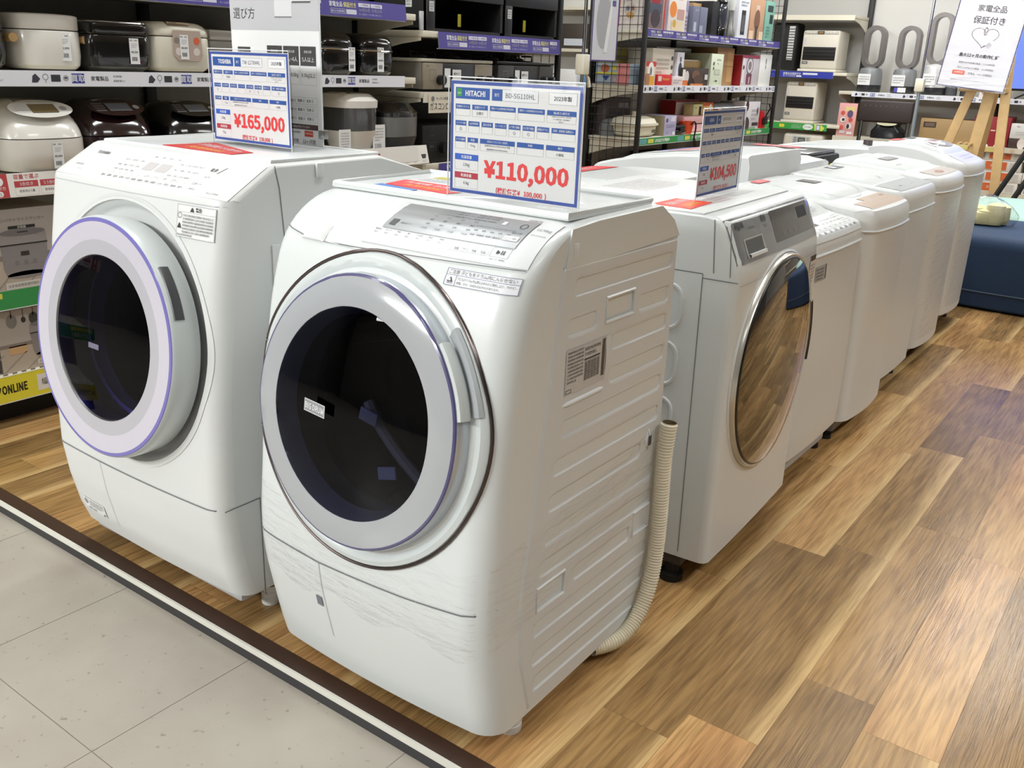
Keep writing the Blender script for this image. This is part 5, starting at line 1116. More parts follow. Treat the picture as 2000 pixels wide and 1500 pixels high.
# gas stoves, hoods
def stove(label, y0, y1, body, front, rimm, tags=True):
    t = thing('gas_stove', label, 'gas stove', (-3.3, (y0+y1)/2, 1.097)); z0 = 1.098; z1 = 1.235
    b = B(); b.box(-3.48, -3.135, y0+.006, y1-.006, z0+.012, z1, body, .006); b.box(-3.47, -3.15, y0+.02, y1-.02, z0, z0+.014, BLACKM); b.build('body', t)
    b = B(); b.box(-3.49, -3.125, y0, y1, z1, z1+.016, rimm, .005); b.build('top_plate', t)
    for k, yy in enumerate((y0+.15, y1-.15)):
        b = B(); b.lathe([(.05, 0), (.05, .012), (.03, .02), (.012, .02), (.010, .03), (0, .03)], BLACK, 18, TR(-3.29, yy, z1+.016)); b.build('burner', t)
        b = B()
        for q in range(4): a = q*PI/2+.4; b.tube([(-3.29+.095*math.cos(a), yy+.095*math.sin(a), z1+.016), (-3.29+.095*math.cos(a), yy+.095*math.sin(a), z1+.045), (-3.29+.035*math.cos(a), yy+.035*math.sin(a), z1+.045)], .005, BLACKM, 6)
        b.tube([(-3.29+.095*math.cos(a*PI/8), yy+.095*math.sin(a*PI/8), z1+.018) for a in range(16)], .004, BLACKM, 5, closed=True); b.build('pan_support', t)
    w_ = y1-y0
    b = B(); b.box(-3.135, -3.12, y0+.01, y0+w_*.27, z0+.012, z1-.004, front, .003); b.box(-3.135, -3.12, y1-w_*.27, y1-.01, z0+.012, z1-.004, front, .003); b.box(-3.135, -3.126, y0+w_*.27, y1-w_*.27, z0+.012, z1-.004, DGREY, .003)
    c = Cd(b, XF(-3.1195, y0, z0), .0004); c.frame(w_*.09, .05, w_*.17, .105, .002, MGREY); c.text('点火', w_*.07, .12, .008, INK, 1)
    if tags: c.rect(w_*.29, .02, w_*.37, .11, PAPER); c.rect(w_*.40, .02, w_*.52, .105, PAPER); c.text('都市ガス', w_*.46, .085, .014, INK, 2, 'c', .05, .01); c.text('¥7,700', w_*.46, .04, .012, INK, 2, 'c', .05)
    b.build('front_panel', t)
    for yy in (y0+w_*.225, y1-w_*.22, y1-w_*.08): b = B(); b.cyl((-3.12, yy, z0+.055), (-3.092, yy, z0+.055), .024, BLACK, 16); b.box(-3.092, -3.086, yy-.004, yy+.004, z0+.034, z0+.076, MGREY, .001); b.build('knob', t)
BEI = mat('stove_beige', (150, 140, 122), .35, metal=.2, noise=.02)
stove('beige gas stove with pale rim and white tags, under the purple strip', 3.515, 4.075, mat('stove_side', (120, 114, 104), .4, noise=.03), BEI, mat('stove_rim', (190, 184, 168), .35, noise=.02)); stove('dark grey gas stove with black top, right of the beige one', 4.11, 4.645, DGREY, mat('stove_dark', (72, 70, 68), .4, noise=.03), BLACK)
t = thing('gas_stove', 'black gas stove on the low shelf behind the 110,000 yen card', 'gas stove', (-3.3, 3.8, .756)); b = B(); b.box(-3.48, -3.13, 3.53, 4.07, .758, .94, BLACKM, .008); c = Cd(b, XF(-3.1295, 3.53, .758), .0005); c.frame(.05, .06, .1, .1, .003, DGREY); c.frame(.05, .13, .08, .16, .003, DGREY); c.text('ガス', .07, .08, .014, MGREY, 1); b.build('body', t)
for y in (3.68, 3.95): b = B(); b.cyl((-3.13, y, .83), (-3.1, y, .83), .03, BLACK, 16); b.build('knob', t)
b = B(); b.box(-3.098, -3.096, 3.535, 3.70, 1.0, 1.085, P(214, 206, 188)); c = Cd(b, XF(-3.0955, 3.535, 1.0), .0004); c.text('ガスコンロ', .08, .032, .035, INK, 1, 'c', .14); c.disc(.03, .067, .012, MGREY, 1, n=14); c.text('キッチン家電', .1, .068, .014, INK, 1, 'c', .09); tag(b.build('shelf_sign'), 'cream sign with stove lettering hanging under the beige stove shelf', 'sign')
def hood(label, y0, y1):
    t = thing('range_hood', label, 'range hood', (-3.3, (y0+y1)/2, 1.375)); z0, z1 = 1.377, 1.60
    b = B(); b.box(-3.49, -3.46, y0, y1, z0, z1, BLACKM); b.box(-3.49, -3.12, y0, y0+.02, z0, z1, BLACKM); b.box(-3.49, -3.12, y1-.02, y1, z0, z1, BLACKM); b.box(-3.49, -3.12, y0, y1, z0, z0+.012, BLACKM); b.box(-3.49, -3.12, y0, y1, z1-.012, z1, BLACKM); b.build('body', t)
    b = B(); zz = 1.525
    b.box(-3.14, -3.115, y0, y1, zz, z1, mat('hood_edge', (44, 44, 47), .4, metal=.3, noise=.03), .003); b.box(-3.14, -3.115, y0, y0+.06, z0, zz, mat('hood_edge', (44, 44, 47), .4), .003); b.build('front_frame', t)
    b = B(); c = Cd(b, XF(-3.1145, y0, z0), .0005); c.rect(.015, .085, .05, .13, P(196, 196, 196)); c.lines(.018, .09, .047, .125, 3, INK, 2, .5, 2); b.build('sticker', t)
    b = B(); b.box(-3.2, -3.199, (y0+y1)/2+.03, (y0+y1)/2+.055, z0+.03, z0+.09, YEL); b.build('yellow_strip', t); return t
h1 = hood('black range hood nearer the rice cookers, lying open on the stove bay top shelf', 3.54, 4.14); b = B(); c = Cd(b, YF(-3.25, 3.5395, 1.48), .0005); c.rect(0, 0, .04, .05, P(214, 214, 214)); c.lines(.004, .005, .036, .045, 3, INK, 2, .5, 3); b.build('side_sticker', h1)
hood('black range hood farther along, above the dark grey stove', 4.16, 4.645)
b = B(); b.box(-3.135, -3.125, 3.505, 3.53, 1.377, 1.46, LGREY, .002); tag(b.build('steel_bracket'), 'narrow pale metal strip standing beside the nearer range hood', 'bracket')

# ---------------------------------------------------------------- boxed goods on the mesh ended unit
def gbox(name, label, x1, y0, y1, z0, z1, dep, rgb, art=None, side=None, cat='box', group=None):
    b = B(); m = P(*rgb); b.box(x1-dep, x1, y0, y1, z0, z1, m, .0015)
    c = Cd(b, XF(x1+.0003, y0, z0), .0004); c.w, c.h = y1-y0, z1-z0
    if side: Cd(b, frame((x1, y0-.0003, z0), (-1, 0, 0), (0, 0, 1)), .0004); b.quad((x1-dep+.002, y0-.0004, z0+.002), (x1-.002, y0-.0004, z0+.002), (x1-.002, y0-.0004, z1-.002), (x1-dep+.002, y0-.0004, z1-.002), P(*side))
    if art: art(c, c.w, c.h)
    return tag(b.build(name), label, cat, group)
def R_(f): return lambda c, w_, h: f(c, w_, h)
def ramp_(*ops):
    """tiny print language: (kind, fractions..., colour)"""
    def f(c, w_, h):
        for l, o in enumerate(ops):
            if o[0] == 'r': c.rect(o[1]*w_, o[2]*h, o[3]*w_, o[4]*h, P(*o[5]), 1+l)
            elif o[0] == 'd': c.disc(o[1]*w_, o[2]*h, o[3]*w_, P(*o[4]), 1+l, o[3]*w_*(o[5] if len(o) > 5 else 1))
            elif o[0] == 't': c.text(o[1], o[2]*w_, o[3]*h, o[4]*h, P(*o[5]), 1+l, 'c', w_*.9)
            elif o[0] == 'l': c.lines(o[1]*w_, o[2]*h, o[3]*w_, o[4]*h, o[5], P(*o[6]), 1+l, .5, 3)
    return f
W_ = (232, 230, 226); K_ = (40, 40, 44); ZT, ZM, ZL = 1.4755, 1.1325, .7925
gbox('blender_box', 'red and dark blender box, leftmost tall box on the top shelf', -3.13, 5.70, 5.96, ZT, 1.775, .16, (206, 200, 198), ramp_(('r', .06, .05, .84, .98, (120, 96, 100)), ('d', .42, .74, .28, (150, 36, 48), 1.0), ('r', .12, .36, .74, .56, (70, 76, 92)), ('d', .46, .26, .24, (60, 50, 56), .9), ('r', .88, .0, .97, 1, (186, 60, 56))), side=(196, 190, 190))
gbox('mixer_box', 'white kitchen box with orange disc, second on the top shelf', -3.13, 6.0, 6.255, ZT, 1.77, .15, (226, 216, 212), ramp_(('d', .25, .5, .2, (226, 132, 52)), ('r', .2, .72, .8, .95, (214, 190, 150)), ('r', .5, .3, .9, .52, (190, 150, 140)), ('r', .2, .06, .85, .26, (220, 200, 170)), ('d', .35, .2, .1, (200, 160, 60)), ('d', .6, .86, .14, (224, 150, 60))), side=(196, 190, 208))
gbox('hand_mixer_box', 'thin lilac box between the orange disc box and the blue grey box', -3.16, 6.275, 6.35, ZT, 1.72, .2, (196, 186, 206), ramp_(('r', .1, .6, .9, .9, (150, 140, 180)), ('l', .1, .1, .9, .5, 4, K_)))
gbox('kettle_box', 'blue grey appliance box in the middle of the top shelf', -3.13, 6.37, 6.60, ZT, 1.665, .2, (110, 114, 136), ramp_(('r', .08, .12, .26, .45, (176, 180, 196)), ('r', .5, .1, .72, .35, (150, 156, 178)), ('t', 'KETTLE', .25, .86, .07, (200, 200, 214)), ('r', .44, 0, .46, 1, (84, 88, 110))))
gbox('carton', 'plain brown carton behind the blue grey box on the top shelf', -3.24, 6.58, 6.82, ZT, 1.70, .2, (172, 136, 92), None)
gbox('slim_box', 'slim black box right of the brown carton on the top shelf', -3.15, 6.72, 6.83, ZT, 1.72, .2, (24, 24, 26), None)
t = thing('bottle_blender', 'dark clear bottle blender standing on the top shelf', 'blender', (-3.17, 6.91, ZT)); b = B(); b.lathe([(0, 0), (.05, 0), (.052, .06), (.045, .075)], GB_, 24, TR(-3.17, 6.91, ZT)); b.build('base', t)
b = B(); b.lathe([(.045, .075), (.055, .13), (.055, .2), (.04, .235)], mat('smoke_cup', (60, 64, 72), .08, coat=.8, noise=.05), 24, TR(-3.17, 6.91, ZT)); b.build('cup', t); b = B(); b.lathe([(.042, .234), (.045, .25), (.03, .27), (0, .27)], BLACK, 20, TR(-3.17, 6.91, ZT)); b.build('lid', t)
t = thing('hand_blender', 'silver hand blender standing by the clear bottle', 'blender', (-3.16, 7.06, ZT)); b = B(); b.lathe([(0, 0), (.045, 0), (.05, .03), (.03, .08), (.024, .2)], STEEL, 20, TR(-3.16, 7.06, ZT)); b.build('shaft', t); b = B(); b.lathe([(.026, .2), (.034, .24), (.034, .29), (.02, .31), (0, .31)], WHITE2, 20, TR(-3.16, 7.06, ZT)); b.build('handle', t)
gbox('grinder_box', 'white box with black upright window on the top shelf', -3.13, 7.14, 7.345, ZT, 1.77, .16, (216, 218, 226), ramp_(('r', .3, .12, .68, .72, (34, 34, 38)), ('r', .36, .2, .62, .6, (84, 84, 90)), ('l', .15, .8, .85, .95, 2, K_)))
gbox('juicer_box', 'tan box picturing a tall juicer on the top shelf', -3.13, 7.37, 7.65, ZT, 1.785, .16, (190, 148, 118), ramp_(('r', .38, .35, .62, .85, (214, 190, 170)), ('d', .5, .5, .2, (120, 84, 62), 1.4), ('r', .42, .02, .58, .36, (70, 56, 52)), ('r', .0, .0, .3, .24, (216, 190, 160)), ('r', .7, .0, 1, .24, (216, 190, 160))))
gbox('juicer_box', 'teal green box at the right end of the top shelf', -3.13, 7.67, 7.86, ZT, 1.785, .16, (122, 172, 156), ramp_(('r', .2, .74, .8, .9, (50, 60, 60)), ('r', .5, .46, .85, .68, (30, 40, 42)), ('l', .2, .1, .6, .4, 4, (60, 90, 84))))
gbox('gift_box', 'pale gift box with red stripe, seen through the mesh on the top shelf', -3.30, 5.69, 5.98, ZT, 1.75, .18, (226, 206, 200), None)
# its printed end faces the mesh
b = B(); b.box(-3.47, -3.16, 5.672, 5.69, ZT, 1.70, P(228, 220, 214)); c = Cd(b, YF(-3.47, 5.6715, ZT), .0005); c.rect(0, 0, .12, .225, P(226, 200, 196)); c.rect(.14, .02, .155, .2, P(200, 56, 44), 2); c.disc(.235, .12, .045, P(206, 196, 190), 2); c.disc(.235, .09, .03, P(206, 160, 90), 3, .02); c.disc(.215, .13, .014, P(110, 120, 150), 3); c.disc(.25, .13, .014, P(150, 110, 90), 3); c.lines(.2, .17, .28, .21, 2, INK, 3, .5, 4); tag(b.build('gift_box'), 'flat white gift box with red bar and pictured dish, facing the mesh end', 'box')
# middle shelf
gbox('toy_pot_box', 'pale blue and pink striped picture box behind the mesh on the middle shelf', -3.2, 5.67, 5.90, ZM, 1.265, .26, (150, 170, 190), None, side=None)
b = B(); b.box(-3.46, -3.2, 5.655, 5.669, ZM, 1.265, P(160, 176, 190)); c = Cd(b, YF(-3.46, 5.6545, ZM), .0005); c.rect(0, .06, .26, .075, P(214, 206, 70)); c.rect(.17, 0, .26, .133, P(222, 140, 140), 2); c.disc(.07, .1, .034, P(176, 96, 60), 3, .026); c.rect(.12, .09, .16, .12, P(220, 210, 80), 3); c.poly([(.05, .05), (.11, .055), (.085, .02)], P(40, 70, 130), 3); c.disc(.15, .03, .02, P(206, 120, 120), 3, t=.005); tag(b.build('picture_box'), 'flat picture box of a baked dish in pink, yellow and blue, against the mesh', 'box')
gbox('gift_pouch_box', 'olive yellow box standing at the back behind the mesh, middle shelf', -3.36, 5.68, 5.95, 1.266, 1.37, .12, (150, 140, 60), ramp_(('r', .1, .2, .9, .5, (110, 96, 50))))
gbox('skewer_pack', 'tall red topped pack with pictured ladle, front left of the middle shelf', -3.115, 5.72, 5.855, ZM, 1.285, .05, (214, 190, 170), ramp_(('r', 0, .8, 1, 1, (196, 60, 52)), ('d', .5, .5, .34, (232, 230, 224), 1.6), ('d', .5, .6, .1, (120, 110, 110), 2), ('r', .4, .0, .85, .4, (224, 166, 50)), ('r', 0, .0, .38, .5, (170, 120, 90))))
gbox('appliance_box', 'large white box with faint line print on the middle shelf', -3.17, 5.90, 6.21, ZM, 1.372, .26, (222, 214, 200), ramp_(('l', .2, .3, .8, .75, 4, (170, 164, 150)), ('d', .93, .75, .05, (90, 86, 80)), ('d', .93, .5, .05, (90, 86, 80)), ('d', .93, .28, .05, (110, 100, 90))))
gbox('mug_box', 'narrow white box picturing a dark flask on the middle shelf', -3.15, 6.225, 6.335, ZM, 1.355, .12, (212, 210, 218), ramp_(('d', .5, .5, .25, (60, 66, 76), 1.6), ('r', .3, .3, .7, .5, (60, 66, 76)), ('r', .4, .72, .6, .86, (110, 106, 116))))
gbox('snack_box', 'flat red box with yellow lettering at the front of the middle shelf', -3.115, 5.885, 6.095, ZM, 1.205, .05, (206, 40, 44), ramp_(('t', 'Premium', .62, .6, .28, (240, 214, 110)), ('r', .06, .4, .3, .85, (220, 200, 190))))
gbox('small_box', 'small pale pink box next to the flat red one', -3.115, 6.11, 6.27, ZM, 1.195, .05, (222, 208, 208), ramp_(('l', .1, .2, .9, .7, 2, (160, 140, 140))))
gbox('storage_box', 'grey and white lidded box at the back of the middle shelf', -3.36, 6.30, 6.86, 1.29, 1.39, .12, (190, 198, 200), ramp_(('r', 0, 0, .35, 1, (116, 130, 136)), ('r', 0, .85, 1, 1, (220, 222, 222))))
gbox('storage_box', 'plain backing carton under the grey lidded box', -3.36, 6.30, 6.86, ZM, 1.29, .12, (150, 130, 104))
gbox('carton', 'flat brown carton lying over the dark brown boxes, middle shelf', -3.2, 6.38, 6.72, 1.255, 1.31, .2, (172, 140, 92), ramp_(('r', 0, .86, .85, 1, (214, 206, 190))))
gbox('grill_box', 'dark brown grill picture box at the front of the middle shelf', -3.13, 6.29, 6.71, ZM, 1.254, .2, (58, 44, 40), ramp_(('r', .0, .3, .1, .9, (226, 220, 210)), ('d', .16, .5, .08, (206, 200, 196), 1.2), ('r', .0, 0, .2, .3, (206, 110, 50)), ('d', .5, .6, .16, (110, 80, 60), .5), ('d', .62, .35, .2, (80, 60, 48), .4), ('r', .85, .35, .97, .65, (206, 204, 200)), ('r', .3, .0, .8, .12, (196, 120, 56))))
gbox('coffee_maker_box', 'pale green box with handwritten style title on the middle shelf', -3.12, 6.725, 6.935, ZM, 1.36, .24, (214, 222, 200), ramp_(('t', 'All Time', .62, .82, .07, (60, 64, 56)), ('t', 'Pan', .55, .7, .06, (60, 64, 56)), ('r', .3, .35, .75, .52, (176, 184, 166)), ('r', .35, .37, .7, .5, (196, 204, 186)), ('r', .42, .14, .58, .18, (70, 70, 66)), ('d', .2, .7, .06, (90, 94, 86)), ('d', .2, .55, .05, (90, 94, 86))), side=(176, 186, 164))
gbox('carton', 'tall brown taped carton on the middle shelf', -3.19, 6.97, 7.28, ZM, 1.41, .26, (166, 128, 84), ramp_(('r', .62, .1, .95, .95, (186, 146, 98)), ('r', .0, .5, 1, .53, (150, 114, 76))), side=(140, 106, 72))
gbox('gift_box', 'plain deep red box beside the tall brown carton', -3.22, 7.29, 7.50, ZM, 1.372, .22, (146, 28, 34))
gbox('mixer_box', 'silver box with ring shaped picture beside the deep red box', -3.14, 7.34, 7.68, ZM, 1.367, .24, (196, 188, 194), ramp_(('r', 0, .9, 1, 1, (160, 60, 86)), ('d', .45, .66, .2, (110, 104, 112)), ('d', .45, .66, .16, (214, 208, 210)), ('d', .45, .66, .1, (130, 120, 126)), ('r', .3, .05, .6, .4, (112, 60, 76)), ('r', .42, .08, .5, .3, (190, 160, 170)), ('r', .0, .1, .14, .9, (220, 214, 220)), ('d', .08, .6, .05, (120, 50, 70))), side=(150, 28, 34))
gbox('slim_box', 'narrow white box at the right end of the middle shelf', -3.14, 7.70, 7.95, ZM, 1.382, .22, (226, 226, 224), ramp_(('d', .5, .78, .05, (150, 150, 150), 2), ('d', .5, .6, .03, (120, 120, 120), 2.4)))
# lower shelf
t = thing('electric_grill_pot', 'cream oval electric grill pot with lid on the lower shelf behind the mesh', 'grill pot', (-3.26, 5.86, ZL)); xc, yc = -3.26, 5.87
b = B(); b.loft([supere(xc, yc, ZL+.005, .1, .14, 3), supere(xc, yc, ZL+.02, .12, .165, 3), supere(xc, yc, ZL+.075, .13, .175, 3)], CREAMP); b.build('body', t)
b = B(); b.loft([supere(xc, yc, ZL+.076, .14, .19, 3), supere(xc, yc, ZL+.09, .14, .19, 3)], CREAMP); b.build('rim', t)
b = B(); b.loft([supere(xc, yc, ZL+.091, .13, .178, 3), supere(xc, yc, ZL+.12, .115, .16, 3), supere(xc, yc, ZL+.135, .07, .1, 3), supere(xc, yc, ZL+.138, .02, .03, 3)], CREAMP); b.cyl((xc, yc, ZL+.13), (xc, yc, ZL+.165), .018, CREAMP, 12); b.build('lid', t); b = B(); b.cyl((xc+.12, yc+.05, ZL+.04), (xc+.145, yc+.05, ZL+.04), .012, STEEL, 12); b.build('knob', t)
b = B(); b.lathe([(0, 0), (.075, 0), (.08, .03), (.075, .08), (.05, .105), (.015, .115), (0, .115)], mat('clear_grey_dome', (128, 130, 132), .12, coat=.5, noise=.08), 24, TR(-3.38, 5.76, ZL)); tag(b.build('lidded_bowl'), 'grey domed bowl behind the mesh, left of the cream grill pot', 'bowl')
gbox('dark_box', 'dark picture box at the back above the cream grill pot', -3.40, 5.72, 6.06, ZL, 1.04, .08, (74, 66, 66), ramp_(('r', .5, .72, .9, .86, (150, 140, 140)), ('d', .75, .4, .12, (130, 100, 100))))
gbox('gadget_box', 'lilac fronted box with white icons right of the cream grill pot', -3.13, 6.08, 6.26, ZL, .93, .24, (172, 166, 196), ramp_(('r', .12, .68, .28, .86, (80, 80, 110)), ('r', .5, .7, .9, .95, (214, 210, 226)), ('l', .15, .4, .9, .58, 2, (110, 106, 140)), ('r', .7, .04, .9, .2, (226, 224, 230)), ('l', .15, .1, .6, .2, 1, (120, 116, 150))), side=(160, 150, 124))
t = thing('waffle_maker', 'small black appliance lying in front of the orange cup', 'kitchen appliance', (-3.15, 6.33, ZL)); b = B(); b.box(-3.24, -3.12, 6.255, 6.42, ZL+.005, ZL+.04, GB_, .012); b.build('base', t); b = B(); b.box(-3.24, -3.12, 6.26, 6.40, ZL+.042, ZL+.066, BLACKM, .01); b.box(-3.125, -3.105, 6.30, 6.35, ZL+.03, ZL+.05, BLACK, .004); b.build('lid', t)
b = B(); pts = [(-3.10, 6.44, ZL+.07), (-3.085, 6.47, ZL+.1), (-3.08, 6.49, ZL+.05), (-3.085, 6.47, ZL-.03), (-3.08, 6.50, ZL-.09), (-3.083, 6.46, ZL-.13), (-3.08, 6.52, ZL-.1), (-3.085, 6.48, ZL-.02)]; b.tube(resample(pts, .012), .006, BLACK, 6); tag(b.build('power_cable'), 'black power cable dangling over the green strip', 'cable')
b = B(); b.lathe([(0, 0), (.04, 0), (.058, .09), (.055, .09), (.04, .01), (0, .008)], mat('orange_plastic', (226, 84, 48), .4, noise=.03), 24, TR(-3.155, 6.475, ZL)); tag(b.build('measuring_cup'), 'orange red cup on the lower shelf beside the pink case', 'cup')
t = thing('carry_case', 'pale pink rounded case on the lower shelf', 'case', (-3.3, 6.76, ZL)); PK = mat('pink_plastic', (222, 170, 172), .3, coat=.2, noise=.02)
b = B(); b.box(-3.42, -3.19, 6.5, 7.0, ZL, ZL+.06, PK, .018); b.build('base', t); b = B(); b.box(-3.42, -3.19, 6.5, 7.0, ZL+.062, ZL+.12, PK, .02); b.build('lid', t); b = B(); b.box(-3.19, -3.17, 6.9, 6.95, ZL+.03, ZL+.09, mat('pink_dark', (190, 130, 134), .4), .003); b.build('latch', t)
gbox('hotplate_box', 'red topped white box at the back of the lower shelf', -3.33, 6.63, 7.02, .914, 1.02, .14, (220, 214, 210), ramp_(('r', 0, .86, 1, 1, (150, 30, 36)), ('t', 'Recipe', .5, .5, .12, (190, 60, 60)), ('d', .85, .5, .06, (200, 80, 70))), side=(150, 34, 38))
gbox('snack_box', 'yellow cream box with black bottle picture on the pink case', -3.22, 6.70, 6.86, .914, .995, .08, (214, 206, 150), ramp_(('r', .62, .0, .9, .8, (30, 30, 32)), ('t', '香り', .3, .7, .2, (60, 90, 60)), ('r', 0, 0, .2, 1, (190, 200, 150))))
gbox('snack_box', 'orange topped box with black bottle picture on the pink case', -3.22, 6.875, 7.05, .914, 1.005, .08, (226, 196, 140), ramp_(('r', 0, .72, 1, 1, (206, 96, 46)), ('r', .58, .0, .88, .7, (40, 34, 36)), ('d', .72, .6, .14, (240, 236, 226)), ('d', .25, .3, .12, (220, 140, 50), 1.6)))
gbox('storage_box', 'grey flat lidded box on the lower shelf behind the 104,500 yen card', -3.22, 7.08, 7.43, ZL, .995, .2, (140, 146, 152), ramp_(('r', .0, .55, .18, .8, (176, 36, 34)), ('r', .2, .6, .36, .85, (214, 206, 200)), ('r', .3, .3, .9, .6, (96, 84, 100)), ('r', 0, .92, 1, 1, (96, 100, 104))))
gbox('toaster_box', 'tall pale grey lilac box at the right of the lower shelf', -3.12, 7.44, 7.76, ZL, 1.01, .22, (206, 202, 206), ramp_(('d', .16, .86, .1, (70, 40, 46), 1.3), ('d', .2, .16, .18, (70, 60, 60), 1.1), ('l', .45, .3, .9, .75, 3, (160, 156, 162)), ('r', .55, .12, .95, .24, (60, 56, 60)), ('r', .35, .0, .8, .06, (120, 160, 120)), ('d', .85, .66, .05, (90, 86, 90), 1.8)), side=(180, 176, 182))
t = thing('mixer', 'red and black hand mixer hanging at the right mesh end', 'mixer', (-3.13, 7.86, ZL)); b = B(); b.loft([supere(-3.16, 7.86, ZL, .05, .055, 3), supere(-3.16, 7.86, ZL+.04, .05, .055, 3), supere(-3.16, 7.86, ZL+.14, .035, .04, 3)], P(176, 24, 28, .3)); b.build('body', t); b = B(); b.box(-3.115, -3.1, 7.82, 7.92, ZL+.03, ZL+.09, BLACK, .01); b.tube([(-3.12, 7.9, ZL+.09), (-3.1, 7.94, ZL+.16), (-3.11, 7.93, ZL+.2)], .006, BLACK, 6); b.build('handle', t)
gbox('spice_box', 'deep red box standing at the back of the lower shelf', -3.43, 7.15, 7.38, ZL, 1.055, .06, (110, 40, 44), ramp_(('r', .15, .1, .85, .4, (140, 60, 60)))); gbox('spice_box', 'pale pinkish box at the back beside the deep red one', -3.43, 7.39, 7.66, ZL, 1.06, .06, (200, 176, 170), ramp_(('r', .15, .1, .75, .55, (150, 70, 70))))
for k, (y0, y1, z1, col) in enumerate(((5.75, 6.15, .62, (60, 44, 36)), (6.2, 6.55, .66, (30, 28, 28)), (6.6, 7.1, .63, (96, 70, 50)), (7.2, 7.7, .64, (200, 196, 190)))):
    gbox('appliance_carton', ('dark brown', 'black', 'brown', 'pale')[k]+' carton on the bottom shelf of the mesh ended unit', -3.15, y0, y1, .4005, z1, .3, col)

# ---------------------------------------------------------------- gap between the bays: stand with hanging leaflet, shelf beyond
t = thing('sign_pole', 'steel sign pole with cream clamp, right of the gas stoves', 'sign pole', (-2.99, 4.74, 0))
b = B(); b.cyl((-2.99, 4.74, .02), (-2.99, 4.74, 1.15), .016, mat('pole_grey', (150, 160, 168), .35, metal=.4, noise=.02), 16); b.cyl((-2.99, 4.74, 1.15), (-2.99, 4.74, 2.2), .0105, CHROME, 12); b.build('pole', t)
b = B(); b.box(-3.025, -2.965, 4.712, 4.775, 1.195, 1.305, CREAMP, .006); b.prism([(0, 0), (.03, -.02), (.045, -.07), (.03, -.075), (.02, -.03)], -.008, .008, CREAMP, frame((-2.985, 4.765, 1.2), (.2, 1, 0), (0, 0, 1))); b.build('clamp', t)
b = B(); b.lathe([(0, 0), (.1, 0), (.1, .012), (.02, .02)], MGREY, 28, TR(-2.99, 4.74, 0)); b.build('base', t)
b = B(); M = frame((-2.975, 4.79, 1.27), (.25, 1, 0), (0, 0, 1)); b.box(0, .21, 0, .62, -.001, .001, P(206, 206, 212), T=M); c = Cd(b, M @ Matrix.Translation((0, 0, .0012)), .0004); c.frame(0, 0, .21, .62, .008, P(70, 60, 120)); c.disc(.09, .22, .055, P(168, 168, 172), 2, .15, 24); c.poly([(.1, .05), (.15, .4), (.17, .4), (.13, .05)], P(224, 224, 226), 3); c.rect(.15, .3, .18, .33, P(96, 90, 150), 3); c.lines(.03, .4, .16, .58, 7, P(150, 150, 154), 3, .4, 3); tag(b.build('hanging_leaflet'), 'grey printed leaflet in clear sleeve hanging beside the sign pole', 'leaflet')
gp = thing('shelving_unit', 'pale shelving glimpsed through the gap beyond the sign pole', 'shelf', (-5.4, 8.6, 0)); b = B(); b.box(-6.9, -4.2, 8.9, 8.92, 0, 2.6, WALLM); b.build('back_panel', gp)
for z in (.6, 1.0, 1.4, 1.8): b = B(); b.box(-6.9, -4.2, 8.5, 8.9, z-.03, z, CREAM); b.build('shelf', gp)
for k, (x, z, w_, h, col, lb) in enumerate(((-5.35, 1.0, .34, .16, (86, 150, 206), 'blue and white'), (-5.75, 1.0, .3, .2, (226, 226, 226), 'plain white'), (-5.0, 1.0, .3, .22, (230, 228, 220), 'cream'), (-5.2, 1.4, .35, .2, (216, 206, 60), 'bright yellow'), (-5.65, 1.4, .3, .24, (70, 62, 56), 'dark brown'), (-4.75, 1.4, .3, .2, (150, 140, 120), 'drab'))):
    b = B(); b.box(x, x+w_, 8.52, 8.85, z+.0005, z+h, P(*col), .004); c = Cd(b, YF(x, 8.5195, z), .0006); c.rect(.03, .03, w_-.03, h*.4, P(200, 206, 214)); tag(b.build('storage_box'), lb+' box on the pale shelving through the gap', 'box')

# ---------------------------------------------------------------- back wall bays
hu = thing('shelving_unit', 'wall bay with paraffin heaters at the back', 'shelf', (-3.3, 9.3, 0))
def shelf_y(unit, x0, x1, z, kind=None, yb=9.44, yf=9.0, rh=.045, drop=0., rx0=None, rx1=None):
    b = B(); b.box(x0, x1, yf+.004, yb, z-.028, z, CREAM, .002)
    for x in (x0+.004, x1-.004):
        pr = [(0, -.03), (-.42, -.03), (-.42, -.045)]+[(-.42*(1-k/6)**1.6*.9, -.045-.13*k/6) for k in range(1, 6)]+[(0, -.18)]
        b.prism(pr, -.0015, .0015, CREAM, frame((x, yb, z), (0, 1, 0), (0, 0, 1)))
    s = b.build('shelf', unit); b = B(); rx0 = rx0 if rx0 is not None else x0; rx1 = rx1 if rx1 is not None else x1
    b.box(rx0, rx1, yf, yf+.004, z-rh+drop, z+drop, CREAM); c = Cd(b, YF(rx0, yf-.0002, z-rh+drop), .0004)
    if kind: RAILS[kind](c, rx1-rx0, rh)
    b.build('price_rail', s)
def upright_y(unit, x, z1=2.4): b = B(); b.box(x-.022, x+.022, 9.42, 9.48, 0, z1, UP, .003); return b.build('upright', unit)
b = B(); b.box(-4.1, -2.80, 9.47, 9.485, 0, 2.4, mat('heater_back', (178, 176, 172), .7, noise=.02)); b.build('back_panel', hu)
upright_y(hu, -4.0); upright_y(hu, -2.83)
BLR = P(44, 58, 160)
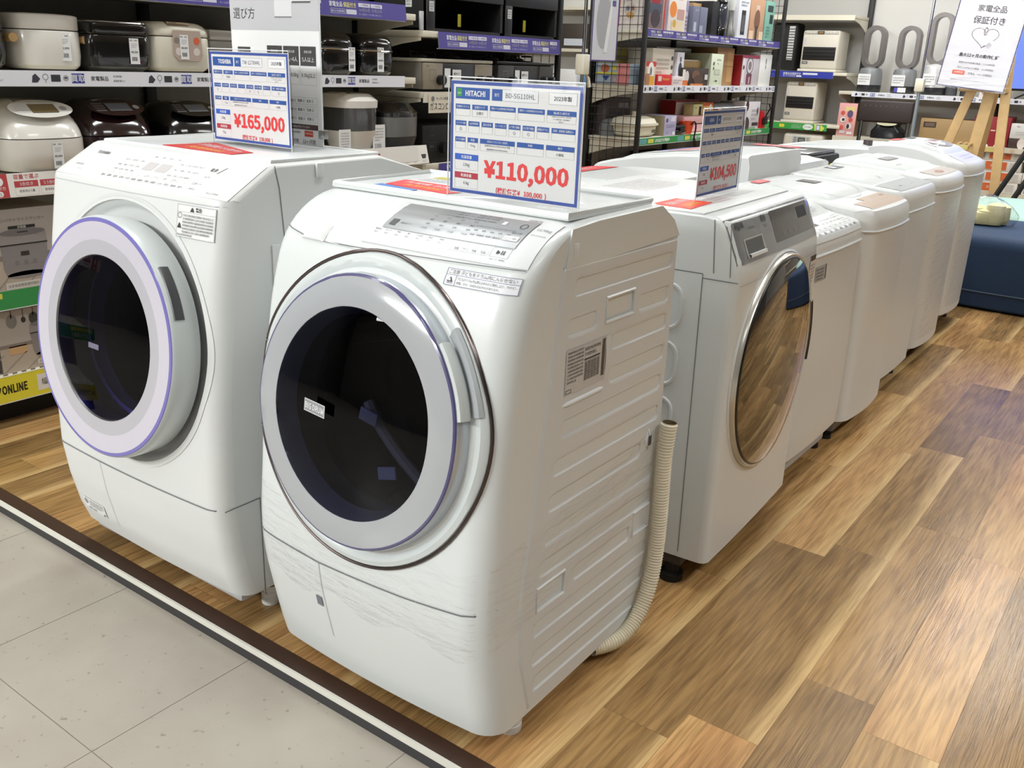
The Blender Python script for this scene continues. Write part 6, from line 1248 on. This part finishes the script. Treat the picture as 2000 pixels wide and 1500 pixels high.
def rail_blue(c, L, h):
    c.rect(0, 0, L, h, BLR)
    for k in range(2): c.text('家電全品保証付き', .12+.45*k, .62*h, .42*h, PAPER, 2, 'l', .17, .012); c.text('最大12ヶ月の動作保証', .12+.45*k, .25*h, .2*h, PAPER, 2, 'l', .12); c.rect(.31+.45*k, .5*h, .45+.45*k, .8*h, P(214, 216, 230), 2); c.rect(.25+.45*k, .15*h, .3+.45*k, .36*h, PAPER, 2)
def rail_line(c, L, h):
    c.rect(0, 0, L, h, P(56, 160, 70)); u = L-.46; c.rect(u, .25*h, u+.05, .75*h, YEL, 2); c.lines(u+.12, .2*h, u+.22, .8*h, 3, PAPER, 2, .4, 2); c.disc(u+.28, .5*h, .05, PAPER, 2, .45*h); c.text('友だち募集中', u+.28, .5*h, .2*h, GREEN, 3, 'c', .07); c.poly([(u+.35, 0), (u+.42, 0), (u+.44, .5*h), (u+.40, h), (u+.34, h)], P(214, 222, 90), 2); c.rect(u+.36, .05*h, u+.40, .95*h, P(60, 64, 90), 3); c.rect(u+.364, .15*h, u+.396, .85*h, P(206, 210, 236), 4)
RAILS.update(blue=rail_blue, line=rail_line)
shelf_y(hu, -4.0, -2.83, 1.262, 'blue', rh=.058, rx1=-2.955); shelf_y(hu, -4.0, -2.83, .795, 'line', rh=.058, rx1=-2.945); shelf_y(hu, -4.0, -2.83, 1.755, None); shelf_y(hu, -4.0, -2.83, .45, None)
fu = thing('shelving_unit', 'wide wall bay carrying the bladeless fans and television', 'shelf', (-1.0, 9.3, 0))
for x in (-1.62, -.4): upright_y(fu, x)
b = B(); b.box(-2.80, 2.0, 9.47, 9.485, 0, 2.4, BACKL); b.build('back_panel', fu)
shelf_y(fu, -2.88, 1.9, 1.105, 'white', rh=.042, rx0=-2.76); shelf_y(fu, -2.88, 1.9, .708, None); shelf_y(fu, -2.0, 1.9, .33, None)
HB = mat('heater_beige', (212, 206, 192), .38, noise=.02)
def heater(label, x0, x1, z0, z1, gr0, gr1, y0=9.04, dep=.3, top=True):
    t = thing('fan_heater', label, 'heater', ((x0+x1)/2, y0+dep/2, z0)); w_ = x1-x0; h = z1-z0
    b = B(); b.box(x0, x1, y0, y0+dep, z0+.02, z1, HB, .022, 3); b.build('body', t)
    b = B(); b.box(x0-.01, x1+.01, y0-.015, y0+dep, z0, z0+.022, HB, .006); b.build('base_tray', t)
    b = B(); b.box(x0+w_*.06, x1-w_*.06, y0-.004, y0+.002, z0+h*gr0, z0+h*gr1, BLACKM, .001)
    for k in range(4): z = z0+h*(gr0+(gr1-gr0)*(k+.5)/4); b.box(x0+w_*.07, x1-w_*.07, y0-.008, y0-.003, z-.004, z+.002, mat('louvre', (40, 34, 30), .4, noise=.05))
    b.build('outlet_grille', t)
    b = B(); b.box(x0+.015, x1-.015, y0-.003, y0+.05, z1-h*.1, z1-.004, mat('heater_panel', (186, 182, 172), .35, noise=.02), .006); c = Cd(b, YF(x0, y0-.0035, z1-h*.1), .0006); c.rect(w_*.4, h*.01, w_*.58, h*.085, P(70, 66, 60)); c.rect(w_*.43, h*.03, w_*.55, h*.07, P(150, 110, 60), 2)
    for k in range(3): c.rect(w_*(.1+.09*k), h*.03, w_*(.16+.09*k), h*.07, P(206, 202, 194)); c.rect(w_*(.64+.09*k), h*.03, w_*(.7+.09*k), h*.07, P(206, 202, 194))
    b.build('control_panel', t); b = B(); c = Cd(b, YF(x0, y0-.0006, z0), .0006); c.rect(w_*.06, h*.18, w_*.22, h*.25, P(110, 110, 110)); c.text('燃焼', w_*.14, h*.215, .012, PAPER, 2); c.rect(w_*.04, h*.66, w_*.12, h*.84, PAPER); c.lines(w_*.045, h*.67, w_*.115, h*.83, 4, P(150, 120, 90), 2, .5, 3); b.build('sticker', t)
heater('beige fan heater with black grille on the blue striped shelf', -3.30, -2.955, 1.264, 1.625, .28, .6); heater('beige fan heater on the shelf with the green strip', -3.40, -3.10, .797, 1.17, .36, .64)
t = thing('carbon_heater', 'tall black heater with white grille, left of the beige one on the blue striped shelf', 'heater', (-3.49, 9.15, 1.264)); b = B(); b.box(-3.6, -3.36, 9.06, 9.25, 1.27, 1.69, BLACKM, .025, 3); b.build('body', t); b = B(); b.box(-3.44, -3.385, 9.052, 9.062, 1.36, 1.66, P(206, 206, 204)); 
for k in range(12): b.box(-3.445, -3.38, 9.046, 9.052, 1.37+.024*k, 1.374+.024*k, DGREY)
b.build('grille', t)
t = thing('bread_oven', 'white appliance with small display on the lowest heater bay shelf', 'heater', (-3.18, 9.15, .452)); b = B(); b.box(-3.36, -2.97, 9.02, 9.3, .4525, .70, HB, .03, 3); b.build('body', t); b = B(); b.box(-3.26, -3.09, 9.014, 9.022, .60, .68, P(186, 184, 176), .002); c = Cd(b, YF(-3.26, 9.0135, .60), .0006); c.rect(.05, .02, .12, .065, P(64, 66, 66)); c.rect(.06, .03, .11, .055, P(126, 130, 124), 2)
for k in range(3): c.rect(.012, .015+.02*k, .035, .026+.02*k, P(120, 140, 160)); c.rect(.135, .015+.02*k, .158, .026+.02*k, P(150, 150, 140))
b.build('control_panel', t)
def fan(label, xc, z0, h, col, base):
    t = thing('bladeless_fan', label, 'fan', (xc, 9.13, z0)); M_ = mat('fan_'+base, col, .35, metal=.3, noise=.02)
    b = B(); b.lathe([(0, 0), (.1, 0), (.105, .01), (.105, .06)], mat('fan_base_dark', (44, 44, 48), .35, noise=.03), 28, TR(xc, 9.13, z0)); b.build('base', t)
    b = B(); b.lathe([(.105, .061), (.1, h*.3), (.092, h*.36), (.05, h*.39), (0, h*.395)], M_, 28, TR(xc, 9.13, z0)); b.build('body', t)
    b = B(); rr = .075; za, zb = z0+h*.395+rr, z0+h-rr; path = []
    for k in range(13): a = PI+PI*k/12; path.append((xc+rr*math.cos(a), 9.13, za+rr*math.sin(a)))
    for k in range(13): a = PI*k/12; path.append((xc+rr*math.cos(a), 9.13, zb+rr*math.sin(a)))
    n = len(path); rings = []
    for i, p in enumerate(path):
        q = Vector(path[(i+1) % n])-Vector(path[i-1]); q.normalize(); nn = Vector((-q.z, 0, q.x))
        rings.append([Vector(p)+nn*(.017*ca)+Vector((0, .05*sa, 0)) for ca, sa in ((1, -1), (1, 1), (-1, 1), (-1, -1))])
    rings.append(rings[0]); b.loft(rings, mat('fan_loop', (110, 104, 102), .3, metal=.5, noise=.03), False, False, False); b.build('air_loop', t)
    b = B(); M = frame((xc-.02, 9.021, z0+h*.18), (1, 0, 0), (0, 0, 1)); c = Cd(b, M, .0006); c.rect(-.055, -.04, .055, .055, PAPER); c.lines(-.045, -.02, .045, .04, 3, INK, 2, .4, 3); b.build('price_tag', t); return t
fan('grey bladeless fan heater nearest the black upright', -2.655, 1.107, .55, (140, 142, 144), 'grey'); fan('grey bladeless fan heater in the middle, with small white label at its foot', -2.355, 1.107, .55, (140, 142, 144), 'grey'); fan('white tall bladeless fan behind the sign pole', -2.10, 1.107, .66, (212, 212, 212), 'white')
b = B(); c = Cd(b, YF(-2.40, 9.022, 1.115), .0006); c.rect(0, 0, .1, .04, PAPER); c.rect(0, 0, .03, .04, P(84, 80, 170), 2); tag(b.build('label_card'), 'tiny white and violet label at the foot of the middle fan', 'label')
for k, (x, r, h, col, lb) in enumerate(((-1.95, .05, .14, (70, 70, 74), 'dark grey round speaker under the poster'), (-1.83, .045, .12, (44, 44, 48), 'black round speaker left of the easel'))):
    b = B(); b.lathe([(0, 0), (r, 0), (r, h), (r*.9, h+.005), (0, h+.005)], mat('speaker_%d' % k, col, .6, noise=.08), 24, TR(x, 9.15, 1.1055)); tag(b.build('speaker'), lb, 'speaker')
b = B(); b.box(-1.70, -1.60, 9.05, 9.2, 1.1055, 1.25, P(214, 206, 206), .002); c = Cd(b, YF(-1.70, 9.0495, 1.1055), .0006); c.disc(.04, .07, .03, P(150, 136, 136), 1, .05); c.rect(0, .125, .1, .14, P(206, 120, 96)); tag(b.build('small_box'), 'small white picture box between the easel legs on the fan shelf', 'box')
# lower wall shelf
def ybox(name, label, x0, x1, z0, z1, y0, dep, col, art=None, side=None):
    b = B(); b.box(x0, x1, y0, y0+dep, z0, z1, P(*col), .002)
    if side: b.quad((x1+.0003, y0+.002, z0+.002), (x1+.0003, y0+dep-.002, z0+.002), (x1+.0003, y0+dep-.002, z1-.002), (x1+.0003, y0+.002, z1-.002), P(*side))
    if art: art(Cd(b, YF(x0, y0-.0003, z0), .0005), x1-x0, z1-z0)
    return tag(b.build(name), label, 'box')
ybox('food_processor_box', 'pink box picturing a small food processor on the lower wall shelf', -2.86, -2.695, .7085, 1.0, 9.02, .16, (222, 164, 160), ramp_(('r', .36, .76, .9, .9, (226, 206, 140)), ('d', .25, .7, .12, (206, 84, 76)), ('d', .72, .5, .12, (206, 84, 76)), ('d', .25, .26, .12, (206, 84, 76)), ('d', .66, .68, .16, (96, 80, 110), 1.3), ('d', .3, .5, .15, (226, 220, 216)), ('d', .32, .5, .08, (50, 44, 46)), ('d', .66, .3, .16, (226, 216, 212)), ('d', .62, .3, .08, (50, 44, 46), 1.6), ('r', .2, .08, .5, .16, (206, 196, 200)), ('r', .6, .06, .9, .14, (226, 220, 220))), side=(126, 104, 70))
t = thing('dining_chair', 'dark perforated chair back standing before the lower wall shelf', 'chair', (-2.35, 8.75, 0)); PB = mat('dark_brown_leather', (52, 42, 40), .5, noise=.06)
b = B(); b.box(-2.6, -2.13, 8.72, 8.75, .86, 1.05, PB, .02, 3); c = Cd(b, YF(-2.6, 8.7195, .86), .0006)
for i in range(7): c.disc(.06+.045*i, .14, .004, P(110, 104, 98), 1, n=8)
b.build('backrest', t); b = B(); b.box(-2.58, -2.14, 8.28, 8.74, .44, .49, PB, .02); b.build('seat', t)
for x, y, z in ((-2.56, 8.735, .87), (-2.16, 8.735, .87), (-2.55, 8.31, .44), (-2.17, 8.31, .44)): b = B(); b.box(x-.014, x+.014, y-.014, y+.014, 0, z, BLACK, .002); b.build('leg', t)
b = B(); b.loft([supere(-2.42, 9.14, .7085, .15, .11, 3), supere(-2.42, 9.14, .77, .15, .11, 3), supere(-2.43, 9.14, .82, .1, .09, 3), supere(-2.42, 9.14, .845, .11, .08, 3)], mat('black_bag', (30, 29, 32), .3, noise=.1, bump=.6, nscale=16)); c = Cd(b, frame((-2.42, 9.05, .84), (1, 0, 0), (0, .6, .8)), .001); c.disc(0, -.0, .09, P(190, 186, 150), 8, .028); tag(b.build('folded_bag'), 'black folded bag with pale lining on the lower wall shelf', 'bag')
ybox('carton', 'long brown carton with oval mark on the lower wall shelf', -2.13, -1.62, .7085, .91, 9.04, .3, (170, 140, 96), ramp_(('r', .05, .62, .26, .86, (70, 54, 46)), ('r', .08, .67, .23, .81, (110, 90, 76))))
ybox('gift_box', 'red tall box with gold mark behind the easel legs', -1.70, -1.41, .7085, .955, 9.05, .25, (150, 36, 46), ramp_(('r', .62, .85, .84, .9, (226, 190, 110)), ('r', .5, .52, .62, .56, (230, 210, 180)), ('d', .2, .02, .05, (226, 222, 214)), ('d', .45, .02, .05, (226, 222, 214)), ('d', .7, .02, .05, (226, 222, 214)), ('r', 0, 0, .06, 1, (120, 28, 38))))
ybox('slim_box', 'white box stacked beside the red tall box', -1.40, -1.2, .79, .91, 9.03, .2, (222, 220, 216), ramp_(('t', 'MILL', .3, .8, .1, K_), ('l', .2, .2, .7, .5, 2, (180, 176, 172)))); ybox('grinder_box', 'dark coffee picture box under the white one', -1.40, -1.15, .7085, .789, 9.03, .2, (70, 54, 48), ramp_(('d', .4, .5, .12, (226, 214, 206), 1.5)))
b = B(); c_ = [(-1.72+.05*k) for k in range(24)]
for k, x in enumerate(c_[:6]): pass
b.box(-1.95, .4, 8.995, 9.0, .668, .708, P(214, 206, 190)); c = Cd(b, YF(-1.95, 8.9945, .668), .0005)
c.rect(.0, 0, .5, .04, P(214, 196, 120)); c.disc(.6, .02, .018, P(206, 180, 150), 2); c.disc(.72, .02, .03, P(220, 214, 190), 2, .012); c.rect(.85, .0, 1.2, .04, P(120, 170, 130), 2); c.disc(.95, .02, .03, P(220, 226, 214), 3, .012); b.build('picture_strip', fu)
# kitchen scale cartons with orange panels, stacked
def ocart(label, x0, z0, flip=False):
    ybox('appliance_carton', label, x0, x0+.40, z0, z0+.088, 9.02, .3, (222, 218, 210), ramp_(('r', .3, .12, .72, .88, (214, 106, 56)), ('t', '家庭用', .5, .5, .3, (240, 214, 190)), ('r', .78, .15, .93, .85, (196, 192, 186)), ('r', .04, .15, .22, .8, (150, 140, 134)), ('d', .12, .45, .06, (90, 84, 80), .8)))['group'] = 'white and orange appliance cartons'
for k, n in enumerate(('lowest', 'second', 'third', 'topmost')): ocart('white and orange carton, %s of the stack behind the easel' % n, -1.66+.02*(k % 2), .3325+.09*k); ocart('white and orange carton, %s of the stack right of the easel' % n, -1.22-.015*(k % 2), .3325+.09*k)
b = B(); b.box(-1.9, .4, 9.40, 9.44, .05, .64, BLACKM); b.build('dark_back', fu)
# television on the fan shelf
t = thing('television', 'large television with plain blue screen at the right edge', 'television', (-.75, 9.1, 1.107)); b = B(); b.box(-1.60, -.15, 9.10, 9.14, 1.17, 2.0, BLACK, .004); b.build('bezel', t)
b = B(); b.box(-1.588, -.162, 9.097, 9.099, 1.188, 1.988, mat('blue_screen', (104, 128, 226), .25, emit=.62)); b.build('screen', t)
for x in (-1.3, -.45): b = B(); b.tube([(x-.12, 9.02, 1.107), (x, 9.12, 1.18), (x+.12, 9.02, 1.107)], .008, BLACK, 6); b.build('foot', t)
# sign pole in front of the fans
t = thing('sign_pole', 'slim grey sign pole with cream clamp in front of the bladeless fans', 'sign pole', (-2.02, 8.2, 0)); b = B(); b.cyl((-1.985, 8.2, 0), (-1.985, 8.2, 1.17), .014, mat('pole_grey', (150, 160, 168), .35), 14); b.cyl((-1.985, 8.2, 1.17), (-1.985, 8.2, 2.3), .01, CHROME, 12); b.build('pole', t)
b = B(); b.box(-2.02, -1.955, 8.17, 8.23, 1.14, 1.24, CREAMP, .006); b.build('clamp', t); b = B(); b.lathe([(0, 0), (.14, 0), (.14, .012), (.02, .02)], MGREY, 24, TR(-1.985, 8.2, 0)); b.build('base', t)
# easel and its poster
EY = 8.15; EK = EY/7.3
def ez(p): return (p[0]*EK, p[1], 1.25+(p[2]-1.25)*EK) if p[2] > 0 else (p[0]*EK, p[1], 0)
t = thing('easel', 'pale wooden easel standing behind the navy ottoman', 'easel', (-1.54, EY, 0))
def slat(bb, p, q, w_=.07, th=.022):
    p, q = Vector(ez(p)), Vector(ez(q)); d = (q-p); L = d.length; bb.box(-w_/2, w_/2, 0, L, -th/2, th/2, WOOD, .003, T=frame(p, Vector((0, 1, 0)).cross(d) if True else 0, d))
for p, q in (((-1.69, EY+.0, 0), (-1.32, EY+.12, 1.66)), ((-1.13, EY+.0, 0), (-1.26, EY+.12, 1.66)), ((-1.42, EY+.55, 0), (-1.28, EY+.16, 1.6))): b = B(); slat(b, p, q); b.build('leg', t)
b = B(); slat(b, (-1.395, EY+.02, .25), (-1.29, EY+.11, 1.5), .085, .02); b.build('centre_post', t)
b = B(); slat(b, (-1.52, EY+.07, 1.185), (-1.20, EY+.07, 1.185), .04, .03); b.build('ledge', t)
b = B()
for x in (-1.40, -1.37, -1.44): b.cyl(ez((x, EY+.06, .82)), ez((x, EY-.03, .82)), .011, WOOD, 10)
b.build('peg', t)
M = frame((-1.655*EK, EY-.03, 1.20), (1, 0, -.085), (.085, .10, 1)) @ Matrix.Scale(EK, 4); b = B(); PWd, PHt = .44, .68; b.box(0, PWd, 0, PHt, -.001, .001, P(204, 202, 207), T=M); c = Cd(b, M @ Matrix.Translation((0, 0, .0012)), .0005); c.frame(0, 0, PWd, PHt, .006, P(50, 46, 100))
c.text('家電全品', .22, .52, .045, P(84, 80, 84), 2, 'c', .23, .012); c.text('保証付き', .22, .445, .05, P(70, 66, 72), 2, 'c', .25, .014)
hp = [(.22+.085*(16*math.sin(a)**3)/16, .34+.07*(13*math.cos(a)-5*math.cos(2*a)-2*math.cos(3*a)-math.cos(4*a))/16) for a in [2*PI*k/40 for k in range(41)]]
hp = [q for q in hp if not (q[0] > .235 and q[1] < .315)]
for p, q in zip(hp, hp[1:]):
    if math.dist(p, q) < .03:
        d = math.dist(p, q) or 1; nx, ny = -(q[1]-p[1])/d*.0016, (q[0]-p[0])/d*.0016; c.poly([(p[0]-nx, p[1]-ny), (q[0]-nx, q[1]-ny), (q[0]+nx, q[1]+ny), (p[0]+nx, p[1]+ny)], P(110, 100, 108), 2)
c.disc(.22, .375, .012, P(110, 100, 108), 2, .026, t=.003); c.poly([(.24, .285), (.262, .27), (.28, .292), (.258, .308)], P(176, 170, 176), 3); c.poly([(.228, .272), (.242, .282), (.238, .288), (.224, .278)], P(110, 100, 108), 3)
c.text('最大12ヶ月の動作保証', .22, .215, .026, P(60, 56, 62), 2, 'c', .30, .012); c.text('電源3,000円未満の製品 ・1ヶ月間保証', .22, .165, .014, P(70, 66, 72), 2, 'c', .27); c.text('電源3,000円以上の製品 ・6ヶ月間保証', .22, .132, .014, P(70, 66, 72), 2, 'c', .27); c.rect(.08, .085, .16, .112, P(218, 86, 56), 2); c.text('家電買取品', .12, .098, .011, PAPER, 3, 'c', .07); c.text('正規品 ・12ヶ月間保証', .26, .098, .014, P(70, 66, 72), 2, 'c', .17); c.text('※保証内容について詳しくはスタッフまでお問い合わせください', .2, .05, .008, P(120, 116, 122), 2, 'c', .26)
tag(b.build('poster'), 'white warranty poster with heart shaped plug drawing on the easel', 'poster')
b = B(); b.add([M @ Vector(q) for q in ((-.008, -.01, .004), (PWd+.008, -.01, .004), (PWd+.008, PHt+.01, .004), (-.008, PHt+.01, .004))], [(0, 1, 2, 3)], glass('poster_sleeve', (253, 253, 254), .08, .5, 1.4, .12, 5)); b.build('clear_sleeve', bpy.data.objects['poster'])
# black slanted stand legs at the right
t = thing('display_stand', 'black slanted stand legs at the right behind the teal seat', 'stand', (-1.1, 8.0, 0))
for p, q in (((-1.43, 8.03, 0), (-.93, 8.13, 1.2)), ((-1.30, 8.03, 0), (-.80, 8.13, 1.2))): b = B(); b.tube([p, q], .02, BLACKM, 8); b.build('leg', t)
b = B(); b.tube([(-.93, 8.13, 1.2), (-.80, 8.13, 1.2)], .02, BLACKM, 8); b.build('top_bar', t)

# ---------------------------------------------------------------- seats and bag
NV = mat('navy_fabric', (26, 52, 84), .75, noise=.1, nscale=60, bump=.15); TE = mat('pale_teal_fabric', (160, 190, 180), .7, noise=.04, nscale=30, bump=.1)
t = thing('ottoman', 'large navy ottoman on the wooden floor at right', 'ottoman', (-.38, 6.22, 0))
def pouf(xc, yc, a, b_, z0, z1, m, n=4.5):
    bb = B(); rings = [supere(xc, yc, z0, a*.985, b_*.985, n, 72), supere(xc, yc, z0+.01, a, b_, n, 72), supere(xc, yc, z1-.07, a, b_, n, 72)]
    for k in range(1, 7): f = k/6*PI/2; rings.append(supere(xc, yc, z1-.07+.07*math.sin(f), a-.07*(1-math.cos(f)), b_-.07*(1-math.cos(f)), n, 72))
    rings.append(supere(xc, yc, z1+.006, a*.5, b_*.5, n, 72)); rings.append(supere(xc, yc, z1+.008, .02, .02, 2, 72)); bb.loft(rings, m); return bb
OX, OY = -.38, 6.22
pouf(OX, OY, .92, .46, .012, .42, NV).build('body', t)
b = B(); b.tube([(x, y, .105) for x, y, z in supere(OX, OY, 0, .922, .462, 4.5, 80)], .0045, mat('navy_piping', (70, 84, 104), .6), 6, closed=True); b.build('piping', t)
b = B(); b.box(OX-.8, OX+.8, OY-.34, OY+.34, 0, .014, BLACKM); b.build('base', t)
t = thing('ottoman', 'pale teal ottoman standing right behind the navy one', 'ottoman', (-.55, 7.32, 0)); pouf(-.55, 7.32, .88, .61, .012, .425, TE).build('body', t); b = B(); b.box(-1.3, .2, 6.85, 7.8, 0, .014, BLACKM); b.build('base', t)
bx, by, bz = -1.0, 6.22, .428
rn = random.Random(4)
b = B()
for k in range(5):
    px, py = bx+rn.uniform(-.06, .07), by+rn.uniform(-.04, .06); b.loft([supere(px, py, bz+.004+.0*k, .05, .04, 2.3, 20), supere(px, py, bz+.03, .065, .05, 2.3, 20), supere(px+.01, py, bz+.07+.012*k, .05, .04, 2.3, 20), supere(px+.012, py, bz+.085+.012*k, .015, .012, 2, 20)], mat('cream_filling', (232, 222, 170), .7, noise=.06, nscale=20, bump=.4))
bag = b.build('wrapped_bundle'); tag(bag, 'clear bag of cream coloured padding lying on the navy ottoman', 'bag')
b = B(); rings = []
for k in range(7):
    f = k/6; s_ = (1.0, 1.12, 1.15, 1.05, .85, .5, .15)[k]; rings.append([(x+rn.uniform(-.008, .008), y+rn.uniform(-.008, .008), z+rn.uniform(-.006, .006)) for x, y, z in supere(bx, by+.01, bz+.001+.17*f, .15*s_, .11*s_, 2.4, 28)])
b.loft(rings, BAG, True, False, True); b.build('clear_bag', bag)
